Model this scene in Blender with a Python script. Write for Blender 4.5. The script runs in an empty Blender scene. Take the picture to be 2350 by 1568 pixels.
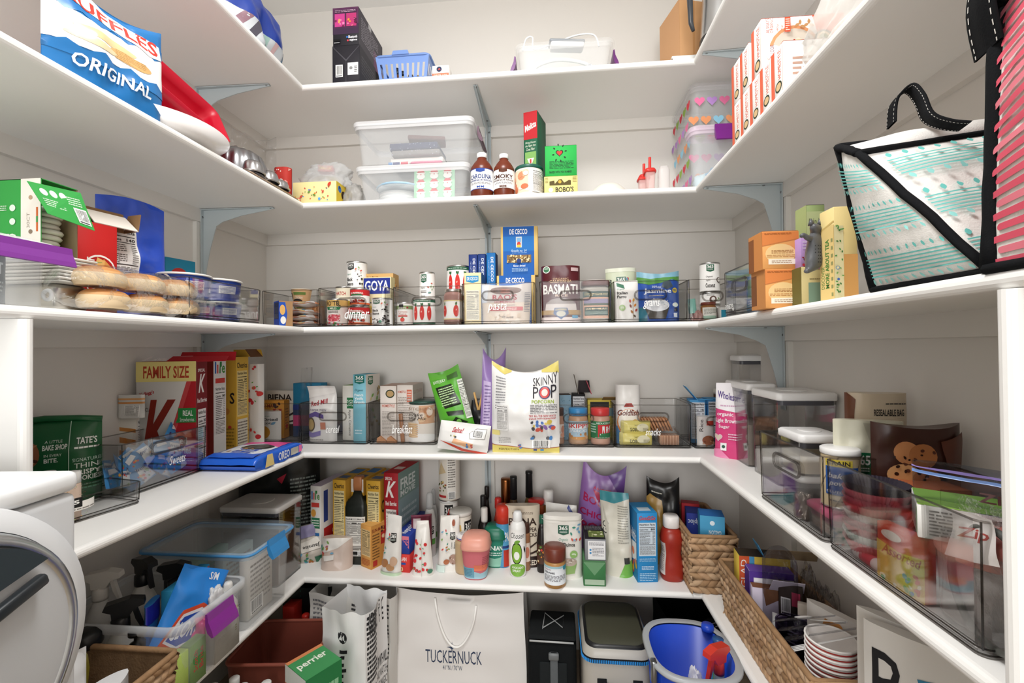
import bpy, bmesh, math, random
from mathutils import Vector, Matrix, noise
C = bpy.context.scene.collection
SC = bpy.context.scene
PI = math.pi
# ------------------------------------------------------------------ camera
FPX, YAW, PIT, ROL, CAMZ = 1027.46, -0.0932, 0.0107, -0.0099, 1.40
W0, H0 = 2350.0, 1568.0
_f = Vector((math.sin(YAW)*math.cos(PIT), math.cos(YAW)*math.cos(PIT), math.sin(PIT)))
_r0 = Vector((math.cos(YAW), -math.sin(YAW), 0)); _u0 = _r0.cross(_f)
CR = _r0*math.cos(ROL) + _u0*math.sin(ROL); CU = -_r0*math.sin(ROL) + _u0*math.cos(ROL); CF = _f
CAM = Vector((0, 0, CAMZ))
cam = bpy.data.objects.new('camera', bpy.data.cameras.new('camera')); C.objects.link(cam)
m = Matrix((CR, CU, -CF)).transposed().to_4x4(); m.translation = CAM
cam.matrix_world = m
cam.data.sensor_width = 36.0; cam.data.lens = FPX/W0*36.0; cam.data.clip_start = 0.02
SC.camera = cam
# ------------------------------------------------------------------ world, lamps, exposure
SC.view_settings.view_transform = 'Standard'; SC.view_settings.look = 'None'
SC.view_settings.gamma = 1.0; SC.view_settings.use_curve_mapping = False
SC.view_settings.exposure = -0.12
wd = bpy.data.worlds.new('world'); SC.world = wd; wd.use_nodes = True
wd.node_tree.nodes['Background'].inputs[0].default_value = (1.0, 0.995, 0.985, 1)
wd.node_tree.nodes['Background'].inputs[1].default_value = 0.42
def area_lamp(name, loc, size, power, color, rot=(0, 0, 0)):
    l = bpy.data.lights.new(name, 'AREA'); l.shape = 'DISK'; l.size = size; l.energy = power; l.color = color
    o = bpy.data.objects.new(name, l); o.location = loc; o.rotation_euler = rot; C.objects.link(o); return o
area_lamp('ceiling_lamp_light', (-0.22, 0.62, 3.02), 0.6, 34, (1.0, 0.995, 0.985))
area_lamp('doorway_fill_light', (-0.28, -3.4, 1.7), 2.4, 120, (1.0, 0.995, 0.985), (math.radians(90), 0, 0))  # unseen fill lamp, added to brighten the shelves in place of adjoining room light
SC.cycles.transparent_max_bounces = 40
SC.cycles.max_bounces = 10
SC.cycles.diffuse_bounces = 5
# ------------------------------------------------------------------ photo-to-room measuring helpers
def ray(px, py): return (CF + CR*((px-W0/2)/FPX) - CU*((py-H0/2)/FPX))
def onz(px, py, z): d = ray(px, py); return CAM + d*((z-CAMZ)/d.z)
def ony(px, py, y): d = ray(px, py); return CAM + d*(y/d.y)
def onx(px, py, x): d = ray(px, py); return CAM + d*(x/d.x)
def proj(P):
    d = Vector(P)-CAM; k = d.dot(CF); return (W0/2+FPX*d.dot(CR)/k, H0/2-FPX*d.dot(CU)/k)
# room measures
YB, YF = 2.095, 1.695           # back wall, front edge of the back shelves
XWL, XWR = -1.416, 0.8166       # side walls
XL, XR = -0.989, 0.5246         # front edges of the side shelves
TH = 0.024
ZB = {1: 2.4359, 2: 1.9601, 3: 1.4615, 4: 0.9624, 5: 0.4676, 0: -TH}
ZT = {k: v+TH for k, v in ZB.items()}
CEIL = 3.06
# ------------------------------------------------------------------ materials
_mats = {}
def lin(c): return c/12.92 if c <= .04045 else ((c+.055)/1.055)**2.4
def hexc(h): return tuple(lin(int(h[i:i+2], 16)/255) for i in (0, 2, 4)) + (1,)
def M(spec):
    if spec in _mats: return _mats[spec]
    h, _, k = spec.partition(':')
    m = bpy.data.materials.new({'': 'paper', 'g': 'film', 'm': 'metal', 'f': 'fabric', 'c': 'clear_plastic', 'x': 'frosted_plastic', 'w': 'wall_paint', 's': 'shelf_paint', 'v': 'weave', 'p': 'plastic', 'l': 'liquid', 'k': 'thin_film', 'q': 'cloudy_film'}[k]+'_'+h)
    m.use_nodes = True; nt = m.node_tree; N = nt.nodes; L = nt.links
    b = N['Principled BSDF']; out = N['Material Output']
    col = hexc(h); b.inputs['Base Color'].default_value = col
    def put(i, v): b.inputs[i].default_value = v
    def bump(scale, strength, dist=.002, kind='noise'):
        t = N.new('ShaderNodeTexNoise'); t.inputs['Scale'].default_value = scale; t.inputs['Detail'].default_value = 3
        tc = N.new('ShaderNodeTexCoord'); L.new(tc.outputs['Object'], t.inputs['Vector'])
        bp = N.new('ShaderNodeBump'); bp.inputs['Strength'].default_value = strength; bp.inputs['Distance'].default_value = dist
        L.new(t.outputs['Fac'], bp.inputs['Height']); L.new(bp.outputs['Normal'], b.inputs['Normal']); return t
    def vary(scale, amt):
        t = N.new('ShaderNodeTexNoise'); t.inputs['Scale'].default_value = scale; t.inputs['Detail'].default_value = 4
        tc = N.new('ShaderNodeTexCoord'); L.new(tc.outputs['Object'], t.inputs['Vector'])
        r = N.new('ShaderNodeMapRange'); r.inputs[3].default_value = 1-amt; r.inputs[4].default_value = 1+amt*.4
        L.new(t.outputs['Fac'], r.inputs[0]); mx = N.new('ShaderNodeMix'); mx.data_type = 'RGBA'; mx.blend_type = 'MULTIPLY'
        mx.inputs[0].default_value = 1; mx.inputs[6].default_value = col; L.new(r.outputs[0], mx.inputs[7]); L.new(mx.outputs[2], b.inputs['Base Color'])
    put('Roughness', .6); put('Specular IOR Level', .25)
    if k == 'g': put('Roughness', .3); put('Specular IOR Level', .5); bump(14, .35, .004)
    elif k == 'p': put('Roughness', .35); put('Specular IOR Level', .45)
    elif k == 'm': put('Metallic', 1); put('Roughness', .28)
    elif k == 'f': put('Roughness', .9); put('Specular IOR Level', .1); bump(420, .5, .001); vary(60, .12)
    elif k == 'w': put('Roughness', .75); bump(90, .12, .002)
    elif k == 's': put('Roughness', .38); put('Specular IOR Level', .35); bump(60, .08, .002)
    elif k == 'v': put('Roughness', .75); vary(35, .45); bump(160, .6, .002)
    elif k and k in 'ckxql':
        tr = N.new('ShaderNodeBsdfTransparent'); tr.inputs[0].default_value = col
        if k in 'ck':
            g = N.new('ShaderNodeBsdfGlossy'); g.inputs['Roughness'].default_value = .04 if k == 'c' else .12
            fr = N.new('ShaderNodeFresnel'); fr.inputs['IOR'].default_value = 1.38
            mu = N.new('ShaderNodeMath'); mu.operation = 'MULTIPLY'; mu.inputs[1].default_value = .55 if k == 'c' else .4; mu.use_clamp = True
            L.new(fr.outputs[0], mu.inputs[0])
            if k == 'k':
                t = N.new('ShaderNodeTexNoise'); t.inputs['Scale'].default_value = 26; t.inputs['Detail'].default_value = 5
                tc = N.new('ShaderNodeTexCoord'); L.new(tc.outputs['Object'], t.inputs['Vector'])
                bp = N.new('ShaderNodeBump'); bp.inputs['Strength'].default_value = 1; bp.inputs['Distance'].default_value = .012
                L.new(t.outputs['Fac'], bp.inputs['Height']); L.new(bp.outputs['Normal'], g.inputs['Normal']); L.new(bp.outputs['Normal'], fr.inputs['Normal'])
            mx = N.new('ShaderNodeMixShader'); L.new(mu.outputs[0], mx.inputs[0]); L.new(tr.outputs[0], mx.inputs[1]); L.new(g.outputs[0], mx.inputs[2])
        else:
            mx = N.new('ShaderNodeMixShader'); mx.inputs[0].default_value = {'x': .15, 'q': .5, 'l': .75}[k]
            tr.inputs[0].default_value = (1, 1, 1, 1) if k != 'l' else col
            put('Roughness', .3); L.new(tr.outputs[0], mx.inputs[1]); L.new(b.outputs[0], mx.inputs[2])
        L.new(mx.outputs[0], out.inputs[0])
    _mats[spec] = m
    return m
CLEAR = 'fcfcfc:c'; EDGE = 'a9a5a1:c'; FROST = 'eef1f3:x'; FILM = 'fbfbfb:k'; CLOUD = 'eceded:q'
# ------------------------------------------------------------------ mesh gathering
class MB:
    def __init__(s): s.v = []; s.f = []; s.m = []; s.sm = []
    def add(s, v, f, mat, smooth=False):
        o = len(s.v); s.v += [tuple(p) for p in v]; s.f += [[i+o for i in q] for q in f]; s.m += [mat]*len(f); s.sm += [smooth]*len(f)
        return s
    def obj(s, name, parent=None, label=None):
        me = bpy.data.meshes.new(name); me.from_pydata(s.v, [], s.f)
        names = []
        for q in s.m:
            if q not in names: names.append(q)
        for q in names: me.materials.append(M(q))
        ix = {q: i for i, q in enumerate(names)}
        me.polygons.foreach_set('material_index', [ix[q] for q in s.m]); me.polygons.foreach_set('use_smooth', s.sm)
        me.update(); o = bpy.data.objects.new(name, me); C.objects.link(o)
        if parent: o.parent = parent
        if label: o['label'] = label
        return o
    def box(s, x0, y0, z0, x1, y1, z1, mat):
        v = [(x, y, z) for z in (z0, z1) for y in (y0, y1) for x in (x0, x1)]
        return s.add(v, [(0, 2, 3, 1), (4, 5, 7, 6), (0, 1, 5, 4), (2, 6, 7, 3), (0, 4, 6, 2), (1, 3, 7, 5)], mat)
    def bbox(s, x0, y0, z0, x1, y1, z1, mat, b=.002, seg=2):
        bm = bmesh.new(); bmesh.ops.create_cube(bm, size=1)
        for w in bm.verts: w.co = Vector(((x0+x1)/2+w.co.x*(x1-x0), (y0+y1)/2+w.co.y*(y1-y0), (z0+z1)/2+w.co.z*(z1-z0)))
        bmesh.ops.bevel(bm, geom=bm.edges[:], offset=b, segments=seg, affect='EDGES', profile=.5)
        bm.verts.index_update(); s.add([w.co[:] for w in bm.verts], [[w.index for w in f.verts] for f in bm.faces], mat, True); bm.free(); return s
    def tube(s, pts, r, mat, n=8, closed=False, flat=1.0, cap=True):
        P = [Vector(p) for p in pts]; k = len(P); rings = []
        up = None
        for i in range(k):
            a = P[(i-1) % k] if (closed or i > 0) else P[0]; b = P[(i+1) % k] if (closed or i < k-1) else P[-1]
            t = (b-a).normalized()
            if up is None: up = Vector((0, 0, 1)) if abs(t.z) < .9 else Vector((1, 0, 0))
            u = (up-t*up.dot(t)).normalized(); up = u; w = t.cross(u)
            rr = r[i] if isinstance(r, (list, tuple)) else r
            rings.append([P[i]+u*math.cos(2*PI*j/n)*rr*flat+w*math.sin(2*PI*j/n)*rr for j in range(n)])
        v = [p for q in rings for p in q]; f = []
        for i in range(k if closed else k-1):
            for j in range(n):
                f.append((i*n+j, i*n+(j+1) % n, ((i+1) % k)*n+(j+1) % n, ((i+1) % k)*n+j))
        if not closed and cap: f += [tuple(range(n))[::-1], tuple((k-1)*n+j for j in range(n))]
        return s.add(v, f, mat, True)
    def lathe(s, prof, mat, n=28, sq=0, cx=0, cy=0, sy=1.0, cap=True, smooth=True):
        v = []; f = []
        for r, z in prof:
            for j in range(n):
                a = 2*PI*j/n; c, q = math.cos(a), math.sin(a)
                if sq: e = 2/(2+sq); c = math.copysign(abs(c)**e, c); q = math.copysign(abs(q)**e, q)
                v.append((cx+r*c, cy+r*q*sy, z))
        for i in range(len(prof)-1):
            for j in range(n): f.append((i*n+j, i*n+(j+1) % n, (i+1)*n+(j+1) % n, (i+1)*n+j))
        if cap:
            f.append(tuple(range(n))[::-1]); k = len(prof)-1; f.append(tuple(k*n+j for j in range(n)))
        return s.add(v, f, mat, smooth)
    def grid(s, fn, nu, nv, mat, smooth=True):
        v = [fn(i/nu, j/nv) for j in range(nv+1) for i in range(nu+1)]
        f = [(j*(nu+1)+i, j*(nu+1)+i+1, (j+1)*(nu+1)+i+1, (j+1)*(nu+1)+i) for j in range(nv) for i in range(nu)]
        return s.add(v, f, mat, smooth)
    def prism(s, poly, fn, t0, t1, mat):
        n = len(poly); v = [fn(p, t0) for p in poly]+[fn(p, t1) for p in poly]
        f = [tuple(range(n))[::-1], tuple(range(n, 2*n))]+[(i, (i+1) % n, n+(i+1) % n, n+i) for i in range(n)]
        return s.add(v, f, mat)
    def xf(s, mat4):
        s.v = [tuple(mat4 @ Vector(p)) for p in s.v]; return s
def tag(o, label, cat, group=None):
    o['label'] = label; o['category'] = cat
    if group: o['group'] = group
    return o
def thing(name, label, cat, loc=(0, 0, 0), rz=0, group=None, tilt=None):
    o = bpy.data.objects.new(name, None); o.empty_display_size = .05; C.objects.link(o)
    o.location = loc; o.rotation_euler = (tilt[0] if tilt else 0, tilt[1] if tilt else 0, rz)
    if tilt: o.rotation_mode = 'XYZ'
    return tag(o, label, cat, group)
def struct(name, mb):
    o = mb.obj(name); o['kind'] = 'structure'; return o
# ------------------------------------------------------------------ lettering and printed decoration
_tc = {}
def text_mesh(t, bold=False, ital=False):
    k = (t, bold, ital)
    if k not in _tc:
        cu = bpy.data.curves.new('t', 'FONT'); cu.body = t; cu.size = 1; cu.resolution_u = 2
        if bold: cu.offset = .022
        if ital: cu.shear = .32
        o = bpy.data.objects.new('t', cu); C.objects.link(o)
        me = o.evaluated_get(bpy.context.evaluated_depsgraph_get()).to_mesh()
        v = [(p.co.x, p.co.y) for p in me.vertices]; f = [list(p.vertices) for p in me.polygons]
        o.to_mesh_clear(); bpy.data.objects.remove(o); bpy.data.curves.remove(cu)
        if v:
            x0 = min(p[0] for p in v); x1 = max(p[0] for p in v); y0 = min(p[1] for p in v); y1 = max(p[1] for p in v)
            v = [((p[0]-x0)/max(1e-6, x1-x0), (p[1]-y0)/max(1e-6, y1-y0)) for p in v]
        _tc[k] = (v, f)
    return _tc[k]
def heart_poly(cx, cy, r):
    o = []
    for i in range(20):
        a = 2*PI*i/20; o.append((cx+r*math.sin(a)**3, cy+r*(.8125*math.cos(a)-.3125*math.cos(2*a)-.125*math.cos(3*a)-.0625*math.cos(4*a))))
    return o
def ell_poly(cx, cy, rx, ry, n=20, rot=0):
    c, s = math.cos(rot), math.sin(rot)
    return [(cx+rx*math.cos(2*PI*i/n)*c-ry*math.sin(2*PI*i/n)*s, cy+rx*math.cos(2*PI*i/n)*s+ry*math.sin(2*PI*i/n)*c) for i in range(n)]
def leaf_poly(cx, cy, l, w, rot):
    c, s = math.cos(rot), math.sin(rot); o = []
    for i in range(7): t = i/6; o.append((l*(t-.5), w*math.sin(PI*t)**.8))
    for i in range(1, 6): t = 1-i/6; o.append((l*(t-.5), -w*math.sin(PI*t)**.8))
    return [(cx+x*c-y*s, cy+x*s+y*c) for x, y in o]
def expand(decor, W, H, rnd):
    """decor items -> list of (polygons as (verts2d, faces), colour) in metres on the face"""
    out = []
    def R(u0, v0, u1, v1, c): out.append(([(u0*W, v0*H), (u1*W, v0*H), (u1*W, v1*H), (u0*W, v1*H)], [[0, 1, 2, 3]], c))
    def T(t, u0, v0, u1, v1, c, o=''):
        v, f = text_mesh(t, 'b' in o, 'i' in o)
        x0, y0, dx, dy = u0*W, v0*H, (u1-u0)*W, (v1-v0)*H
        if 'v' in o: w = [(x0+(1-y)*dx, y0+x*dy) for x, y in v]
        elif 'V' in o: w = [(x0+y*dx, y0+(1-x)*dy) for x, y in v]
        elif 'u' in o: w = [(x0+(1-x)*dx, y0+(1-y)*dy) for x, y in v]
        elif 'm' in o: w = [(x0+(1-x)*dx, y0+y*dy) for x, y in v]; f = [q[::-1] for q in f]
        elif 'a' in o:   # arched
            w = [(x0+x*dx, y0+y*dy*.7+dy*.45*math.sin(PI*x)-dy*.1) for x, y in v]
        elif 'd' in o:   # slanting down to the right
            w = [(x0+x*dx, y0+y*dy*.6+dy*.4*(1-x)) for x, y in v]
        elif 'e' in o:   # slanting up to the right
            w = [(x0+x*dx, y0+y*dy*.6+dy*.4*x) for x, y in v]
        else: w = [(x0+x*dx, y0+y*dy) for x, y in v]
        out.append((w, f, c))
    def PL(p, c): out.append((p, [list(range(len(p)))], c))
    def lines(u0, v0, u1, v1, n, c, fill=.45):
        vs = []; fs = []; h = (v1-v0)/n
        for i in range(n):
            y0 = v1-(i+.5+fill/2)*h; y1 = y0+h*fill; x = u0; end = u1 if i % 5 != 4 else u0+(u1-u0)*rnd.uniform(.4, .9)
            while x < end-1e-4:
                x2 = min(end, x+(u1-u0)*rnd.uniform(.06, .2)); k = len(vs)
                vs += [(x*W, y0*H), (x2*W, y0*H), (x2*W, y1*H), (x*W, y1*H)]; fs.append([k, k+1, k+2, k+3]); x = x2+(u1-u0)*.025
        out.append((vs, fs, c))
    for d in decor:
        k = d[0]
        if k == 'r': R(*d[1:])
        elif k == 't': T(*d[1:])
        elif k == 'o': PL(ell_poly(d[1]*W, d[2]*H, d[3]*W, d[4]*H), d[5])
        elif k == 'c': PL(ell_poly(d[1]*W, d[2]*H, d[3]*W, d[3]*W), d[4])
        elif k == 'p': PL([(a*W, b*H) for a, b in d[1]], d[2])
        elif k == 'l': lines(*d[1:])
        elif k == 'leaf': PL(leaf_poly(d[1]*W, d[2]*H, d[3]*W, d[3]*W*.26, math.radians(d[4])), d[5])
        elif k == 'cap':
            a, v, b, hv = d[1]*W, d[2]*H, d[3]*W, d[4]*H; PL([(b-hv+hv*math.cos(q), v+hv*math.sin(q)) for q in [-PI/2+PI*i/6 for i in range(7)]]+[(a+hv-hv*math.cos(q), v-hv*math.sin(q)) for q in [-PI/2+PI*i/6 for i in range(7)]], d[5])
        elif k == 'h': PL(heart_poly(d[1]*W, d[2]*H, d[3]*W), d[4])
        elif k == 'n':
            u0, v0, u1, v1 = d[1:5]; bg = d[5] if len(d) > 5 else 'f4f2ee'; ink = '26221f'
            R(u0, v0, u1, v1, bg); du, dv = u1-u0, v1-v0
            T('Nutrition Facts', u0+du*.05, v0+dv*.915, u0+du*.95, v0+dv*.975, ink, 'b')
            R(u0+du*.05, v0+dv*.855, u0+du*.95, v0+dv*.87, ink); T('Calories', u0+du*.05, v0+dv*.775, u0+du*.55, v0+dv*.82, ink, 'b')
            T(d[6] if len(d) > 6 else '140', u0+du*.7, v0+dv*.77, u0+du*.95, v0+dv*.83, ink, 'b'); R(u0+du*.05, v0+dv*.74, u0+du*.95, v0+dv*.752, ink)
            lines(u0+du*.05, v0+dv*.36, u0+du*.66, v0+dv*.72, 10, '55504b', .35); lines(u0+du*.8, v0+dv*.36, u0+du*.95, v0+dv*.72, 10, '55504b', .35)
            R(u0+du*.05, v0+dv*.335, u0+du*.95, v0+dv*.35, ink); lines(u0+du*.05, v0+dv*.04, u0+du*.95, v0+dv*.31, 9, '77726c', .35)
        elif k == 'bc':
            u0, v0, u1, v1 = d[1:5]; R(u0, v0, u1, v1, 'f5f5f3'); x = u0+(u1-u0)*.08; vs = []; fs = []
            while x < u1-(u1-u0)*.1:
                w = (u1-u0)*rnd.choice((.012, .02, .035)); j = len(vs); vs += [(x*W, (v0+(v1-v0)*.2)*H), ((x+w)*W, (v0+(v1-v0)*.2)*H), ((x+w)*W, (v0+(v1-v0)*.92)*H), (x*W, (v0+(v1-v0)*.92)*H)]; fs.append([j, j+1, j+2, j+3]); x += w+(u1-u0)*rnd.choice((.015, .03))
            out.append((vs, fs, '1d1b1a')); lines(u0+(u1-u0)*.1, v0+(v1-v0)*.03, u1-(u1-u0)*.1, v0+(v1-v0)*.16, 1, '333333', .7)
        elif k == '365':
            u0, v0, u1, v1 = d[1:5]; bg = d[5] if len(d) > 5 else '14543f'; R(u0, v0+(v1-v0)*.15, u1, v1, bg)
            PL([(u0*W, (v0+(v1-v0)*.16)*H), (((u0+u1)/2)*W, v0*H), (u1*W, (v0+(v1-v0)*.16)*H)], bg)
            T('365', u0+(u1-u0)*.1, v0+(v1-v0)*.5, u1-(u1-u0)*.1, v1-(v1-v0)*.1, 'f4f3ee', 'b'); lines(u0+(u1-u0)*.15, v0+(v1-v0)*.22, u1-(u1-u0)*.15, v0+(v1-v0)*.42, 2, 'cfd8d0', .5)
        elif k == 'sprig':   # coloured leaf sprays
            u0, v0, u1, v1, n = d[1:6]; pal = d[6] if len(d) > 6 else ('c9413f', '7fa65a', '6d9fbd', 'd9a13c', '3f8f7c')
            for i in range(n): PL(leaf_poly(rnd.uniform(u0, u1)*W, rnd.uniform(v0, v1)*H, W*d[7] if len(d) > 7 else W*.11, (W*d[7] if len(d) > 7 else W*.11)*.26, rnd.uniform(0, PI)), pal[i % len(pal)])
        elif k == 'dots':    # scattered small shapes
            u0, v0, u1, v1, n, ru, pal = d[1:8]
            for i in range(n):
                q = ru*rnd.uniform(.6, 1.2); PL(ell_poly(rnd.uniform(u0, u1)*W, rnd.uniform(v0, v1)*H, q*W, q*W*rnd.uniform(.55, 1), 9, rnd.uniform(0, 3)), pal[i % len(pal)])
    return out
def paint(mb, S, W, H, decor, step=None, seed=1, o0=.0003, do=.00012):
    """S(u, v, off) -> point; curved surfaces give step=(du, dv) in face units so that shapes follow the surface"""
    rnd = random.Random(seed); off = o0
    for vs, fs, c in expand(decor, W, H, rnd):
        if step:
            x0 = min(p[0] for p in vs); x1 = max(p[0] for p in vs); y0 = min(p[1] for p in vs); y1 = max(p[1] for p in vs)
            sx, sy = step[0]*W, step[1]*H
            cx = [i*sx for i in range(math.ceil(x0/sx), math.floor(x1/sx)+1)]; cy = [i*sy for i in range(math.ceil(y0/sy), math.floor(y1/sy)+1)]
            if cx or cy:
                bm = bmesh.new(); bv = [bm.verts.new((p[0], p[1], 0)) for p in vs]
                for q in fs:
                    try: bm.faces.new([bv[i] for i in q])
                    except ValueError: pass
                for x in cx: bmesh.ops.bisect_plane(bm, geom=bm.verts[:]+bm.edges[:]+bm.faces[:], plane_co=(x, 0, 0), plane_no=(1, 0, 0))
                for y in cy: bmesh.ops.bisect_plane(bm, geom=bm.verts[:]+bm.edges[:]+bm.faces[:], plane_co=(0, y, 0), plane_no=(0, 1, 0))
                bm.verts.index_update(); vs = [(w.co.x, w.co.y) for w in bm.verts]; fs = [[w.index for w in q.verts] for q in bm.faces]; bm.free()
        mb.add([S(p[0]/W, p[1]/H, off) for p in vs], fs, c, bool(step)); off += do
# ------------------------------------------------------------------ the room shell
WALL = 'e0dcd6:w'; WHITE = 'f3f2ef:s'
YN = -1.6
t = .1
struct('wall_back', MB().box(XWL-t, YB, -t, XWR+t, YB+t, CEIL+t, WALL))
struct('wall_left', MB().box(XWL-t, YN, -t, XWL, YB, CEIL+t, WALL))
struct('wall_right', MB().box(XWR, YN, -t, XWR+t, YB, CEIL+t, WALL))
struct('ceiling', MB().box(XWL, YN, CEIL, XWR, YB, CEIL+t, 'f4f3f0:w'))
fl = MB(); pl = random.Random(4)
fl.box(XWL, YN, -t, XWR, YB, -.002, '8c7a68')
x = XWL
while x < XWR-.01:
    w = min(.13, XWR-x); y = YN
    while y < YB:
        l = min(YB-y, pl.uniform(.6, 1.3)); fl.box(x+.001, y+.001, -.002, x+w-.001, y+l-.001, 0, pl.choice(('a8967f:p', '9f8c75:p', 'b19f89:p'))); y += l
    x += .13
struct('floor', fl)
# lamp on the ceiling that gives the room its light
lt = thing('ceiling_lamp', 'round white flush ceiling lamp above the aisle', 'lamp', (-0.22, .55, CEIL))
MB().lathe([(.33, -.03), (.33, 0)], 'e8e8e6:p', 40).obj('base', lt)
MB().lathe([(.05, -.026), (.2, -.029), (.31, -.03), (.325, -.025)], 'ffffff:p', 40, cap=False).obj('trim_ring', lt)
# U-shaped shelves with a rounded front edge
YE = .10
def shelf(k, label, yl, yr):
    z0, z1 = ZB[k], ZT[k]; r = TH/2; n = 8
    # cross-section from the top back edge round the nosing to the bottom back edge, swept along the inner front edge
    path = [((XL, yl), (-1, 0)), ((XL, YF), (-1, 1)), ((XR, YF), (1, 1)), ((XR, yr), (1, 0))]
    mb = MB()
    prof = [(None, z1)]+[(r-r*math.sin(PI*j/n), z1-r+r*math.cos(PI*j/n)) for j in range(n+1)]+[(None, z0)]
    rows = []
    for (px, py), (sx, sy) in path:
        row = []
        for off, z in prof:
            if off is None:
                bx = (XWL if sx < 0 else XWR); by = py if sy == 0 else YB; row.append((bx, by, z))
            else: row.append((px+sx*off, py+(sy*off if sy else 0), z))
        rows.append(row)
    v = [p for q in rows for p in q]; k2 = len(prof); f = []
    for i in range(3):
        for j in range(k2-1): f.append((i*k2+j, i*k2+j+1, (i+1)*k2+j+1, (i+1)*k2+j))
    f.append([j for j in range(k2)]); f.append([3*k2+j for j in range(k2)][::-1])
    mb.add(v, f, WHITE, False)
    rt = thing('shelf', label, 'shelf', (0, 0, 0)); mb.obj('shelf_board', rt)
    return rt
NTH = {1: 'top', 2: 'second', 3: 'middle', 4: 'fourth', 5: 'lowest'}
shelf(1, 'white U-shaped wall shelf at the top, just under the bright upper wall', YE, YE)
shelf(2, 'white U-shaped wall shelf second from the top, holding the latch totes and sauce bottles', YE, YE)
shelf(3, 'white U-shaped wall shelf at mid height, holding canned goods and quilted bags', YE, YE)
shelf(4, 'white U-shaped wall shelf fourth from the top, holding cereal boxes and popcorn', .775, .59)
shelf(5, 'white U-shaped wall shelf lowest of the five, holding bottles and woven baskets', .775, YE)
# wooden cleats under the shelves on the walls
n = 0
for k in range(1, 6):
    h = .052
    mb = MB(); mb.box(XWL, YB-.019, ZB[k]-h, XWR, YB, ZB[k], WALL); mb.box(XWL, YE, ZB[k]-h, XWL+.019, YB-.019, ZB[k], WALL); mb.box(XWR-.019, YE, ZB[k]-h, XWR, YB-.019, ZB[k], WALL)
    n += 1; struct('trim_%d' % n, mb)
# upright gable panels that carry the shelves near the doorway
def gable(px0, px1, X, XW, name, label):
    y1 = onx(px0, 900, X).y; y0 = onx(px1, 900, X).y
    a, b = sorted((y0, y1)); r = (b-a)/2; s = 1 if XW < X else -1
    poly = [(XW, a), (X-s*r, a)]+[(X-s*r+s*r*math.cos(q), (a+b)/2+r*math.sin(q)) for q in [(-PI/2+PI*i/8) for i in range(1, 8)]]+[(X-s*r, b), (XW, b)]
    mb = MB(); mb.prism(poly, lambda p, z: (p[0], p[1], z), 0, ZB[3]-.0005, WHITE)
    o = mb.obj(name); o['kind'] = 'structure'; return o
gable(84, 52, XL+.004, XWL, 'trim_6', '')
gable(2279, 2326, XR-.004, XWR, 'trim_7', '')
# wall studs behind the brackets and the bent steel shelf brackets
GAL = 'b9c3c6:p'
def bracket(loc, rz, k, label, arm=.29, leg=.27):
    """origin on the wall right under the shelf; local -y points away from the wall"""
    t = thing('shelf_bracket', label, 'bracket', (loc[0], loc[1], ZB[k]-.0015), rz, 'steel shelf brackets')
    b = MB(); w = .014
    # curved web: outline in (d, z)
    out = [(0, 0), (arm, 0), (arm, -.006), (arm*.55, -.028), (.085, -.05), (.058, -.066), (.05, -.09), (.03, -leg*.6), (.008, -leg), (0, -leg)]
    b.prism(out, lambda p, x: (x, -p[0], p[1]), -.0018, .0018, GAL); b.obj('web', t)
    f = MB(); f.prism([(-w*.6, 0), (w*.6, 0), (w*1.3, -1), (-w*1.3, -1)], lambda p, z: (p[0], -(arm+p[1]*(arm-.002)), z), -.003, -.0005, GAL); f.obj('arm_flange', t)
    f = MB(); f.box(-w, -.0035, -leg-.02, w, -.0005, 0, GAL); f.obj('wall_flange', t)
    for q in ((0, -arm+.012, -.0032, 0), (.007, -.06, -.0032, 0), (-.007, -.004, -.03, 1), (.007, -.004, -.03, 1)):
        s = MB()
        if q[3]: s.lathe([(.0001, 0), (.0042, .0006), (.0048, .0022)], '8d8f90:m', 10); s.xf(Matrix.Translation((q[0], q[1]-.001, q[2])) @ Matrix.Rotation(-PI/2, 4, 'X'))
        else: s.lathe([(.0048, 0), (.0042, -.0018), (.0001, -.0024)], '8d8f90:m', 10); s.xf(Matrix.Translation(q[:3]))
        s.obj('screw', t)
    return t
PLACE = {1: 'under the top shelf', 2: 'under the second shelf', 3: 'under the middle shelf', 4: 'under the fourth shelf'}
for k, py in ((1, 330), (2, 540), (3, 790), (4, 1090)):
    p = ony(1120, py, YB-.019); bracket((p.x, YB-.019), 0, k, 'grey steel bracket '+PLACE[k]+' on the back wall', .34)
for k, px, py in ((1, 455, 215), (2, 466, 490), (3, 468, 775)):
    p = onx(px, py, XWL+.019); bracket((XWL+.019, p.y), PI/2, k, 'grey steel bracket '+PLACE[k]+' on the wall beside the washer side', .30)
for k, px, py in ((1, 1790, 140), (2, 1792, 440), (3, 1796, 760)):
    p = onx(px, py, XWR-.019); bracket((XWR-.019, p.y), -PI/2, k, 'grey steel bracket '+PLACE[k]+' on the wall by the quilted bags', .26)
for n, (x, y, a) in enumerate(((ony(1119, 800, YB).x, YB, 0), (XWL, onx(467, 700, XWL+.02).y, 1), (XWR, onx(1793, 600, XWR-.02).y, 2))):
    mb = MB()
    for k in range(1, 5):
        z0, z1 = ZT[k+1], ZB[k]-.053
        if a == 0: mb.box(x-.03, y-.017, z0, x+.03, y, z1, 'dcdad4:w')
        elif a == 1: mb.box(x, y-.03, z0, x+.017, y+.03, z1, 'dcdad4:w')
        else: mb.box(x-.017, y-.03, z0, x, y+.03, z1, 'dcdad4:w')
    struct('trim_%d' % (8+n), mb)
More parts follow.
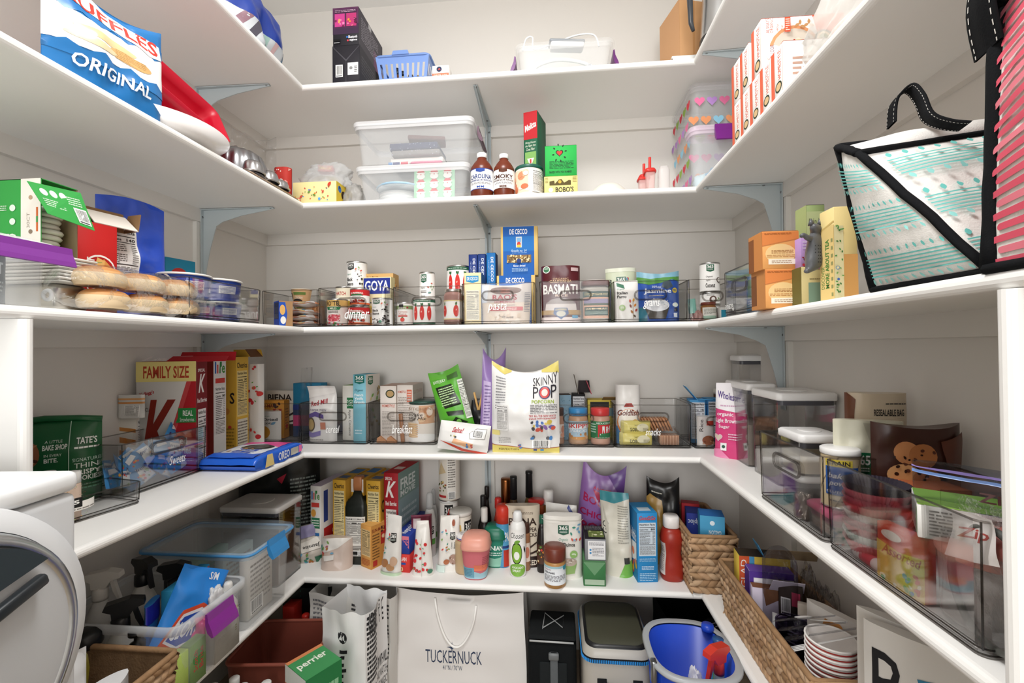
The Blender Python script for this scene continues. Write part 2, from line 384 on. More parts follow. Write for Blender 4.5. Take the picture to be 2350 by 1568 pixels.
# ------------------------------------------------------------------ builders for the goods
_n = [0]
def seed(): _n[0] += 1; return _n[0]
def at(k, pl, pr, pt, Y, zb=None):
    """a front face parallel to the back wall at depth Y standing on shelf k: (location, rz, width, height)"""
    z = ZT[k] if zb is None else zb
    a = ony(pl, 0, Y); pm = proj(((ony((pl+pr)/2, 784, Y)).x, Y, z))
    x0 = ony(pl, pm[1], Y).x; x1 = ony(pr, pm[1], Y).x
    h = ony((pl+pr)/2, pt, Y).z-z
    return ((x0+x1)/2, Y, z), 0, x1-x0, h
def atb(k, pl, pr, pt, pb, zb=None):
    z = ZT[k] if zb is None else zb
    return at(k, pl, pr, pt, onz((pl+pr)/2, pb, z).y, z)
def atL(k, pl, pr, pt, X, zb=None):
    z = ZT[k] if zb is None else zb
    y0 = onx(pl, 784, X).y; y1 = onx(pr, 784, X).y
    pm = proj((X, (y0+y1)/2, z)); y0 = onx(pl, pm[1], X).y; y1 = onx(pr, pm[1], X).y
    h = onx((pl+pr)/2, pt, X).z-z
    return (X, (y0+y1)/2, z), PI/2, abs(y1-y0), h
def atR(k, pl, pr, pt, X, zb=None):
    a, r, w, h = atL(k, pl, pr, pt, X, zb); return a, -PI/2, w, h
def carton(name, label, cat, loc, rz, w, h, d, col, front=(), right=(), left=(), top=(), back=(), group=None, tilt=None, body='carton', flap=None, topcol=None, sidecol=None):
    """box with its front face through loc; local x to the right, y into the depth"""
    t = thing(name, label, cat, loc, rz, group, tilt)
    b = .0012; mb = MB(); mb.bbox(-w/2, 0, 0, w/2, d, h, col, b, 1); mb.obj(body, t); sd = seed()
    if topcol: top = [('r', .004, .004, .996, .996, topcol)]+list(top)
    if sidecol: right = [('r', .004, .002, .996, .998, sidecol)]+list(right); left = [('r', .004, .002, .996, .998, sidecol)]+list(left)
    def side(nm, S, W, H, dec):
        if dec: q = MB(); paint(q, S, W, H, dec, None, sd); q.obj(nm, t)
    side('front_print', lambda u, v, o: (-w/2+u*w, -o, v*h), w, h, front)
    side('side_print', lambda u, v, o: (w/2+o, u*d, v*h), d, h, right)
    side('side_print', lambda u, v, o: (-w/2-o, d-u*d, v*h), d, h, left)
    side('top_print', lambda u, v, o: (-w/2+u*w, v*d, h+o), w, d, top)
    side('back_print', lambda u, v, o: (w/2-u*w, d+o, v*h), w, h, back)
    if flap:
        q = MB()
        for (a, bb, ang, ln, c) in flap:   # edge start, edge end (x,y on the top), angle from vertical outward, length
            A = Vector((a[0]*w, a[1]*d, h)); B = Vector((bb[0]*w, bb[1]*d, h)); e = (B-A).normalized(); nrm = Vector((e.y, -e.x, 0))
            dirv = nrm*math.sin(ang)+Vector((0, 0, 1))*math.cos(ang); tk = dirv.cross(e)*.0012
            k = [A, B, B+dirv*ln-e*.004, A+dirv*ln+e*.004]
            q.add([p-tk for p in k]+[p+tk for p in k], [(0, 1, 2, 3), (7, 6, 5, 4), (0, 4, 5, 1), (1, 5, 6, 2), (2, 6, 7, 3), (3, 7, 4, 0)], c)
        q.obj('open_flap', t)
    return t
def wrapS(R, arc, a0=-PI/2, sq=0, z0=0, z1=1, cx=0, cy=0):
    """label surface on a turned body; R(z) radius"""
    def S(u, v, o):
        a = a0+(u-.5)*arc; z = z0+(z1-z0)*v; r = R(z)+o; c, q = math.cos(a), math.sin(a)
        if sq: e = 2/(2+sq); c = math.copysign(abs(c)**e, c); q = math.copysign(abs(q)**e, q)
        return (cx+r*c, cy+r*q, z)
    return S
def prof_r(prof):
    def R(z):
        for (r0, z0), (r1, z1) in zip(prof, prof[1:]):
            if z0 <= z <= z1 and z1 > z0: return r0+(r1-r0)*(z-z0)/(z1-z0)
        return prof[-1][0] if z > prof[-1][1] else prof[0][0]
    return R
def turned(name, label, cat, loc, segs, lab=None, group=None, rz=0, tilt=None, sq=0, n=28):
    """segs: [(part name, [(r, z)...], material)], lab: (z0, z1, arc, base colour, decor[, turn])"""
    t = thing(name, label, cat, loc, rz, group, tilt); sd = seed()
    for s in segs: MB().lathe(s[1], s[2], n, s[3] if len(s) > 3 else sq).obj(s[0], t)
    if lab:
        for lb in (lab if isinstance(lab, list) else [lab]):
            z0, z1, arc, base, dec = lb[:5]; turn = lb[5] if len(lb) > 5 else 0
            R = prof_r(segs[0][1]); S = wrapS(R, arc, -PI/2+turn, sq, z0, z1); rm = R((z0+z1)/2); q = MB()
            d = ([('r', 0, 0, 1, 1, base)] if base else [])+list(dec); nst = max(6, int(arc/(2*PI)*30))
            paint(q, S, rm*arc, z1-z0, d, (1/nst, .1 if abs(R(z0)-R(z1)) > .002 or sq else 1.0), sd, .0005, .00018); q.obj('label', t)
    return t
def can(name, label, cat, loc, r, h, lab, group=None, turn=0, lid='c9c9c7:m', body=None):
    segs = [('tin', [(r*.9, 0), (r*.985, .002), (r, .004), (r*.97, .006), (r*.97, h-.006), (r, h-.004), (r*.985, h), (r*.95, h), (r*.94, h-.004), (.001, h-.004)], lid)]
    return turned(name, label, cat, loc, segs, (.0065, h-.0065, 2*PI, lab[0], lab[1], turn), group)
def jar(name, label, cat, loc, r, h, glass, lidcol, lab=None, lidh=.018, lidr=None, shoulder=.02, neck=.8, group=None, sq=0, fill=None):
    hb = h-lidh; lr = lidr or r*neck*1.05
    segs = [('jar_body', [(r*.85, 0), (r*.97, .003), (r, .01), (r, hb-shoulder), (r*.95, hb-shoulder*.5), (r*neck, hb-.004), (r*neck, hb)], glass),
            ('lid', [(lr*.97, hb-.001), (lr, hb+.002), (lr, h-.003), (lr*.95, h)], lidcol)]
    return turned(name, label, cat, loc, segs, lab, group, 0, None, sq)
def bottle(name, label, cat, loc, prof, glass, cap, lab=None, group=None, rz=0, sq=0, n=24):
    return turned(name, label, cat, loc, [('bottle_body', prof, glass)]+[('cap' if i == 0 else 'neck_wrap', c[0], c[1]) for i, c in enumerate(cap)], lab, group, rz, None, sq, n)
def pouch(name, label, cat, loc, rz, w, h, d, col, front=(), back=(), top='pinch', bottom='gusset', taper=1.0, amp=.004, freq=14, lean=0, bow=0, group=None, tilt=None, seal=None, topcut=None, flop=0, skew=0, nu=26, nv=30, bodyname='bag', corner=0, shoulder=.35):
    """soft bag; lean: how far the top tips back, bow: sideways curl, flop: top folds forward, corner: raised corners at the top, shoulder: share of the height over which it thins"""
    t = thing(name, label, cat, loc, rz, group, tilt); sd = seed(); ox = sd*3.17; front = [d[:-1]+(d[-1]+':g',) if ':g' in col and isinstance(d[-1], str) and len(d[-1]) == 6 else d for d in front]
    def thick(v):
        a = 1.0
        if top == 'pinch': a *= min(1, max(0, (1-v)/shoulder))**.75
        if bottom == 'pillow': a *= min(1, v/.3)**.7
        return a
    def mid(u, v):
        ww = w*(1+(taper-1)*v); x = (u-.5)*ww+skew*v+bow*v*v
        if bottom == 'pillow' and v < .12: x *= .98
        z = v*h+corner*abs(2*u-1)**2*max(0, (v-.6)/.4)**1.5
        y = lean*v; q = max(0, v-.72)/.28
        if flop: y -= flop*q*q; z -= abs(flop)*.6*q*q
        return x, y, z
    def S0(u, v, s):
        x, y, z = mid(u, v); e = (1-abs(2*u-1)**(3.2 if bottom == 'gusset' else 2.4))**.6 if 0 < u < 1 else 0
        T = d/2*thick(v)*e
        k = min(1, v*6)*(1 if s < 0 else .7); c = .25+.75*min(1, e)
        nz = noise.noise(Vector((x*freq+ox, z*freq, s*2.3)))*1.0+noise.noise(Vector((x*freq*2.3+ox, z*freq*2.1, 7+s)))*.55
        rg = abs(noise.noise(Vector((x*freq*.9-ox, z*freq*.7, s+11))))
        T2 = T+s*0+amp*(nz-rg*1.2)*k*c*(1 if T > .001 else .25)
        dz = amp*.6*noise.noise(Vector((x*freq+ox, 3.1, z*freq)))*k if v > .9 else 0
        return Vector((x, y+s*T2+d/2, z+dz))
    def SF(u, v, o):
        u = min(max(u, 0), 1); v = min(max(v, 0), 1)
        p = S0(u, v, -1); a = S0(min(1, u+.01), v, -1)-S0(max(0, u-.01), v, -1); b = S0(u, min(1, v+.01), -1)-S0(u, max(0, v-.01), -1)
        nn = a.cross(b); nn = nn.normalized() if nn.length > 1e-9 else Vector((0, -1, 0)); return p+nn*o
    mb = MB(); mb.grid(lambda u, v: S0(u, v, -1), nu, nv, col); k0 = len(mb.v)
    mb.grid(lambda u, v: S0(1-u, v, 1), nu, nv, col)
    if bottom == 'gusset': mb.add([S0(i/nu, 0, -1) for i in range(nu+1)]+[S0(i/nu, 0, 1) for i in range(nu+1)], [(i+1, i, nu+1+i, nu+2+i) for i in range(nu)], col)
    if top != 'pinch': mb.add([S0(i/nu, 1, -1) for i in range(nu+1)]+[S0(i/nu, 1, 1) for i in range(nu+1)], [(i, i+1, nu+2+i, nu+1+i) for i in range(nu)], col)
    mb.obj(bodyname, t)
    if front: q = MB(); paint(q, SF, w, h, front, (1/nu, 1/nv), sd, .0009, .00018); q.obj('front_print', t)
    return t
def rrect(w, d, r, n=5):
    o = []
    for (cx, cy, a0) in ((w/2-r, d/2-r, 0), (-w/2+r, d/2-r, PI/2), (-w/2+r, -d/2+r, PI), (w/2-r, -d/2+r, 1.5*PI)):
        for i in range(n+1): a = a0+PI/2*i/n; o.append((cx+r*math.cos(a), cy+r*math.sin(a)))
    return o
def loft(mb, rings, mat, smooth=True, cap0=False, cap1=False):
    n = len(rings[0]); v = [p for q in rings for p in q]; f = []
    for i in range(len(rings)-1):
        for j in range(n): f.append((i*n+j, i*n+(j+1) % n, (i+1)*n+(j+1) % n, (i+1)*n+j))
    if cap0: f.append(tuple(range(n))[::-1])
    if cap1: f.append(tuple((len(rings)-1)*n+j for j in range(n)))
    return mb.add(v, f, mat, smooth)
def tub(mb, w, d, h, mat, r=.012, tp=1.0, th=.0025, z0=0, cy=None, floor=True):
    """open shell with thickness: outer wall, rim, inner wall, floor"""
    cy = d/2 if cy is None else cy
    R = lambda s, z, q: [(x*s, y*s+cy, z) for x, y in rrect(w-2*q, d-2*q, max(.002, r-q))]
    b = 1/tp
    loft(mb, [R(b, z0, 0), R(1, z0+h, 0), R(1, z0+h, th), R(b, z0+th, th)], mat, False, True, True)
    return mb
def clear_bin(label, loc, rz, w, d, h, word=None, handle=True, name='storage_bin', group=None, tint=CLEAR, wordspec=None, hz=.62, mirrored=False, tilt=None):
    t = thing(name, label, 'storage bin', loc, rz, group, tilt)
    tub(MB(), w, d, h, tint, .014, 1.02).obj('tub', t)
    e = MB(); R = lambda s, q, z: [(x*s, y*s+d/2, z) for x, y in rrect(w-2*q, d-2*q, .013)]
    for z, s in ((.0045, 1/1.02), (.012, 1/1.018)): e.tube(R(s, 0, z), .0013, EDGE, 5, True)  # darker tint puts the refraction lines at the thick base into the colour
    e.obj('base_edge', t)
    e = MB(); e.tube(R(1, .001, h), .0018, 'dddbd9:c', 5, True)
    for sx in (-1, 1): e.tube([(sx*(w/2-.003)/1.02, .003+d*.01, .01), (sx*(w/2-.003), .003, h)], .0014, EDGE, 5)  # corner tubes carry the same refraction tint
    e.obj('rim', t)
    if handle:
        q = MB(); hw, hh = min(.12, w*.42), .034
        q.tube([(x, -.001, h*hz+z) for x, z in rrect(hw, hh, hh/2-.001, 6)], .0034, 'd6d4d2:c', 6, True); q.obj('hand_slot', t)
    if word:
        u0, v0, u1, v1 = wordspec or (.36, .14, .64, .34); q = MB()
        paint(q, lambda u, v, o: (-w/2+u*w, -o-.0012+(1-v)*0, v*h), w, h, [('t', word, u0, v0, u1, v1, 'f6f6f4', 'im' if mirrored else 'i')]); q.obj('lettering', t)
    return t
def tote(label, loc, rz, w, d, h, lid='f2f3f2:x', latch='5b2a63:p', body=FROST, latch_sides=('r',), lidh=.028, name='storage_tote', open_top=False, group=None, rim=None, tilt=None, lw=.11, ls=1):
    t = thing(name, label, 'storage tote', loc, rz, group, tilt); r = .03
    hb = h-(0 if open_top else lidh*.55)
    tub(MB(), w*.95, d*.94, hb, body, r, 1.07, .003, 0, d/2).obj('tub', t)
    ring = lambda s, q, z: [(x*s, y*s+d/2, z) for x, y in rrect(w*.95-q, d*.94-q, r)]
    q = MB(); loft(q, [ring(1, -.012, hb-.022), ring(1, -.014, hb-.018), ring(1, -.014, hb), ring(1, 0, hb+.001), ring(1, .004, hb-.002)], rim or lid, True); q.obj('rim', t)
    if not open_top:
        q = MB(); z = hb+.0015
        loft(q, [ring(1, -.022, z-.012), ring(1, -.024, z), ring(1, -.02, z+.006), ring(1, .0, z+.009), ring(1, .02, z+lidh*.45), ring(1, .05, z+lidh*.5)], lid, True, False, True); q.obj('lid', t)
    for sd in latch_sides:
        q = MB(); L = lw
        if sd in 'rl':
            s = 1 if sd == 'r' else -1; x = s*(w/2*.95+.012)
            P = [(0, 0), (.006, .002), (.009, -.02), (.02, -.045), (.024, -.06), (.018, -.062), (.006, -.05), (0, -.03)]
            P = [(a*ls, b*ls) for a, b in P]; q.prism(P, lambda p, y: (x+s*p[0], d/2+y, h-.012+p[1]), -L/2, L/2, latch)
        else:
            s = -1 if sd == 'f' else 1; y0 = d/2+s*(d/2*.94+.012)
            P = [(0, 0), (.006, .002), (.009, -.02), (.02, -.045), (.024, -.06), (.018, -.062), (.006, -.05), (0, -.03)]
            P = [(a*ls, b*ls) for a, b in P]; q.prism(P, lambda p, x: (x, y0+s*p[0], h-.012+p[1]), -L/2, L/2, latch)
        q.obj('latch', t)
    return t
def cup(mb, r0, r1, h, mat, z0=0, th=.0012, n=28, cx=0, cy=0):
    return mb.lathe([(r0-th, z0+th), (r0, z0), (r1, z0+h), (r1-th, z0+h), (r0-th, z0+th), (.0005, z0+th)], mat, n, 0, cx, cy, 1, False)
def blob(mb, cx, cy, cz, rx, ry, rz_, mat, n=12, amp=.0, sd=0, flat=True):
    """rounded lump resting with its underside flattened"""
    def P(u, v):
        a = 2*PI*u; b = -PI/2+PI*v; x, y, z = math.cos(b)*math.cos(a), math.cos(b)*math.sin(a), math.sin(b)
        k = 1+amp*noise.noise(Vector((x*1.7+sd, y*1.7, z*1.7)))*1.5+amp*.6*noise.noise(Vector((x*4+sd, y*4, z*4)))
        if flat and z < -.55: z = -.55-(z+.55)*.1
        return (cx+rx*x*k, cy+ry*y*k, cz+rz_*z*k)
    return mb.grid(P, n*2, n, mat)
def heap(name, label, cat, loc, rz, w, d, h, mat, amp=.35, group=None, part='crumpled_bag', tilt=None, n=22):
    """crumpled soft lump such as a folded plastic bag"""
    t = thing(name, label, cat, loc, rz, group, tilt); sd = seed()*2.3
    def P(u, v):
        a = 2*PI*u; b = PI/2*v*1.0; c = math.cos(b)**.6
        x, y, z = c*math.cos(a), c*math.sin(a), math.sin(b)
        q = Vector((x*2.2+sd, y*2.2, z*2.2)); k = 1+amp*(noise.noise(q)-abs(noise.noise(q*2.2))*.9+.25*noise.noise(q*5))
        return (w/2*x*k, d/2+d/2*y*k, max(0, h*z*(.75+.5*k-.25)))
    mb = MB(); mb.grid(P, n*2, n, mat); mb.add([P(i/(n*2), 0) for i in range(n*2)], [list(range(n*2))[::-1]], mat); mb.obj(part, t)
    return t
def strand(mb, c, u, nrm, l, w, t, mat):
    """one flattened leaf of a woven band, centred at c along u"""
    v = nrm.cross(u).normalized(); P = []; k = 7; m_ = 6
    for i in range(k):
        s = i/(k-1); a = math.sin(PI*s)**.55*.95+.05
        for j in range(m_):
            q = PI*j/(m_-1); P.append(c+u*(l*(s-.5))+v*(w/2*a*math.cos(q))+nrm*(t*a*math.sin(q)*(.6+.4*math.sin(PI*s))))
    f = [(i*m_+j, i*m_+j+1, (i+1)*m_+j+1, (i+1)*m_+j) for i in range(k-1) for j in range(m_-1)]
    mb.add(P, f, mat, True)
STRAW = ('c2a07c:v', 'b8946e:v', 'cfae8b:v', 'a98561:v', 'c9a37e:v')
def basket(label, loc, rz, w, d, h, group=None, sl=.042, rowh=.021, cut=None, inner='8f7152:v', tp=1.12, sides='frlb'):
    """woven basket; rows of slanting leaves, alternating, as in plaited seagrass"""
    t = thing('woven_basket', label, 'basket', loc, rz, group); rnd = random.Random(seed())
    top = lambda x, y: h if not cut else cut(x, y)
    q = MB(); tub(q, w, d, h if not cut else min(top(-w/2, d/2), top(w/2, d/2), h)*1.0, inner, .02, tp, .005)
    if not cut: q.obj('lining', t)
    m_ = MB()
    def wall(A, B, nrm):
        A = Vector(A); B = Vector(B); L = (B-A).length; u = (B-A)/L; nrm = Vector(nrm); nr = max(2, int(h/rowh))
        for i in range(nr):
            z = (i+.5)*h/nr; s = (1/tp)+(1-1/tp)*z/h; k = int(L*s/(sl*.5))
            for j in range(k):
                f = (j+.5)/k; p = A+u*(L*f); x = p.x*s; y = (p.y-d/2)*s+d/2
                if z > top(p.x, p.y): continue
                ang = math.radians(24 if i % 2 else -24)+rnd.uniform(-.08, .08)
                dr = u*math.cos(ang)+Vector((0, 0, math.sin(ang)))
                strand(m_, Vector((x, y, z))+nrm*.001, dr, nrm, sl*rnd.uniform(.92, 1.1), rowh*.92, .008, rnd.choice(STRAW))
    if 'f' in sides: wall((-w/2, 0, 0), (w/2, 0, 0), (0, -1, 0))
    if 'r' in sides: wall((w/2, 0, 0), (w/2, d, 0), (1, 0, 0))
    if 'l' in sides: wall((-w/2, d, 0), (-w/2, 0, 0), (-1, 0, 0))
    if 'b' in sides: wall((w/2, d, 0), (-w/2, d, 0), (0, 1, 0))
    if cut:
        for A, B, nn in (((-w/2, 0), (w/2, 0), (0, 1)), ((w/2, d), (-w/2, d), (0, -1)), ((w/2, 0), (w/2, d), (-1, 0)), ((-w/2, d), (-w/2, 0), (1, 0))):
            g = 14; b = 1/tp
            for i in range(g):
                p0 = [A[j]+(B[j]-A[j])*i/g for j in (0, 1)]; p1 = [A[j]+(B[j]-A[j])*(i+1)/g for j in (0, 1)]
                z0, z1 = top(*p0), top(*p1); s0 = b+(1-b)*z0/h; s1 = b+(1-b)*z1/h
                F = lambda p, s, z: (p[0]*s+nn[0]*.004, (p[1]-d/2)*s+d/2+nn[1]*.004, z)
                m_.add([F(p0, b, .004), F(p1, b, .004), F(p1, s1, z1), F(p0, s0, z0)], [(0, 1, 2, 3)], inner)
        m_.add([(x/tp, (y-d/2)/tp+d/2, .003) for x, y in ((-w/2, 0), (w/2, 0), (w/2, d), (-w/2, d))], [(0, 1, 2, 3)], inner)
    m_.obj('weave', t)
    rp = [(x, y+d/2) for x, y in rrect(w, d, .012, 3)]; pts = []
    for i in range(len(rp)):
        a, b = rp[i], rp[(i+1) % len(rp)]; L = math.hypot(b[0]-a[0], b[1]-a[1]); g = max(1, int(L/.02))
        for j in range(g): x = a[0]+(b[0]-a[0])*j/g; y = a[1]+(b[1]-a[1])*j/g; pts.append((x, y, top(x, y)))
    q = MB(); q.tube(pts, .0075, STRAW[3], 7, True)
    q.obj('rim', t)
    return t
def word_tag(t, name, S, W, H, dec, step=None):
    q = MB(); paint(q, S, W, H, dec, step); return q.obj(name, t)
# ================================================================== TOP SHELF
p, rz, w, h = atL(1, 528, 678, 70, -1.03)
t = pouch('gift_wrap_bag', 'royal blue plastic bag over clear wrapped rolls at the inner corner of the top shelf', 'plastic bag', p, rz, w, .2, .2, '2a459f:g',
      [('r', 0, 0, 1, .5, 'cdd2d6:g'), ('p', [(.05, 0), (.12, 0), (.3, .5), (.22, .5)], '8f6d78:g'), ('p', [(.2, 0), (.26, 0), (.45, .5), (.36, .5)], '4d4a55:g'), ('p', [(.4, 0), (.5, 0), (.62, .5), (.55, .5)], '9dbcb4:g'), ('p', [(.6, 0), (.64, 0), (.74, .5), (.68, .5)], 'd8b6b6:g'), ('p', [(.8, 0), (.92, 0), (.98, .5), (.86, .5)], '356a8f:g')],
      top='open', bottom='gusset', amp=.022, freq=9, taper=.92, corner=-.05)
# two speaker cartons, one on the other
BK = '26242a'
def pink_panel(z): return [('r', 0, .55, 1, 1, '5a3152'), ('r', 0, .3, 1, .56, '3d2a42'), ('r', .06, .45, .94, .95, '4a2745'), ('r', .08, .5, .47, .84, 'c23f86'), ('r', .53, .5, .92, .84, 'b8366f'), ('dots', .1, .5, .45, .7, 9, .05, ('ee7fb0', '7a2450', 'e3a060')), ('dots', .55, .5, .9, .7, 9, .05, ('f0913f', '571f3d', 'e56fa0')), ('l', .1, .86, .9, .93, 2, 'b995ad'), ('t', 'Bluetooth', .62, .17, .96, .24, 'e8e8ee', 'b'), ('c', .57, .205, .035, '3b7bd0'), ('t', 'zigbee', .66, .08, .96, .15, 'e8e8ee', 'b'), ('c', .6, .11, .035, 'd0404f'), ('r', .04, .04, .3, .09, '0e0d10'), ('l', .06, .05, .28, .08, 1, 'c9c9cc'), ('r', .04, .11, .3, .16, '0e0d10')]
pl_, rz, w, h = at(1, 763, 826, 104, YF+.02)
hb = onz
carton('speaker_box', 'plain black carton with barcode stickers, underneath the magenta printed carton', 'box', pl_, 0, w, h, .16, BK,
       [('p', [(.0, .98), (.02, .98), (.5, .63), (.98, .98), (1, .98), (.5, .58)], '4a484e'), ('bc', .12, .18, .38, .5), ('r', .56, .22, .94, .54, 'f2f2f2'), ('c', .68, .4, .06, '888888'), ('l', .8, .28, .9, .46, 4, '444444'), ('r', .49, 0, .51, .6, '3f3d43')], [('r', 0, 0, 1, 1, '38373d'), ('l', .1, .3, .9, .8, 6, '55545a')])
pu, rz, wu, hu = at(1, 764, 823, 17, YF+.02, ZT[1]+h)
carton('speaker_box', 'black and magenta printed carton standing on the plain black carton', 'box', pu, 0, wu, hu, .25, BK, pink_panel(0),
       [('r', 0, 0, 1, 1, '4b484f'), ('r', .6, 0, 1, .5, '6c4562'), ('l', .1, .25, .8, .85, 9, '8b878f'), ('r', .38, .86, .5, .98, 'b9b9bb'), ('t', 'SYNC', .2, .4, .6, .55, '77747b')])
# blue plastic basket with slots
p, rz, w, h = at(1, 862, 985, 127, YF+.035)
t = thing('plastic_basket', 'blue slotted plastic basket with a carry tab on the top shelf', 'basket', p)
d = .15; mb = MB(); BL = '6f8ec9:p'; tp = .86
def bwall(A, B, ns):
    A = Vector(A); B = Vector(B); L = (B-A).length; u = (B-A)/L
    for z0, z1 in ((0, .22), (.72, 1)):
        q = []
        for f, z in ((0, z0), (1, z0), (1, z1), (0, z1)):
            s = tp+(1-tp)*z; P = A+u*L*f; q.append((P.x*s, (P.y-d/2)*s+d/2, z*h))
        mb.add(q, [(0, 1, 2, 3)], BL)
    for i in range(ns+1):
        a = i/ns*.94+.03-.03; b = min(1, a+.55/ns) if i < ns else 1; a = max(0, min(a, .97)); q = []
        for f, z in ((a, .22), (b, .22), (b, .72), (a, .72)):
            s = tp+(1-tp)*z; P = A+u*L*f; q.append((P.x*s, (P.y-d/2)*s+d/2, z*h))
        mb.add(q, [(0, 1, 2, 3)], BL)
bwall((-w/2, 0, 0), (w/2, 0, 0), 9); bwall((w/2, 0, 0), (w/2, d, 0), 7); bwall((w/2, d, 0), (-w/2, d, 0), 9); bwall((-w/2, d, 0), (-w/2, 0, 0), 7)
mb.add([(x*tp, (y-d/2)*tp+d/2, .002) for x, y in ((-w/2, 0), (w/2, 0), (w/2, d), (-w/2, d))], [(0, 1, 2, 3)], BL)
mb.obj('slotted_wall', t)
q = MB(); q.tube([(x, y+d/2, h) for x, y in rrect(w, d, .02)], .005, BL, 8, True); q.obj('rim', t)
q = MB(); q.prism([(-.035, 0), (.035, 0), (.03, .016), (-.03, .016)], lambda a, y: (a[0]-.005, y, h+a[1]), -.008, -.002, BL); q.obj('carry_tab', t)
for i, (x, c, l) in enumerate(((-.035, '8a5a33', .07), (-.01, 'd9c58f', .06), (.02, '5b4632', .065), (.045, 'c7a25a', .06))):
    k = thing('wooden_clip', ['brown', 'pale straw', 'dark walnut', 'honey coloured'][i]+' strip inside the blue slotted basket', 'clip', (p[0]+x, p[1]+.05, p[2]+.004)); MB().bbox(-.01, -.008, 0, .01, .008, l*.8, c+':p', .003).obj('strip', k)
for i, (x, hh) in enumerate(((-.055, .115), (-.03, .1))):
    bottle('small_bottle', ('taller' if i == 0 else 'shorter')+' black capped bottle poking out of the blue slotted basket', 'bottle', (p[0]+x*1.0, p[1]+.1, p[2]+.003), [(.012, 0), (.013, .004), (.013, .07), (.009, .08)], '2d2b2e:p', [([(.0105, .081), (.0105, hh)], '1b1b1d:p')], n=14)
pouch('paper_bag', 'crumpled brown paper bag behind the blue slotted basket', 'bag', at(1, 966, 1022, 132, YF+.16)[0], 0, .1, .078, .06, 'b08f6d', amp=.01, freq=20, top='open')
p, rz, w, h = at(1, 992, 1030, 150, YF+.03)
carton('bandage_box', 'small white carton with an orange band beside the blue slotted basket', 'box', p, 0, w, h, .05, 'f3efe9', [('r', 0, 0, 1, .42, 'e0785c'), ('c', .42, .72, .16, '27304e'), ('t', 'A', .35, .66, .5, .8, 'e0533c', 'b'), ('t', 'FIREPLATE', .1, .15, .9, .32, 'f6e7dd')])
# tote with white cables
p, rz, w, h = at(1, 1182, 1412, 88, YF+.03)
tote('clear tote of white cables with purple latches on the top shelf', p, 0, w, .25, h, 'f3f4f4:x', '6a2b72:p', latch_sides='lr')
def cable(name, label, pts, r, c, closed=False):
    t = thing(name, label, 'cable', pts[0]); o = Vector(pts[0]); P = []
    V = [Vector(a) for a in pts]
    for i in range(len(V)-1):
        a, b, c2, d2 = V[max(0, i-1)], V[i], V[i+1], V[min(len(V)-1, i+2)]
        for s in range(6):
            k = s/6; P.append(.5*((2*b)+(c2-a)*k+(2*a-5*b+4*c2-d2)*k*k+(3*b-a-3*c2+d2)*k**3)-o)
    P.append(V[-1]-o); q = MB(); q.tube(P, r, c, 8); q.obj('wire', t); return t
x0, y0, z0 = p
cable('extension_cord', 'white flat cable curling through the tote on the top shelf', [(x0-.12, y0+.05, z0+.01), (x0-.11, y0+.06, z0+.06), (x0-.02, y0+.05, z0+.075), (x0+.09, y0+.06, z0+.055), (x0+.13, y0+.1, z0+.02)], .007, 'f0f0ee:p')
for i in range(5):
    a = .055-i*.006; cable('coiled_cord', 'pale green coiled cord lying inside the tote of white cables', [(x0+.02+a*1.5*math.cos(q), y0+.12+a*math.sin(q), z0+.012+i*.011) for q in [PI*2*j/14 for j in range(15)]], .0055, 'a9bfbc:p')['group'] = 'turns of green cord in the cable tote'
zt = z0+h
t = thing('power_adapter', 'long grey and white adapter lying on the lid of the cable tote', 'adapter', (x0+.02, y0+.07, zt+.004), math.radians(8))
MB().bbox(-.075, -.02, 0, .06, .03, .022, 'e9e9ea:p', .008, 3).obj('housing', t); MB().bbox(-.08, -.021, .016, .062, .031, .03, '8d9298:p', .006, 3).obj('grey_face', t)
cable('charger_cable', 'looped white cord rising above the lid of the cable tote', [(x0-.165, y0+.06, zt+.003), (x0-.15, y0+.06, zt+.05), (x0-.125, y0+.07, zt+.06), (x0-.12, y0+.08, zt+.02), (x0-.05, y0+.09, zt+.04), (x0+.05, y0+.09, zt+.07), (x0+.12, y0+.08, zt+.06), (x0+.14, y0+.08, zt+.012)], .0035, 'f2f2f0:p')
t = thing('padlock', 'small silver padlock inside the tote of white cables', 'padlock', (x0+.1, y0+.05, z0+.0045)); MB().bbox(-.014, -.006, 0, .014, .006, .024, 'b9a99b:m', .003).obj('lock_body', t); q = MB(); q.tube([(-.009, 0, .022)]+[(-.009*math.cos(a), 0, .036+.009*math.sin(a)) for a in [PI*i/6 for i in range(7)]]+[(.009, 0, .022)], .0025, 'c9ccd0:m', 6); q.obj('shackle', t)
t = thing('paper_stack', 'flat white paper stack beside the cable tote', 'paper', (p[0]+.21, YF+.03, ZT[1])); MB().bbox(-.055, 0, 0, .13, .2, .014, 'fbfbf9', .002).obj('sheet', t)
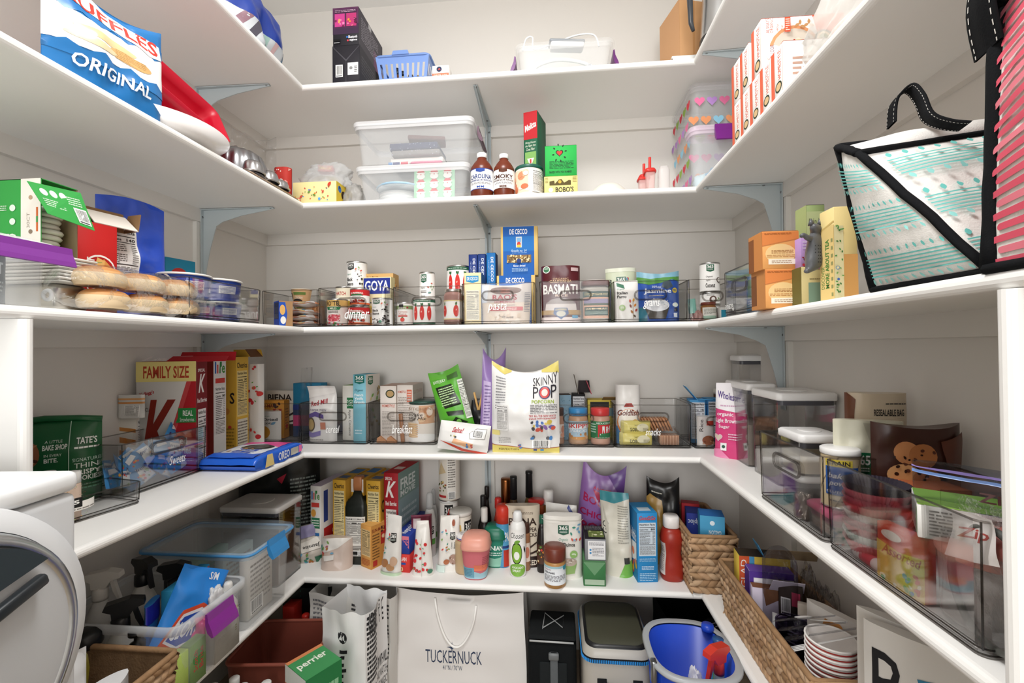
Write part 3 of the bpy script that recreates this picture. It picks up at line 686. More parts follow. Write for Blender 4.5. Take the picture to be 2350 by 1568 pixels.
# brown carton, paper roll and steel machine by the far corner
p, rz, w, h = at(1, 1545, 1600, -30, YF+.12)
carton('cardboard_box', 'plain brown cardboard box behind the steel kettle on the top shelf', 'box', (p[0]+.035, p[1], p[2]), math.radians(14), .12, .3, .16, 'c99a6c', [('r', .46, 0, .54, 1, 'bb8a5a')], left=[('r', 0, 0, 1, 1, 'cf9f73')])
t = thing('paper_roll', 'white paper roll lying in front of the brown cardboard box', 'paper roll', onz(1575, 150, ZT[1])); t.location = (ony(1572, 130, YF+.06).x, YF+.06, ZT[1])
q = MB(); q.lathe([(.014, -.05), (.021, -.05), (.021, .05), (.014, .05), (.014, -.05)], 'f6f5f1', 24, cap=False); q.xf(Matrix.Translation((0, 0, .0215)) @ Matrix.Rotation(PI/2, 4, 'Y')); q.obj('roll', t)
q = MB(); q.lathe([(.0125, -.049), (.014, -.049), (.014, .049), (.0125, .049), (.0125, -.049)], 'a97c58', 20, cap=False); q.xf(Matrix.Translation((0, 0, .0215)) @ Matrix.Rotation(PI/2, 4, 'Y')); q.obj('core', t)
pk = Vector((.63, 1.70, ZT[1]))
t = thing('electric_kettle', 'brushed steel kettle on a black base, on the top shelf corner', 'kettle', pk)
MB().lathe([(.082, 0), (.086, .004), (.086, .028), (.078, .034), (.07, .036)], '1c1c1e:p', 40).obj('base', t)
MB().lathe([(.07, .037), (.078, .05), (.078, .06), (.066, .25), (.064, .27)], 'c6c7c8:m', 40).obj('steel_body', t)
MB().lathe([(.0795, .04), (.0805, .052), (.0795, .064)], '141416:p', 40, cap=False).obj('band', t)
q = MB(); q.tube([(-.066, 0, .25), (-.1, 0, .25), (-.115, 0, .22), (-.112, 0, .13), (-.104, 0, .1)], [.012, .012, .011, .009, .006], '3a3d42:p', 10); q.obj('handle', t)
MB().lathe([(.064, .27), (.06, .285), (.02, .295), (.001, .296)], '1c1c1e:p', 30).obj('lid', t)
# ================================================================== SECOND SHELF
S2 = ZT[2]
p, rz, w, h = atL(2, 142, 352, 5, XL-.035)
# rotate so that the front looks down the room a little
pouch('chip_bag', 'blue and white chip bag with red lettering at the edge of the second shelf', 'chip bag', (XL-.02, p[1]+.005, S2), PI/2-.2, .245, .222, .085, '1f6fae:g',
      [('r', 0, .4, 1, .74, 'f3f2f0:g'), ('p', [(0, .36), (.12, .43), (.25, .38), (.38, .44), (.5, .38), (.62, .44), (.75, .38), (.88, .44), (1, .36), (1, .3), (0, .3)], '1f6fae:g'), ('p', [(0, .78), (.12, .72), (.25, .77), (.38, .71), (.5, .77), (.62, .71), (.75, .77), (.88, .7), (1, .76), (1, .84), (0, .84)], '1f6fae:g'),
       ('o', .42, .6, .26, .05, 'e4c190:g'), ('o', .62, .52, .2, .055, 'd9ae72:g'), ('o', .3, .5, .2, .035, 'ecd2a8:g'), ('l', .48, .47, .76, .57, 6, 'c79a5e:g', .25),
       ('p', [(.06, .97), (.3, .99), (.94, .86), (.96, .74), (.82, .71), (.4, .8), (.04, .86)], 'f5f3f1:g'), ('t', 'RUFFLES', .08, .745, .92, .965, 'cf3a2e:g', 'bd'),
       ('t', 'ORIGINAL', .17, .22, .82, .34, 'eef4fa:g', 'b')], bottom='pillow', amp=.013, freq=11, corner=.03, shoulder=.4, nu=30, nv=36)
# red plastic bowl tipped on its side behind the platter
def loc_on_line(px, X, k): y = onx(px, 300, X); return y
pt = onx(425, 262, XL-.12)
t = thing('serving_tray', 'red plastic tray tipped up behind the chip bag', 'lid', (XL-.13, pt.y-.02, S2+.17), PI/2, None, (math.radians(-38), 0))
t.rotation_euler = (math.radians(-32), math.radians(14), PI/2-.1)
q = MB(); RD = 'c5112f:p'; R = lambda s, z: [(x*s, z, y*s*.85) for x, y in rrect(.3, .2, .03)]
loft(q, [R(.86, .05), R(.92, .0), R(.97, -.03), R(1.0, -.03), R(.95, .002), R(.89, .055)], RD, True, True, True); q.obj('tray', t)
# red and white platter
pc = (XL-.15, onx(430, 320, XL-.02).y+.03, S2)
t = thing('serving_platter', 'wide white platter with a red inside lying behind the chip bag', 'platter', pc)
q = MB(); cup(q, .11, .185, .045, 'f3efec:p', 0, .004, 48); q.obj('dish', t)
MB().lathe([(.1, .0062), (.112, .007), (.178, .0425), (.179, .0455)], 'c31d33:p', 48, cap=False).obj('red_glaze', t)
MB().lathe([(.1, .0061), (.001, .0061)], 'b51a30:p', 48, cap=False).obj('center', t)
# clear bottle lying with a tag
pb = onx(505, 240, XL-.17)
t = thing('clear_bottle', 'clear empty plastic bottle with a price tag lying across the platter', 'bottle', (XL-.2, pb.y+.02, S2+.117), 0)
t.rotation_euler = (0, math.radians(62), math.radians(55))
MB().lathe([(.022, -.06), (.026, -.055), (.026, .02), (.011, .045), (.011, .06)], 'e9eaea:k', 20).obj('bottle_body', t)
MB().lathe([(.0125, .058), (.0125, .075)], 'f1f1f1:k', 16).obj('cap', t)
q = MB(); paint(q, wrapS(lambda z: .0262, 1.6, 2.2, 0, -.04, 0), .05, .04, [('r', 0, 0, 1, 1, 'f4f2ee'), ('bc', .15, .2, .85, .8)], (.2, 1)); q.obj('price_tag', t)
# fluted cake pans
def fluted(name, label, loc, r, h, n, mat, tilt=None, hole=True):
    t = thing(name, label, 'cake pan', loc, 0, None, tilt); q = MB(); prof = [(1.0, 0), (1.03, .004), (.98, .008), (.93, h*.5), (.8, h*.85), (.62, h), (.42, h*.95)]+([(.3, h*.7), (.25, h*.3)] if hole else [(.1, h*.9)])
    k = n*6; v = []
    for i, (a, z) in enumerate(prof):
        am = .05 if 2 < i < 6 else (.0 if i < 3 else .02)
        for j in range(k):
            q2 = 2*PI*j/k; rr = r*a*(1+am*abs(math.sin(n*q2/2))*1.6-am*.6); v.append((rr*math.cos(q2), rr*math.sin(q2), z))
    f = [(i*k+j, i*k+(j+1) % k, (i+1)*k+(j+1) % k, (i+1)*k+j) for i in range(len(prof)-1) for j in range(k)]
    q.add(v, f, mat, True); q.obj('pan_shell', t)
    e = MB(); e.tube([(r*1.03*math.cos(2*PI*i/40), r*1.03*math.sin(2*PI*i/40), .004) for i in range(40)], .003, mat, 6, True); e.obj('rolled_rim', t); return t
SIL = 'c3c3c4:m'
pp = onx(560, 385, XL-.1)
fluted('bundt_pan', 'large fluted silver cake pan turned upside down behind the small tins', (XL-.125, pp.y+.0, S2+.022), .098, .09, 16, 'aeb0b4:m')
pp = onx(603, 420, XL-.035)
k = 0
for i, (dx, dy, r, hh) in enumerate(((-.045, -.04, .036, .032), (-.045, .045, .034, .03), (-.05, .118, .034, .026))):
    fluted('muffin_tin', ['small fluted silver tin nearest the platter on the second shelf', 'small fluted silver tin in the middle of the second shelf row', 'small fluted silver tin nearest the yellow sprinkle box'][i], (XL+dx, pp.y+dy, S2+.0222), r*1.05, hh*1.3, 10, SIL, None, False)
t = thing('baking_sheet', 'thin silver and brown trays stacked flat beneath the small fluted tins', 'tray', (XL-.09, pp.y+.03, S2)); q = MB()
for i, c in enumerate(('8f8680:m', 'b08a66', 'a9a39d:m', 'c7b49c', 'a08a78', 'b9b3ad:m', '9a6f4c', 'b5afa9:m')): q.bbox(-.075+.004*i, -.16+.01*i, .0028*i, .083-.003*i, .15-.006*i, .0028*i+.0022, c, .0008, 1)
q.obj('tray_sheet', t)
# red gift bags
p, rz, w, h = atL(2, 560, 650, 345, XL-.235)
t = pouch('gift_bag', 'red gift bag with white lettering behind the fluted silver pan', 'gift bag', (XL-.25, pp.y+.11, S2), PI/2-.9, .15, .15, .07, 'c11d1f:g', [('p', [(.0, .1), (.3, .2), (.25, .5), (.05, .55)], 'e9b7b0'), ('p', [(.35, .6), (.55, .5), (.5, .9), (.3, .95)], 'f0d8d2'), ('l', .6, .1, .95, .6, 6, 'f2dcd6', .3)], top='open', amp=.008)
p, rz, w, h = at(2, 632, 669, 388, YF+.045)
pouch('gift_bag', 'small red gift bag with white hearts beside the yellow sprinkle box', 'gift bag', (p[0], YF+.02, S2), 0, w, h, .05, 'c23a32', [('h', .45, .6, .26, 'f0d5cd'), ('dots', .05, .05, .95, .95, 26, .05, ('f0d9d2', 'e9a79c')), ('h', .45, .6, .16, 'c23a32')], top='open', amp=.003)
pouch('cellophane_wrap', 'clear cellophane bow rising behind the red gift bags', 'cellophane', (XL-.16, pp.y+.14, S2), PI/2-.7, .16, .24, .03, FILM, amp=.02, freq=22, top='open', corner=.03)
# yellow sprinkle box with bag on it
p, rz, w, h = at(2, 672, 772, 417, YF+.012)
spr = [('dots', .05, .1, .95, .8, 26, .018, ('c9533f', '6f8f3f', '4e8fd0', 'd98a2f', 'b0432f')), ('leaf', .2, .3, .09, 40, 'c9533f'), ('leaf', .5, .35, .08, -30, '6f8f3f'), ('leaf', .7, .5, .08, 60, 'c9533f'), ('leaf', .38, .5, .07, 20, '5f8f3f'), ('c', .14, .14, .05, 'cf6a5a'), ('c', .14, .14, .03, 'f3e6a6'), ('c', .62, .16, .03, '5fa5df'), ('leaf', .85, .85, .12, 50, 'd0402f')]
carton('cake_mix_box', 'pale yellow box with coloured sprinkles at the inner corner of the second shelf', 'box', p, 0, w, h, .14, 'efe0a0', spr, [('r', 0, 0, 1, 1, 'd9ba3d'), ('o', .2, .7, .1, .16, '2f6fc0'), ('c', .2, .78, .04, '223'*2), ('o', .45, .5, .16, .22, '3d2a1c'), ('o', .7, .3, .14, .2, 'f0e6c8'), ('o', .85, .55, .1, .15, '4b3323')])
hb2 = h
heap('plastic_grocery_bag', 'crumpled grey plastic grocery bag on top of the yellow sprinkle box', 'plastic bag', (p[0]+.012, YF+.02, S2+hb2), 0, .21, .15, .1, 'd5d6d6:q', .3)
carton('snack_box', 'small red and yellow carton poking out of the grey grocery bag', 'box', (p[0]+.0, YF+.1, S2+hb2+.075), .25, .06, .028, .04, 'c9422f', [('t', 'MACA', .1, .3, .9, .7, 'f0d060', 'b')], topcol='d9a53f')
heap('plastic_grocery_bag', 'clear crumpled bag slumped against the side of the yellow sprinkle box', 'plastic bag', (p[0]+.14, YF+.05, S2), .3, .1, .12, .1, 'bfbdb9:q', .3)
# pair of latch totes
p, rz, w, h = at(2, 812, 1078, 372, YF+.015)
lo = tote('lower clear latch tote holding plates and a green holiday sheet', p, 0, w, .27, h, 'f2f3f4:q', '6b2a73:p', latch_sides='r')
x0, y0, z0 = p
t = thing('paper_plate_stack', 'stack of white paper plates inside the lower latch tote', 'plates', (x0-.08, y0+.12, z0+.004)); q = MB()
for i in range(7): cup(q, .07, .092, .008, 'f3f3f1' if i % 2 else 'dfe2e2', .006*i, .002, 32)
q.obj('plate_layer', t)
t = thing('food_container', 'pale blue rimmed container leaning on plates in the lower latch tote', 'container', (x0-.07, y0+.10, z0+.06)); MB().lathe([(.095, 0), (.1, .006), (.09, .016), (.05, .026), (.001, .028)], 'dfe9ef:p', 36).obj('dome', t); MB().lathe([(.1, .004), (.104, .008), (.1, .012)], 'a8cbe2:p', 36, cap=False).obj('blue_rim', t)
def santa(u, v, s): return [('c', u, v+.03, s*.75, 'f3d9cf'), ('p', [(u-s*.9, v+.06), (u+s*.9, v+.06), (u+s*.3, v+.2), (u-s*.3, v+.2)], 'c9434a'), ('r', u-s*.95, v+.045, u+s*.95, v+.075, 'f4f1ee'), ('o', u, v-.06, s*.85, .1, 'f4f1ee'), ('c', u, v+.01, s*.15, 'd98a80')]
t = thing('holiday_sheet', 'mint green sheet with red capped round faces inside the lower latch tote', 'paper', (x0+.085, y0+.028, z0+.004), 0, None, (math.radians(-4), 0))
q = MB(); q.bbox(-.083, 0, 0, .083, .003, .118, 'a5dcb4', .0006, 1); q.obj('sheet', t); q = MB()
paint(q, lambda u, v, o: (-.083+.166*u, -o, .118*v), .166, .118, sum([santa(.17+.33*i, .2+.33*j, .12) for i in range(3) for j in range(3)], [])); q.obj('printed_face', t)
p, rz, w, h = at(2, 806, 1088, 268, YF+.015, ZT[2]+h+.002)
tote('upper clear latch tote stacked on the other, holding folded navy cloth', p, 0, w, .27, h, 'f2f3f4:q', '4c1836:p', latch_sides='r')
x0, y0, z0 = p
for i, (nm, lb, bx, c) in enumerate((('cloth', 'navy dotted folded cloth inside the upper latch tote', (-.11, .05, .07, .09, .2, .1), '343a5c:f'), ('table_runner', 'grey patterned folded runner under the navy cloth', (-.1, .045, .045, .1, .2, .068), '8a8784:f'), ('cloth', 'white folded linens in the upper latch tote', (-.11, .06, .02, .11, .22, .043), 'e6e0da:f'), ('napkin_pack', 'pink napkin pack at the bottom of the upper latch tote', (-.02, .04, .005, .11, .2, .019), 'd3688a'), ('napkin_pack', 'striped blue and red napkin pack at the bottom of the upper latch tote', (-.11, .04, .005, -.024, .2, .019), 'ece8e4'))):
    t = thing(nm, lb, 'linen', (x0, y0, z0), 0)
    a, b, c0, d, e, f = bx; q = MB(); q.bbox(a, b, c0, d, e, f, c, .006, 2); q.obj('folded_layer', t)
    if 'striped' in lb:
        q = MB(); paint(q, lambda u, v, o: (a+(d-a)*u, b-o, c0+(f-c0)*v), d-a, f-c0, [('r', 0, .1, .2, .9, '4f87c0'), ('r', .22, .1, .55, .9, '3a4273'), ('r', .6, .1, .95, .9, 'c94a5a')]); q.obj('stripe', t)
    if 'navy' in lb:
        q = MB(); paint(q, lambda u, v, o: (a+(d-a)*u, b-o, c0+(f-c0)*v), d-a, f-c0, [('dots', 0, 0, 1, 1, 16, .008, ('b9bdd0',))]); q.obj('dot_pattern', t)
t = thing('wooden_rod', 'brown striped folded scarf above the navy cloth', 'linen', (x0+.05, y0+.1, z0+.112), .2); MB().bbox(-.09, -.04, 0, .06, .04, .018, '7d5a55:f', .006).obj('folded_layer', t)
# barbecue sauce bottles
def sauce(pl, pr, pt, top, sub, label, band):
    p, rz, w, h = at(2, pl, pr, pt, YF+.02); r = w/2; p = (p[0], p[1]+r, p[2])
    prof = [(r*.92, 0), (r, .004), (r, h*.62), (r*.96, h*.68), (r*.7, h*.78), (r*.42, h*.86), (r*.4, h*.9)]
    return bottle('sauce_bottle', label, 'bottle', p, prof, '6b2a12:g', [([(r*.43, h*.895), (r*.45, h*.9), (r*.45, h*.985), (r*.4, h)], 'f4f3f0:p')],
       (h*.16, h*.6, PI*1.25, 'f3f1ee', [('r', 0, 0, 1, .03, band), ('r', 0, .97, 1, 1, band), ('p', [(.4, .97), (.6, .97), (.6, .86), (.5, .8), (.4, .86)], band), ('t', top, .24, .5, .76, .72, '2c3f78' if band[0] == '2' else '4a2b22', 'b'), ('t', sub, .22, .38, .78, .47, '2c3f78' if band[0] == '2' else '4a2b22', 'b'), ('l', .26, .24, .74, .34, 3, '8a8a90'), ('t', 'MM', .42, .06, .58, .16, band, 'b'), ('l', .02, .3, .18, .85, 12, '9a9aa0')]))
sauce(1076, 1129, 342, 'CAROLINA', 'BARBEQUE SAUCE', 'brown barbecue sauce bottle with a blue edged label on the second shelf', '2b4a9a')
sauce(1130, 1179, 345, 'SMOKY', 'BARBEQUE SAUCE', 'brown barbecue sauce bottle with a brown edged label on the second shelf', '5a3020')
# coffee filter box
p, rz, w, h = at(2, 1204, 1234, 256, YF+.13)
GRN = '1d5a3f'
p = (p[0], p[1], p[2])
carton('coffee_filter_box', 'tall red and green coffee filter carton behind the cream canister', 'box', p, math.radians(-16), w*1.1, h, .12, GRN,
       [('r', 0, .7, 1, 1, 'b8232b'), ('t', 'Melitta', .1, .78, .92, .9, 'f4ece8', 'be'), ('t', 'Bring Home', .12, .645, .88, .675, 'e6ecd8', 'i'), ('t', 'the Right Size', .12, .61, .88, .64, 'e6ecd8', 'i'), ('t', 'Cone Filter', .18, .575, .82, .605, 'e6ecd8', 'i'), ('r', .1, .06, .9, .56, '7fae5f')]+sum([[('p', [(.25, .49-.125*i), (.75, .49-.125*i), (.58, .42-.125*i), (.42, .42-.125*i)], 'f0ead8'), ('t', n_, .44, .435-.125*i, .56, .48-.125*i, 'c23a3a', 'b')] for i, n_ in enumerate('1246')], []),
       left=[('r', 0, .7, 1, 1, 'b8232b'), ('t', 'Melitta', .1, .76, .9, .9, 'f4ece8', 'be'), ('p', [(.2, .2), (.8, .25), (.75, .6), (.3, .5)], 'e3cfae'), ('l', .1, .05, .9, .18, 4, '8fb58f')], topcol='b8232b')
# canister with green lid
p, rz, w, h = at(2, 1180, 1246, 375, YF+.02); r = w/2
turned('mix_canister', 'cream canister with a dark green lid beside the barbecue bottles', 'canister', (p[0], p[1]+r, p[2]), [('canister_body', [(r*.98, 0), (r*.98, h-.014)], 'ece4d8'), ('lid', [(r*1.0, h-.014), (r*1.02, h-.01), (r*1.02, h-.003), (r*.98, h)], '1f5a4c:p')],
       (0.001, h-.015, PI*1.3, 'f1ebe2', [('r', .1, .1, .5, .95, 'ecd0b4'), ('dots', .12, .15, .48, .9, 12, .07, ('d98f6a', 'e8b998', 'f3e0cf', 'c9734f')), ('n', .56, .1, .9, .92, 'f6f3ee')]))
# green and yellow bar cartons
p, rz, w, h = at(2, 1249, 1326, 404, YF+.02)
carton('snack_bar_box', 'pale yellow carton with black lettering under the bright green carton', 'box', p, 0, w, h, .1, 'ead98c', [('t', "BOBO'S", .34, .04, .88, .36, '2b2720', 'b'), ('p', [(.16, .7), (.3, .75), (.32, .55), (.44, .8), (.52, .82), (.6, .6), (.74, .75), (.8, .72), (.8, .46), (.16, .46)], '574a22'), ('c', .47, .66, .05, 'c7a83f'), ('l', .03, .6, .12, .95, 4, '8a7d4a'), ('l', .85, .6, .97, .95, 4, '8a7d4a'), ('c', .2, .2, .07, 'f6efcf')], left=[('r', 0, 0, 1, 1, 'd9c67a')], topcol='d9c67a')
pg, rz, wg, hg = at(2, 1251, 1324, 334, YF+.022, ZT[2]+h+.0005)
carton('snack_bar_box', 'bright green carton with a red heart standing on the pale yellow carton', 'box', pg, 0, wg, hg, .1, '2fae4f', [('h', .46, .76, .12, '201f1d'), ('h', .46, .76, .09, 'd23a32'), ('l', .14, .24, .9, .5, 6, '14502a'), ('t', 'BAKED WITH YOU IN MIND', .14, .1, .84, .17, '12361f', 'b')]+[('leaf', .46+.2*math.cos(a), .76+.27*math.sin(a), .08, math.degrees(a), '1c2a1e') for a in [PI*2*i/8+.2 for i in range(8)]], left=[('r', 0, 0, 1, 1, '249a45')], topcol='249a45', flap=[((0, 0), (1, 0), math.radians(75), -.02, '8a6a48')] if False else None)
# bowls and ice pop moulds
p, rz, w, h = at(2, 1354, 1452, 393, YF+.03)
t = thing('paper_bowl_stack', 'stack of white paper bowls turned upside down on the second shelf', 'bowls', (p[0], p[1]+w/2, p[2])); q = MB()
for i in range(5): q.lathe([(w/2-.001*i, .003*i), (w/2+.001-.001*i, .0035*i+.002), (w*.36, .022+.0035*i), (w*.28, .034+.0035*i), (.001, .035+.0035*i)], 'eeece4' if i % 2 else 'e2dfd5', 36, cap=False)
q.obj('bowl_layer', t)
p, rz, w, h = at(2, 1478, 1511, 380, YF+.03)
for i, (dx, dy, hh, lb) in enumerate(((0, 0, h, 'frosted ice pop mold with the tallest red stick'), (-.022, .02, h*.7, 'frosted ice pop mold with a red cap beside the paper bowls'), (-.012, .05, h*.95, 'frosted ice pop mold with a red stick behind the front one'))):
    t = thing('ice_pop_mold', lb, 'ice pop mold', (p[0]+dx, p[1]+.02+dy, p[2])); q = MB()
    MB().lathe([(.012, 0), (.015, .004), (.019, hh*.8)], 'eec9c4:q', 18, 2).obj('frosted_tube', t)
    MB().lathe([(.021, hh*.76), (.023, hh*.78), (.023, hh*.84), (.018, hh*.93), (.008, hh*.97)], 'cf2f28:p', 18, 1).obj('red_cap', t)
    q = MB(); q.bbox(-.005, -.004, hh*.95, .005, .004, hh*.95+(.045 if i != 1 else .012), 'cf2f28:p', .002); q.obj('stick', t)
p, rz, w, h = at(2, 1513, 1540, 376, YF+.03)
t = thing('ice_pop_mold', 'frosted ice pop mold without a cap beside the red capped ones', 'ice pop mold', (p[0], p[1]+.02, p[2])); MB().lathe([(w*.45, 0), (w*.5, .004), (w*.48, h*.8), (w*.36, h*.95), (.001, h)], 'e9e4e2:q', 18, 1).obj('frosted_tube', t)
# hearts tote and pink tote in the far corner
hearts = lambda seed_: [('h', (i+.5+(.5 if j % 2 else 0))/5 % 1, (j+.5)/5, .085, ('d23a4a', 'e87aa5', '8fc4dc', '8fae4a', 'b58acb', 'e79a6a')[(i*3+j*2+seed_) % 6]) for j in range(5) for i in range(5)]
t = tote('heart printed clear tote in the far corner behind the oatmeal cartons', (.668, YF+.095, S2), 0, .25, .28, .44, 'e9e6ea:x', '8d5aa0:p', latch_sides='', lw=.08)
for nm, S, W in (('front_print', lambda u, v, o: (-.117+.234*u, .006-o, .03+.37*v), .234), ('side_print', lambda u, v, o: (-.119-o*2, .27-.26*u, .03+.37*v), .26)):
    q = MB(); paint(q, S, W, .37, hearts(len(nm)), None, 3, .0012); q.obj(nm, t)
p, rz, w, h = at(2, 1545, 1720, 298, YF+.01)
t = tote('pink tinted tote with a purple latch in front of the heart printed tote', (.645, YF+.012, S2), 0, .26, .078, .232, 'efdcec:q', '7a1f86:p', latch_sides='f', lw=.1)
for i, (x, y, z, r, c, lb) in enumerate(((XR+.08, YF+.05, .045, .035, '8fb4d2:f', 'pale blue folded cloth inside the pink tinted tote'), (XR+.14, YF+.05, .06, .035, 'd98a98:f', 'pink bundle inside the pink tinted tote'), (XR+.04, YF+.05, .035, .03, 'cfe3ea:f', 'white and aqua zigzag bundle inside the pink tinted tote'))):
    t = thing('cloth_bundle', lb, 'cloth', (x, y, S2+.004)); q = MB(); blob(q, 0, 0, z*.55, r, r*.8, z, c, 10, .25, i*3.3); q.obj('bundle', t)
# oatmeal cartons on the second shelf, by the quilted-bag wall
ORG = 'e0684a'
endp = [('r', 0, 0, .28, 1, ORG), ('t', 'HOMESTYLE', .55, .34, .8, .92, ORG, 'v'), ('o', .6, .2, .26, .11, '2e3a28'), ('o', .6, .2, .2, .075, 'd8b98a'), ('r', .9, .05, .94, .95, 'e9d3c8')]
def oat(y, z, label, h=.118, big=False):
    w, d = .2, .058
    front = [('p', [(.62, 1), (1, 1), (1, .3), (.8, .32), (.7, .55)], 'd2502c'), ('o', .4, .36, .31, .47, 'd99a6c'), ('o', .4, .36, .27, .41, 'cfc6b8'), ('dots', .2, .1, .6, .6, 34, .02, ('a99c88', 'e6dfd2', '877a66', 'd8cfc0')), ('c', .44, .42, .085, 'f2e3b4'), ('c', .45, .2, .085, 'f0dfae'), ('c', .36, .16, .07, 'ecd79e'), ('dots', .38, .3, .6, .55, 7, .022, ('a8342a', 'c4503a')), ('c', .14, .3, .1, 'f5f2ee'), ('t', 'NEW LOOK', .09, .12, .14, .46, '7a2d4a', 'v'), ('c', .74, .52, .11, '2e3a28'), ('c', .74, .52, .085, 'd8b98a'), ('c', .74, .52, .06, '7d8a55'), ('t', "NATURE'S PATH", .66, .3, .69, .72, 'f0e6cf', 'v'), ('t', 'ALWAYS', .04, .68, .085, .96, 'b3452f', 'v'), ('t', 'ORGANIC', .09, .68, .13, .96, 'b3452f', 'v'), ('t', '40g', .17, .7, .2, .84, 'c9583c', 'v'), ('t', '6g', .22, .72, .25, .82, 'c9583c', 'v'), ('r', .27, .68, .34, .96, 'c9583c'), ('l', .28, .7, .33, .94, 6, 'f2d9cc')]+[('leaf', .42+.035*i, .8+.05*math.sin(i*2), .07, 30+60*i, 'b98a5c') for i in range(6)]+[('t', 'FREE', .86, .5, .89, .7, 'f6e8df', 'v'), ('t', 'LINE', .92, .55, .97, .8, 'f6e8df', 'v')] if big else [('l', .1, .3, .9, .7, 4, 'c9a392')]
    return carton('oatmeal_box', label, 'box', (XR+.012+w/2+(.004 if big else 0), y, z), 0, w, h, d, 'f2ede8', front, left=endp, top=[('r', 0, 0, 1, .2, ORG)], group=None)
ORD = ('nearest the doorway', 'second', 'third', 'fourth', 'farthest from the doorway')
for i in range(5): oat(1.085+.06*i, S2, 'white and orange oatmeal carton in the lower row, '+(ORD[i] if i in (0, 4) else ORD[i]+' from the doorway'))
for i in range(2): oat(1.265+.06*i, S2+.1185, 'white and orange oatmeal carton in the upper row, '+('just behind the bowl picture' if i == 0 else 'farthest back'))
oat(1.2, S2+.1185, 'white and orange oatmeal carton with a bowl picture facing the doorway', .135, True)
t = heap('plastic_grocery_bag', 'white translucent plastic bag slumped along the edge by the oatmeal cartons', 'plastic bag', (XR+.004, .905, S2), -PI/2, .34, .2, .16, 'f0ece6:q', .26)
heap('plastic_grocery_bag', 'white crinkled plastic bag near the doorway end of the second shelf', 'plastic bag', (XR+.01, .70, S2), -PI/2, .16, .16, .1, 'eeefee:q', .3)
pouch('fabric_bag', 'black glossy bag resting on the white crinkled plastic bag', 'bag', (XR+.17, .80, S2+.155), -PI/2, .14, .2, .06, '15171a:g', amp=.008, top='open')
# ================================================================== MIDDLE SHELF, washer side
S3 = ZT[3]
def cL(k, pl, pr, pt, X, zb=None):
    p, rz, w, h = atL(k, pl, pr, pt, X, zb); return (p[0]-w/2, p[1], p[2]), w/2, h
def cR(k, pl, pr, pt, X, zb=None):
    p, rz, w, h = atL(k, pl, pr, pt, X, zb); return (p[0]+w/2, p[1], p[2]), w/2, h
def cB(k, pl, pr, pt, Y, zb=None):
    p, rz, w, h = at(k, pl, pr, pt, Y, zb); return (p[0], p[1]+w/2, p[2]), w/2, h
p, rz, w, h = atL(3, -60, 128, 548, XL-.015)
tote('clear tote with a purple handle and white rim on the middle shelf, washer side', p, rz, w, .11, h+.01, 'f4f5f5:q', '7d3192:p', latch_sides='f', rim='f4f5f5:q', lw=.17, ls=.62)
pouch('foil_packet', 'dark teal packet leaning inside the clear tote with the purple handle', 'packet', (p[0]-.03, p[1]-.02, S3+.004), rz+.5, .12, .115, .02, '3d5560:g', [('t', 'BUST', .2, .5, .8, .7, 'c9d4d8', 'b'), ('l', .2, .2, .8, .4, 3, 'a9b8be')], top='open', amp=.003)
# lidded trays and bowls under the green carton
t = thing('foil_pan_stack', 'stack of shallow foil pans with white lids beneath the open green carton', 'pans', (XL-.15, .905, S3)); q = MB()
for i in range(8): q.bbox(-.085+.001*(i % 3), -.042, .062+.0075*i, .085, .042, .068+.0075*i, 'd9d5cd' if i % 2 else 'b8b6ae', .002, 1)
q.obj('pan_rim', t); q = MB(); q.bbox(-.07, -.036, 0, .07, .036, .062, 'cdcac4:m', .012, 2); q.obj('foil_pan', t)
gz = S3+.0625+.0075*8+.001
t = thing('popsicle_stick_box', 'open green carton of white wrapped goods, on the stacked foil pans', 'box', (XL-.111, .905, gz)); GC = '3aa04a'; BRN = '8f7b5f'
th = .0015; x0, x1, y0, y1, H = -.24, .0, -.04, .035, .165
q = MB(); q.box(x0, y0, 0, x1, y0+th, H, GC); q.box(x0, y1-th, 0, x1, y1, H, BRN); q.box(x0, y0, 0, x1, y1, th, BRN); q.box(x0, y0, H-th, x1, y1, H, GC); q.box(x0, y0, 0, x0+th, y1, H, BRN); q.obj('carton', t)
q = MB(); paint(q, lambda u, v, o: (x0+(x1-x0)*u, y0-o, H*v), x1-x0, H, [('r', .8, 0, 1, 1, 'ece6dc'), ('t', '30CT', .86, .35, .89, .55, '9a8f80', 'v'), ('r', .955, .3, .975, .62, 'c96a3a'), ('r', .955, .42, .975, .5, '4f9a55'), ('c', .9, .75, .02, 'b59a80'), ('c', .9, .3, .02, '8a7a68'), ('t', 'SWEET', .45, .04, .76, .16, 'e3f0df', 'ub'), ('t', 'CLO', .56, .18, .76, .28, 'e3f0df', 'ub'), ('c', .72, .62, .03, 'dceedd'), ('c', .72, .44, .03, 'dceedd'), ('l', .5, .58, .66, .66, 3, 'cfe6cf')]); q.obj('front_print', t)
def flapq(t, nm, A, B, C_, D, c, dec, W, H):
    A, B, C_, D = map(Vector, (A, B, C_, D)); nn = (B-A).cross(D-A).normalized()*.0012; q = MB()
    q.add([A, B, C_, D, A-nn, B-nn, C_-nn, D-nn], [(0, 1, 2, 3), (7, 6, 5, 4), (0, 4, 5, 1), (1, 5, 6, 2), (2, 6, 7, 3), (3, 7, 4, 0)], c); o = q.obj(nm, t)
    if dec: q = MB(); paint(q, lambda u, v, o_: tuple((A*(1-u)+B*u)*(1-v)+(D*(1-u)+C_*u)*v+nn*(.3+o_*800)), W, H, dec); q.obj('flap_print', t)
o_ = Vector(t.location)
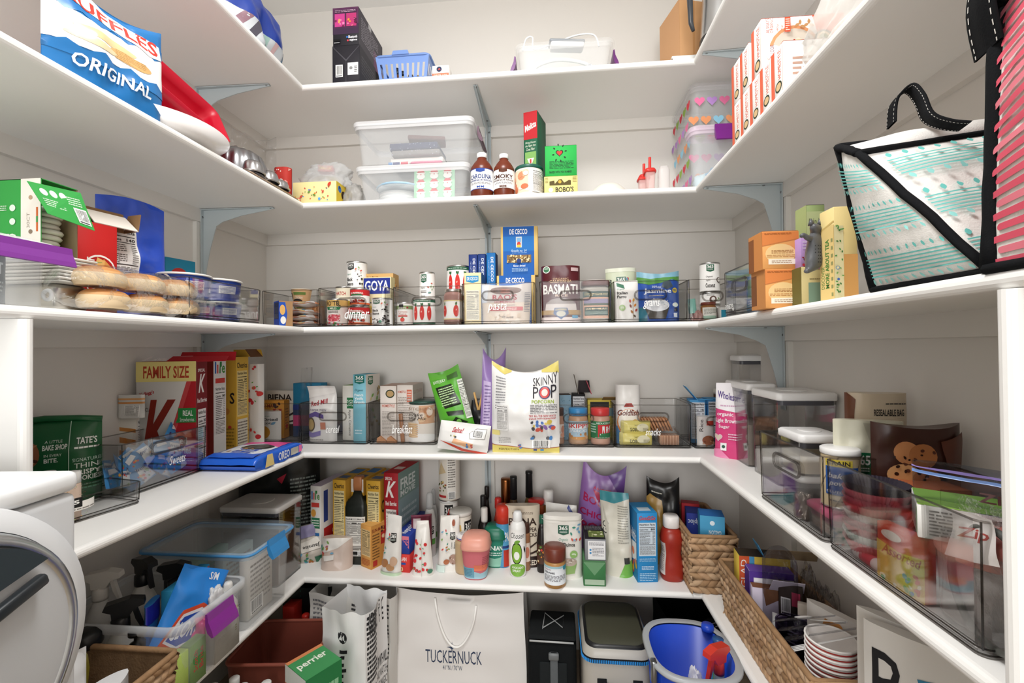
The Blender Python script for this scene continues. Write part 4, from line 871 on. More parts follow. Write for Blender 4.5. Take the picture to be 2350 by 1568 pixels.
flapq(t, 'top_flap', onx(110, 490, -1.075)-o_, onx(218, 530, -1.06)-o_, onx(185, 443, -1.085)-o_, onx(62, 415, -1.10)-o_, GC, [('c', .2, .75, .07, 'dff0df'), ('c', .38, .75, .07, 'dff0df'), ('c', .56, .75, .07, 'dff0df'), ('l', .1, .3, .5, .55, 4, 'cfe8cf'), ('l', .62, .55, .9, .8, 4, 'cfe8cf'), ('bc', .68, .08, .95, .5)], .13, .085)
flapq(t, 'bottom_flap', (.0, -.04, .004), (.0, .035, .004), (.035, .06, -.002), (.03, -.02, -.006), '4fae5a', None, .1, .06)
t = thing('paper_lid_stack', 'stack of white paper wrapped rounds inside the open green carton', 'lids', (XL-.155, .904, gz+th)); q = MB()
for i in range(9): q.lathe([(.028, .001+.0125*i), (.031, .006+.0125*i), (.028, .011+.0125*i)], 'e9e3d8', 24, 0, .003*math.sin(i*2.1), .002*math.cos(i*1.7))
q.obj('wrapped_round', t)
# red cracker carton, torn open
p, rz, w, h = atL(3, 158, 268, 482, XL-.035)
t = carton('cracker_box', 'tall red cracker carton torn open at the top, behind the bag of rolls', 'box', (-1.13, 1.005, S3), PI/2-.2, .1, .232, .055, 'c3201f',
   [('o', .62, .5, .34, .16, 'f4efe8'), ('o', .62, .5, .31, .14, 'b01c1c'), ('p', [(.45, .42), (.75, .3), (.95, .5), (.7, .62)], 'd99a4e'), ('p', [(.5, .52), (.7, .5), (.72, .6), (.56, .63)], 'e8b56a'), ('t', 'CHEEZ-IT', .34, .26, .5, .62, 'f4efe8', 'vb'), ('o', .6, .2, .38, .1, 'f4efe8'), ('o', .6, .19, .34, .09, 'b01c1c'), ('t', 'SNACK CRACKERS', .1, .02, .16, .3, '8a1212', 'v')],
   left=[('r', 0, 0, 1, 1, 'b81c1c'), ('l', .2, .1, .8, .4, 8, '7d1010')], topcol='6f5238', flap=[((0, 0), (1, 0), math.radians(-48), .06, 'ece4da'), ((1, 1), (0, 1), math.radians(-4), .05, '8a6a48'), ((1, 0), (1, 1), math.radians(10), .05, '8a6a48')])
# royal blue bag
p, rz, w, h = atL(3, 274, 386, 460, XL-.09)
pouch('snack_bag', 'royal blue glossy bag with a white nutrition panel behind the bag of rolls', 'chip bag', (XL-.155, p[1]+.05, S3), PI/2-.25, .17, h+.03, .07, '2047b4:g', [('n', .02, .28, .5, .72, 'eceae6:g')], amp=.012, freq=13, corner=-.015, top='pinch', shoulder=.5)
c, r, h = cL(3, 385, 401, 558, XL-.12); r = .034
can('soup_can', 'pale blue soup can between the blue bag and the macaroni cartons', 'can', (c[0]-.01, c[1]+.03, S3), r, .125, ('6fa8c8', [('t', 'PROGRESSO', .42, .7, .62, .8, 'f4f2ee', 'b'), ('r', .38, .6, .66, .68, '2f3f6b'), ('t', 'HEARTY', .43, .45, .6, .52, 'f4f2ee'), ('o', .5, .25, .1, .2, 'b5794a')]), None, .35)
# bag of rolls
by0, by1 = onx(225, 690, XL-.01).y, onx(478, 690, XL-.01).y
k = 0
bw = (by1-by0)/3
for lay in (0, 1):
    for col in range(3):
        t = thing('bread_roll', ('lower' if lay == 0 else 'upper')+' layer bread roll in the clear bag, '+['closest to the red carton', 'in the middle of its row', 'closest to the macaroni cups'][col], 'bread roll', (XL-.052, by0+bw*(col+.5)-.01*(lay), S3+.003+.05*lay)); q = MB()
        def P(u, v, a=bw*.52, b=.042, hh=.03):
            A = 2*PI*u; B = -PI/2+PI*v; c_ = math.cos(B)**.6; z = math.sin(B); z = -.55-(z+.55)*.15 if z < -.55 else z
            return (b*c_*math.sin(A), a*c_*math.cos(A), hh*.8+hh*z*(1+.04*noise.noise(Vector((A*2, B*3, col+lay*3)))))
        mb = MB(); mb.grid(P, 28, 14, 'd9b184'); nl = len(mb.f)
        for i_, f_ in enumerate(mb.f):
            zz = sum(mb.v[j][2] for j in f_)/4; mb.m[i_] = 'c98d55' if zz > .043 else ('d8a56f' if zz > .034 else 'e6cda6')
        mb.obj('crust', t)
t = thing('bread_bag', 'clear twisted plastic bag around the bread rolls on the middle shelf', 'plastic bag', (XL-.052, (by0+by1)/2, S3)); L2 = (by1-by0)/2+.02
def P(u, v):
    a = 2*PI*u; s = (v-.5)*2; env = (1-abs(s)**6)**.5 if abs(s) < 1 else 0; env = max(env, .12); k = noise.noise(Vector((a*1.4, s*5, 2)))*.006
    y = s*L2-(.05*max(0, -s-.7)/.3 if s < -.7 else 0); return ((.05*env+k)*math.cos(a), y, max(0.001, .056*(1 if env > .3 else .7)+(.058*env+k)*math.sin(a)))
q = MB(); q.grid(P, 30, 34, FILM); q.obj('film', t)
q = MB(); q.tube([(.01*math.cos(b), -L2-.045, .03+.01*math.sin(b)) for b in [2*PI*i/12 for i in range(12)]], .004, 'eef0f0:p', 6, True); q.obj('bag_clip', t)
# macaroni cups and cartons in a clear bin
MAC = '2a46a8'
def macdec(): return [('r', 0, .86, 1, 1, '1f3a86'), ('c', .33, .5, .13, 'f4ede2'), ('c', .33, .5, .115, '2c2f6d'), ('t', 'Kraft', .29, .66, .37, .78, 'e8e4e8', 'b'), ('t', 'Mac&Cheese', .25, .45, .42, .58, 'f0a83a', 'b'), ('o', .34, .3, .06, .16, 'e88a2a'), ('r', .55, .35, .72, .75, 'f1f0ee'), ('l', .56, .38, .71, .72, 5, '6a79b0'), ('r', .8, .3, .9, .5, 'dfe6f4')]
X3 = XL-.02
bx0, bx1 = onx(432, 700, X3).y, onx(588, 700, X3).y
clear_bin('clear bin of blue macaroni cups on the middle shelf, washer side', (XL-.008, (bx0+bx1)/2, S3), PI/2, bx1-bx0+.02, .2, .115, None, False)
def maccup(pl, pr, pt, X, zb, label, turn=.5):
    c, r, h = cL(3, pl, pr, pt, X, zb)
    turned('macaroni_cup', label, 'food cup', c, [('cup_body', [(r*.86, 0), (r*.88, .004), (r*.98, h-.006)], MAC+':p'), ('lid', [(r*1.04, h-.006), (r*1.05, h-.002), (r*1.0, h), (.001, h)], 'e9e6e0')], (.003, h-.008, PI*1.5, MAC, macdec(), turn))
    return h
hm = maccup(516, 574, 694, X3, S3+.003, 'blue macaroni cup on the bottom layer, at the front of its clear bin')
maccup(508, 576, 643, X3, S3+.004+hm, 'blue macaroni cup stacked on the front one in the clear bin')
maccup(452, 513, 692, X3, S3+.003, 'blue macaroni cup beside the bread rolls in the clear bin')
c, r, h = cL(3, 432, 512, 630, X3-.01, S3+.075)
maccup(430, 510, 630, X3-.02, S3+.004+hm, 'wide blue macaroni cup stacked behind the bread rolls')
p, rz, w, h = atL(3, 400, 436, 598, XL-.24)
carton('macaroni_box', 'teal blue macaroni carton standing behind the macaroni cups', 'box', (p[0]-.0, p[1]-.005, S3+.003), PI/2-.2, .1, h, .04, '1f7d9c', [('o', .45, .72, .3, .14, 'b5342f'), ('t', 'Kraft', .3, .66, .6, .76, 'f4ede2', 'b'), ('o', .5, .42, .36, .2, '2c2f4d'), ('t', 'Cheese', .25, .4, .78, .5, 'f0a83a', 'b'), ('o', .55, .18, .2, .12, 'e88a2a')])
p, rz, w, h = atL(3, 578, 600, 657, XL-.05)
t = carton('macaroni_box', 'open blue and brown macaroni carton in the inner corner of the middle shelf', 'box', (p[0]-.0, 1.655, S3), PI/2-.7, .05, .1, .06, '2a46a8', [('r', 0, 0, 1, 1, 'a8835c'), ('p', [(0, 0), (.45, 0), (.6, .5), (.45, .95), (0, .95)], '2a56b8'), ('o', .25, .65, .2, .2, 'e8b56a'), ('o', .3, .25, .2, .15, 'f1efe9')], left=[('r', 0, 0, 1, 1, '2a46a8'), ('n', .1, .3, .9, .95, '35406b')])
# noodles
nb, rz, nw, nh = at(3, 600, 729, 661, YF+.035)
clear_bin('clear bin of noodle packets in the inner corner of the middle shelf', nb, 0, nw, .2, nh-.01, None, False)
for i, (dx, dy, zz, lb) in enumerate(((-.04, .03, 0, 'tan noodle bowl low in the noodle bin'), (-.03, .12, .055, 'tan noodle bowl higher in the noodle bin'), (-.045, .1, .104, 'tan noodle cup standing on top of the noodle packets'))):
    rr = .05 if i < 2 else .042; hh = .05 if i < 2 else .062
    turned('noodle_bowl', lb, 'noodle bowl', (nb[0]+dx*.5-.01, nb[1]+dy+.045, S3+.004+zz), [('bowl_body', [(rr*.72, 0), (rr*.75, .003), (rr, hh)], 'c9a377'), ('lid', [(rr*1.03, hh), (rr*1.04, hh+.003), (.001, hh+.004)], 'e3d5be')], (.006, hh-.004, PI, 'c9a377', [('r', .1, .3, .3, .8, '3a2f22'), ('t', 'GOOD', .12, .4, .28, .7, 'c9a377', 'b'), ('t', 'Chicken', .42, .3, .7, .55, 'f0e8da'), ('r', .38, .62, .8, .85, '5f7a3a'), ('o', .5, .1, .2, .2, '2f2620')]))
for i in range(4):
    pz = [0, .025, .05, .082][i]
    t = thing('noodle_packet', ['bottom', 'second lowest', 'third lowest', 'topmost'][i]+' orange instant noodle packet stacked in the corner noodle bin', 'noodle packet', (nb[0]+.028+.004*(i % 2), nb[1]+.006, S3+.004+pz)); q = MB()
    hw = .052; fn = lambda u, v: ((u-.5)*2*hw, .002+.1*v, .0115+(.0115*(1-abs(2*u-1)**6)**.5)*(math.sin(PI*min(1, v*1.3+.18))**.5)+.003*math.sin(u*9+i))
    def F(u, v, s=1):
        a = (1-abs(2*u-1)**5)**.5 if 0 < u < 1 else 0; b = PI*(v)
        return ((u-.5)*2*hw, .05-.05*math.cos(b), .012+.0125*a*math.sin(b)*s+.0025*math.sin(u*8+i*2))
    q.grid(lambda u, v: F(u, v, 1), 20, 12, 'dd8244:g'); q.grid(lambda u, v: F(1-u, v, -1), 20, 12, 'e2d8cf:g'); q.obj('wrapper', t)
    q = MB(); paint(q, lambda u, v, o: Vector(F(u, .02+.45*v, 1))+Vector((0, -o, o)), .1, .024, [('r', .5, 0, .8, 1, 'e6c790:g'), ('r', .82, 0, 1, 1, 'ece7e4:g'), ('t', 'Top Ramen', .12, .3, .5, .85, '3a1d14:g', 'be'), ('c', .72, .5, .06, '4f9ac0:g'), ('r', 0, 0, .6, .12, 'f0ece6:g')], (.05, .1), 3, .0012, .0002); q.obj('front_print', t)
heap('noodle_packet', 'brown dried noodle packet at the back of the noodle bin', 'noodle packet', (nb[0]+.04, nb[1]+.125, S3+.004), 0, .07, .06, .1, 'a8703f:g', .2)
# ================================================================== MIDDLE SHELF, back wall
def bbin(pl, pr, pt, word, label, k=3, Y=YF+.03, d=.3, **kw):
    p, rz, w, h = at(k, pl, pr, pt, Y); clear_bin(label, p, 0, w+.006, d, h, word, **kw); return p, w, h
YI = YF+.052
BE = '1f1d1d'
b1, w1, h1 = bbin(731, 884, 660, 'dinner', 'clear bin lettered dinner, holding canned beans and a yellow rice box', wordspec=(.4, .2, .76, .46), hz=.62)
b2, w2, h2 = bbin(903, 1058, 658, None, 'clear bin holding tomato cans beside the dinner bin', hz=.62)
b3, w3, h3 = bbin(1061, 1226, 650, 'pasta', 'clear bin lettered pasta, holding blue pasta boxes', wordspec=(.36, .28, .62, .52), hz=.7)
b4, w4, h4 = bbin(1240, 1404, 645, None, 'clear bin holding the maroon rice bag and rice jar', hz=.66)
b5, w5, h5 = bbin(1410, 1579, 645, 'grains', 'clear bin lettered grains, holding farro and blue rice bags', wordspec=(.4, .32, .62, .58), hz=.66)
b6, w6, h6 = bbin(1583, 1690, 641, None, 'clear bin holding coconut milk cans in the far corner of the middle shelf', hz=.6)
Zb = S3+.0035
def bean(pl, pr, pt, Y, zb, label, cap='1c1b1a', turn=0):
    c, r, h = cB(3, pl, pr, pt, Y, zb)
    can('bean_can', label, 'can', c, r, h, ('f1efeb', [('365', .4, .8, .52, .98, cap), ('t', 'Organic', .385, .66, .47, .71, '4b8a72', 'i'), ('t', 'Black', .385, .5, .5, .6, '26221f', 'b'), ('t', 'Beans', .385, .38, .51, .48, '26221f', 'b'), ('dots', .55, .04, .66, .7, 26, .016, ('2a211f', '3a2c28', '1d1817')), ('dots', .4, .02, .56, .22, 9, .012, ('2a211f', '3a2c28')), ('leaf', .55, .82, .04, 60, 'd9745c'), ('leaf', .59, .86, .04, 120, '8fae74'), ('leaf', .62, .78, .04, 50, 'c95a4a'), ('c', .53, .1, .02, '4a8a70')]), None, turn); return c, h
bean(845, 892, 683, YI, Zb, 'white black beans can with a green mark standing in the dinner bin', '1f5a3f')
def lap(pl, pr, pt, Y, zb, label):
    c, r, h = cB(3, pl, pr, pt, Y, zb)
    can('pepper_can', label, 'can', c, r, h, ('f3efe9', [('r', 0, .62, 1, 1, 'cf2c30'), ('t', 'LA PREFERIDA', .39, .7, .62, .84, 'f4ebe4', 'b'), ('p', [(.38, .6), (.62, .6), (.58, .72), (.42, .72)], '2f6a3c'), ('t', 'Chipotle', .43, .46, .58, .56, '3a2420', 'i'), ('t', 'Peppers', .43, .34, .58, .44, '3a2420', 'i'), ('r', 0, 0, 1, .12, 'e2683c'), ('dots', .38, .1, .63, .3, 18, .02, ('8a2a1e', '5c1d17', 'b0473a'))])); return h
hl = lap(790, 838, 702, YI, Zb, 'red and white pepper can, the lower of two in the dinner bin')
lap(795, 838, 661, YI+.005, Zb+hl, 'red and white pepper can stacked on its twin in the dinner bin')
c, r, h = cB(3, 741, 786, 685, YI, Zb)
can('tomato_can', 'short diced tomato can with a tan top band in the dinner bin', 'can', c, r, h, ('e8ded6', [('r', 0, .74, 1, 1, 'e0b56a'), ('t', 'RO*TEL', .38, .77, .62, .97, '221f1c', 'b'), ('p', [(.37, .73), (.63, .73), (.6, .6), (.4, .6)], '2f7a4a'), ('t', 'MILD', .45, .63, .56, .7, 'f0ead8', 'b'), ('l', .42, .48, .58, .58, 2, '5a4a44'), ('o', .5, .26, .12, .18, 'f2e9e4'), ('o', .5, .27, .105, .15, 'd65a66'), ('dots', .4, .15, .6, .4, 24, .014, ('e88a90', 'c8414f', 'f0b0b0')), ('dots', .36, .0, .64, .1, 12, .016, ('cf5560', '4f8a4a'))]))
c, r, h = cB(3, 763, 800, 657, YI+.075, Zb)
can('chile_can', 'green chile can with a cream top behind the diced tomato can', 'can', c, r, h, ('e9e0c8', [('t', 'HATCH', .4, .8, .6, .9, 'b5372c', 'b'), ('r', 0, .4, 1, .66, 'c9a83f'), ('dots', .36, .1, .64, .5, 14, .03, ('4f7a2f', '3a5f26'))]))
c, r, h = cB(3, 791, 834, 665, YI+.1, Zb); z2 = Zb+.112
can('bean_can', 'white black beans can without a twin beneath, behind the pepper cans', 'can', (c[0], c[1]+.01, Zb), r, .112, ('f1efeb', [('dots', .3, .1, .7, .8, 20, .02, ('2a211f', '3a2c28'))]))
bean(787, 832, 599, YI+.1, z2, 'white black beans can raised above the dinner bin on another can', '1c1b1a')
p, rz, w, h = at(3, 833, 898, 636, YI+.085, Zb)
carton('rice_box', 'yellow rice box with a blue banner in the dinner bin', 'box', p, 0, w, h, .045, 'e8dcae', [('r', .03, .66, .97, .98, '23348f'), ('t', 'GOYA', .08, .72, .92, .93, 'f4f4f2', 'b'), ('t', 'YELLOW RICE', .08, .47, .95, .58, '2c2a30', 'b'), ('r', 0, .28, 1, .42, 'd9b64a'), ('t', 'SPANISH STYLE', .08, .31, .92, .39, '6a4f1f'), ('o', .5, .12, .36, .1, 'e2a63a')], [('r', 0, 0, 1, 1, 'e3d5a0')])
p, rz, w, h = at(3, 826, 903, 628, YI+.14, Zb)
carton('dry_mix_box', 'tan and brown carton just behind the yellow rice box', 'box', p, 0, w, h, .07, 'd2a869', [('t', 'LUNCH', .1, .84, .5, .95, '7a5327', 'b'), ('dots', .4, .7, 1, 1, 9, .09, ('e0c9a0', '9a6a34', 'c08a4a'))], [('r', 0, 0, 1, 1, 'c9a063'), ('dots', .1, .6, .9, .95, 6, .1, ('8a5f34', 'e0c9a0')), ('l', .1, .1, .9, .5, 5, '7a5327')])
heap('snack_pouch', 'small brown crumpled pouch at the side of the dinner bin', 'packet', (b1[0]+w1*.44, YI+.01, Zb), 0, .022, .06, .06, 'a8703f:g', .2)
# tomatoes
def tom(pl, pr, pt, Y, zb, label, name='tomato_can', glass=None, lid='c9c9c7:m', n=2):
    c, r, h = cB(3, pl, pr, pt, Y, zb)
    dec = [('r', 0, .9, 1, 1, '2b5f45'), ('r', 0, 0, 1, .06, '2b5f45'), ('l', .36, .93, .64, .97, 1, 'e9efe6')]
    for u in (.42, .52, .62)[:n+1]: dec += [('o', u-.005, .45, .032, .3, 'd4352f'), ('leaf', u, .8, .05, 70, '2f6a3c'), ('leaf', u-.01, .8, .05, 120, '2f6a3c'), ('leaf', u-.012, .5, .03, 75, 'f0b8ac')]
    can(name, label, 'can', c, r, h, ('f2f0ec', dec)); return c, r, h
c, r, h = tom(940, 992, 684, YI+.03, Zb, 'peeled tomato can with red fruit pictures behind the tomato paste can')
c, r, h = cB(3, 906, 941, 693, YI, Zb)
can('tomato_paste_can', 'small tomato paste can at the front of the tomato bin', 'can', c, r, h, ('f2efea', [('r', 0, .72, 1, .9, '7f9a5f'), ('r', .42, .74, .52, .96, '1f1d1c'), ('t', 'ORGANIC', .39, .74, .62, .82, 'f0ead8', 'b'), ('t', 'Tomato', .4, .55, .6, .64, 'c25a4a'), ('t', 'Paste', .42, .44, .58, .52, 'c25a4a'), ('r', .4, .35, .6, .41, 'c9473c'), ('c', .5, .2, .045, 'd84f45'), ('leaf', .5, .31, .05, 20, '4f8a4a'), ('c', .6, .8, .022, '9a3030')]))
c, r, h = cB(3, 962, 986, 682, YI+.04, Zb); r = .033
sh = .07
can('tomato_sauce_can', 'white and green sauce can half hidden behind the peeled tomato can', 'can', (c[0], c[1]+.03, Zb), r, sh, ('f2efea', [('sprig', .35, .2, .65, .9, 8), ('c', .55, .2, .05, 'd84f45')]))
c2, r2, h2_ = cB(3, 944, 985, 623, YI+.05, Zb+sh+.0)
can('tomato_sauce_can', 'white sauce can with a green mark raised above the tomato bin', 'can', (c[0]-.002, c[1]+.03, Zb+sh), .0325, h2_, ('f2efea', [('365', .4, .72, .53, .97, '1f5a3f'), ('t', 'Organic', .4, .54, .5, .6, '2a2724', 'i'), ('l', .4, .42, .53, .5, 2, '2a2724'), ('t', 'Sauce', .4, .3, .5, .37, '2a2724', 'i'), ('sprig', .56, .4, .68, .9, 7, ('8fae74', '6f9f9a', 'c95a4a'), .05), ('r', .5, .0, .64, .26, 'd9382f'), ('c', .57, .14, .03, '3f7a3f')]))
c, r, h = tom(1019, 1076, 608, YI+.1, Zb+.1125, 'large peeled tomato can raised at the back of the tomato bin')
c_, r_ = c, r
can('tomato_can', 'large peeled tomato can underneath the raised one in the tomato bin', 'can', (c[0], c[1], Zb), r, .112, ('f2f0ec', [('o', .5, .45, .04, .3, 'd4352f'), ('r', 0, .9, 1, 1, '2b5f45')]))
c, r, h = cB(3, 1014, 1058, 662, YI, Zb)
jar('pasta_sauce_jar', 'glass jar of tomato sauce with red fruit pictures in the tomato bin', 'jar', c, r, h, 'b58a80:l', 'c9c4be:m', (h*.14, h*.68, PI*1.3, 'f2efea', [('r', 0, 0, 1, .06, 'e0cf9a'), ('r', 0, .94, 1, 1, 'e0cf9a')]+sum([[('o', u, .45, .07, .3, 'd4453c'), ('leaf', u, .82, .1, 80, '5f7a4a'), ('leaf', u, .5, .05, 75, 'f0c0b4')] for u in (.3, .62)], [])), .012, None, .016, .84)
can('tomato_paste_can', 'faint red can at the back of the tomato bin', 'can', (b2[0]-.06, YI+.12, Zb), .033, .1, ('d8c9c0', [('r', 0, .2, 1, .5, 'c9473c')]))
# pasta boxes
DB = '1f5fb0'
p, rz, w, h = at(3, 1066, 1105, 626, YI, Zb)
carton('pasta_box', 'cream yellow pasta box with a nutrition panel in the pasta bin', 'box', p, 0, w, h, .1, 'ecd9a6', [('p', [(.12, .94), (.85, .94), (.85, .83), (.5, .8), (.12, .83)], '2f8fc4'), ('t', 'DE CECCO', .17, .85, .8, .92, 'f4f4f2', 'b'), ('n', .12, .08, .88, .66, 'f0ead6', '200')], [('r', 0, 0, 1, 1, '2d62a8'), ('l', .2, .3, .8, .7, 5, 'c9d8ec')])
for i, (pl, pr, pt, c) in enumerate(((1076, 1097, 584, '22387d'), (1097, 1116, 583, '26407f'), (1117, 1139, 580, '2473b8'))):
    p, rz, w, h = at(3, pl, pr, pt, YI+.11, Zb)
    carton('pasta_box', ['navy narrow pasta box next to the cream yellow one', 'navy narrow pasta box in the middle of the narrow ones', 'sky blue narrow pasta box beside the navy pair'][i], 'box', p, -.03, w*.94, h, .06, c, [('t', 'DE CECCO', .48, .6, .78, .94, 'e8ecf4', 'Vb'), ('t', 'spaghetti n.12', .2, .55, .34, .9, 'b9c6e0', 'V'), ('l', .2, .1, .7, .45, 8, '8fa3cf')], [('r', 0, 0, 1, 1, '2d4f90')], topcol='e0bf6a')
def decec(pl, pr, pt, Y, zb, label, win):
    p, rz, w, h = at(3, pl, pr, pt, Y, zb)
    return carton('pasta_box', label, 'box', p, 0, w, h, .05, 'dfc07a', [('r', .06, 0, .9, 1, DB), ('r', .06, .5, .9, .8, '2472bd'), ('t', 'DE CECCO', .24, .84, .72, .95, 'f4f4f6', 'b')]+([('r', .41, .57, .57, .79, 'cfd4d8'), ('r', .43, .68, .55, .77, '7fb0d8'), ('o', .49, .64, .05, .05, 'c9453a'), ('o', .49, .6, .06, .03, 'd9c04a'), ('t', 'Rotelle no. 34', .28, .48, .7, .53, 'cfe6f4', 'i'), ('l', .3, .45, .7, .47, 1, '9fc4e4'), ('r', .16, .26, .82, .42, '8a6f4a'), ('dots', .18, .27, .8, .41, 60, .028, ('e3c890', 'c9a566', '6b5233', 'f0dcae')), ('c', .49, .29, .06, '2b3f7d'), ('t', 'Slow dried', .34, .17, .66, .21, 'e8f0f8', 'b'), ('l', .3, .07, .72, .15, 3, 'a9cbe8')] if win else [('t', 'FARFALLE', .3, .6, .7, .66, 'cfe6f4', 'i'), ('r', .2, .2, .8, .45, '7a6242'), ('dots', .22, .22, .78, .43, 25, .04, ('e3c890', 'c9a566'))]), [('r', 0, 0, 1, 1, 'e3c98c')]), h
t, hh = decec(1141, 1229, 632, YI+.06, Zb, 'blue pasta box standing behind the clear bag in the pasta bin', False)
decec(1150, 1235, 520, YI+.065, Zb+hh, 'big blue pasta box with a wheel pasta window, raised on another box', True)
p, rz, w, h = at(3, 1104, 1214, 655, YI, Zb)
pouch('pasta_bag', 'clear pasta bag with red lettering at the front of the pasta bin', 'bag', p, 0, w, h, .05, 'e3d2c0:g', [('r', .0, .56, 1, 1, 'cfc6c0:g'), ('o', .52, .86, .3, .1, '6e4a3c:g'), ('r', .42, .8, .6, .9, 'a8563c:g'), ('p', [(.04, .56), (.04, .98), (.2, .98), (.14, .56)], 'dfe3ea:g'), ('t', "RAO'S", .26, .62, .74, .76, 'b5404a:g', 'b'), ('t', 'HOMEMADE', .3, .54, .7, .6, 'b5404a:g', 'b'), ('r', .2, .34, .86, .44, 'c9454a:g'), ('t', 'FARFALLE', .46, .36, .74, .42, 'ecd0c8:g', 'b'), ('l', .32, .47, .7, .5, 1, '7a5a50:g'), ('t', 'NET WT 16 OZ', .3, .14, .68, .19, '6b5a52:g', 'b'), ('dots', .2, 0, .8, .3, 20, .05, ('ead9c4:g', 'd9c2aa:g', 'f0e4d4:g')), ('l', .88, .3, .97, .8, 12, '5a5a66:g')], amp=.006, top='open', taper=1.1, corner=.01)
# rice
p, rz, w, h = at(3, 1243, 1333, 609, YI, Zb)
pouch('rice_bag', 'maroon rice bag with a clear window in the rice bin', 'rice bag', p, 0, w, h, .06, '54171f:g', [('r', 0, 0, 1, .1, 'e9d9d4:g'), ('p', [(.1, .22), (.9, .22), (.88, .33), (.75, .41), (.5, .44), (.25, .41), (.12, .33)], 'd9cfca:g'), ('p', [(.13, .33), (.87, .33), (.75, .41), (.5, .44), (.25, .41)], '9a8c88:g'), ('c', .14, .93, .09, 'e6ece4:g'), ('c', .14, .93, .07, '3f7a55:g'), ('t', 'USDA', .09, .935, .19, .955, 'f0f4ee:g', 'b'), ('r', .76, .9, .94, .96, 'c9b0b0:g'), ('t', 'ORGANIC', .3, .75, .7, .78, 'd9b48a:g'), ('t', 'CALIFORNIA', .22, .7, .78, .745, 'd9b48a:g', 'b'), ('t', 'BASMATI', .06, .5, .92, .67, 'f1ece4:g', 'b'), ('t', 'RICE', .36, .455, .68, .495, 'e6c6b0:g', 'b'), ('r', 0, .14, 1, .22, 'b08a4f:g'), ('p', [(.34, .26), (.66, .26), (.7, .16), (.5, .06), (.3, .16)], '2f4f86:g'), ('o', .5, .16, .12, .05, 'c9c4b4:g'), ('t', 'LUNDBERG', .36, .215, .64, .25, 'ecd9a0:g', 'b'), ('r', .78, .08, .92, .13, '4f9ac0:g')], amp=.003, top='open', seal=None)
c, r, h = cB(3, 1336, 1403, 643, YI, Zb)
turned('rice_jar', 'square jasmine rice jar with a brown lid in the rice bin', 'jar', c, [('jar_body', [(r*.86, 0), (r*.92, .004), (r*.92, h-.03), (r*.8, h-.022)], 'd8d2c6:q'), ('lid', [(r*.98, h-.02), (r*1.0, h-.016), (r*1.0, h-.003), (r*.96, h)], '5a2a24:p')], (h*.1, h*.74, PI*.75, 'e0b095', [('r', 0, .78, 1, 1, '2f4f4a'), ('t', 'Organic', .15, .82, .85, .96, 'e6cf9a', 'i'), ('r', .08, .48, .92, .72, '9a8fb0'), ('r', .08, .48, .92, .56, '55604f'), ('r', .15, .1, .85, .42, '2a4a44'), ('t', 'JASMATI', .22, .3, .78, .38, 'ecd9b0', 'b'), ('l', .2, .14, .8, .26, 3, 'a9bdb0')]), sq=2)
MB().lathe([(r*.84, .005), (r*.84, h*.2)], 'e9e4da', 20, 2).obj('rice_fill', bpy.data.objects[[o.name for o in bpy.data.objects if o.name.startswith('rice_jar')][-1]])
pouch('rice_bag', 'pale translucent rice bag standing behind the rice jar', 'rice bag', at(3, 1333, 1396, 626, YI+.11, Zb)[0], 0, .105, .18, .05, 'd6cec8:g', [('l', .25, .88, .75, .92, 1, '5a5550'), ('r', .5, .7, .85, .8, '4a4a50')], top='open', amp=.004)
# grains
p, rz, w, h = at(3, 1414, 1470, 640, YI, Zb)
pouch('farro_bag', 'white farro bag with autumn leaves in the grains bin', 'grain bag', p, 0, w, h*.97, .04, 'eeebe6:g', [('p', [(.08, .96), (.38, .9), (.42, .8), (.3, .82), (.1, .86)], '3f7a5f:g'), ('t', 'Organic', .1, .76, .4, .81, '4b8a72', 'i'), ('t', 'Italian', .1, .66, .52, .73, '2a2724', 'b'), ('t', 'Farro', .1, .57, .46, .64, '2a2724', 'b'), ('c', .28, .34, .13, 'a9c48a'), ('t', '10', .22, .32, .34, .37, 'f0f4e8', 'b'), ('leaf', .6, .5, .16, 95, 'c95a4a'), ('leaf', .74, .52, .16, 70, 'd9a13c'), ('leaf', .62, .38, .16, 110, '8a4a3a'), ('leaf', .8, .4, .16, 60, 'd98a2c'), ('leaf', .66, .24, .16, 120, 'a8723a'), ('leaf', .84, .28, .16, 60, 'b0483c'), ('leaf', .76, .14, .14, 130, '5a4a3a'), ('r', .7, .08, .72, .5, '9a8a70')], amp=.004, skew=-.004)
p, rz, w, h = at(3, 1392, 1462, 615, YI+.1, Zb)
pouch('grain_bag', 'sage green bag with a dark green mark at the back of the grains bin', 'grain bag', p, -.05, w, h, .04, 'c9d0b4:g', [('r', 0, .93, 1, 1, 'dde0cc'), ('365', .34, .66, .66, .84, '1f5a3f'), ('sprig', .66, .6, .98, .85, 6)], top='open', amp=.003)
p, rz, w, h = at(3, 1465, 1563, 627, YI, Zb)
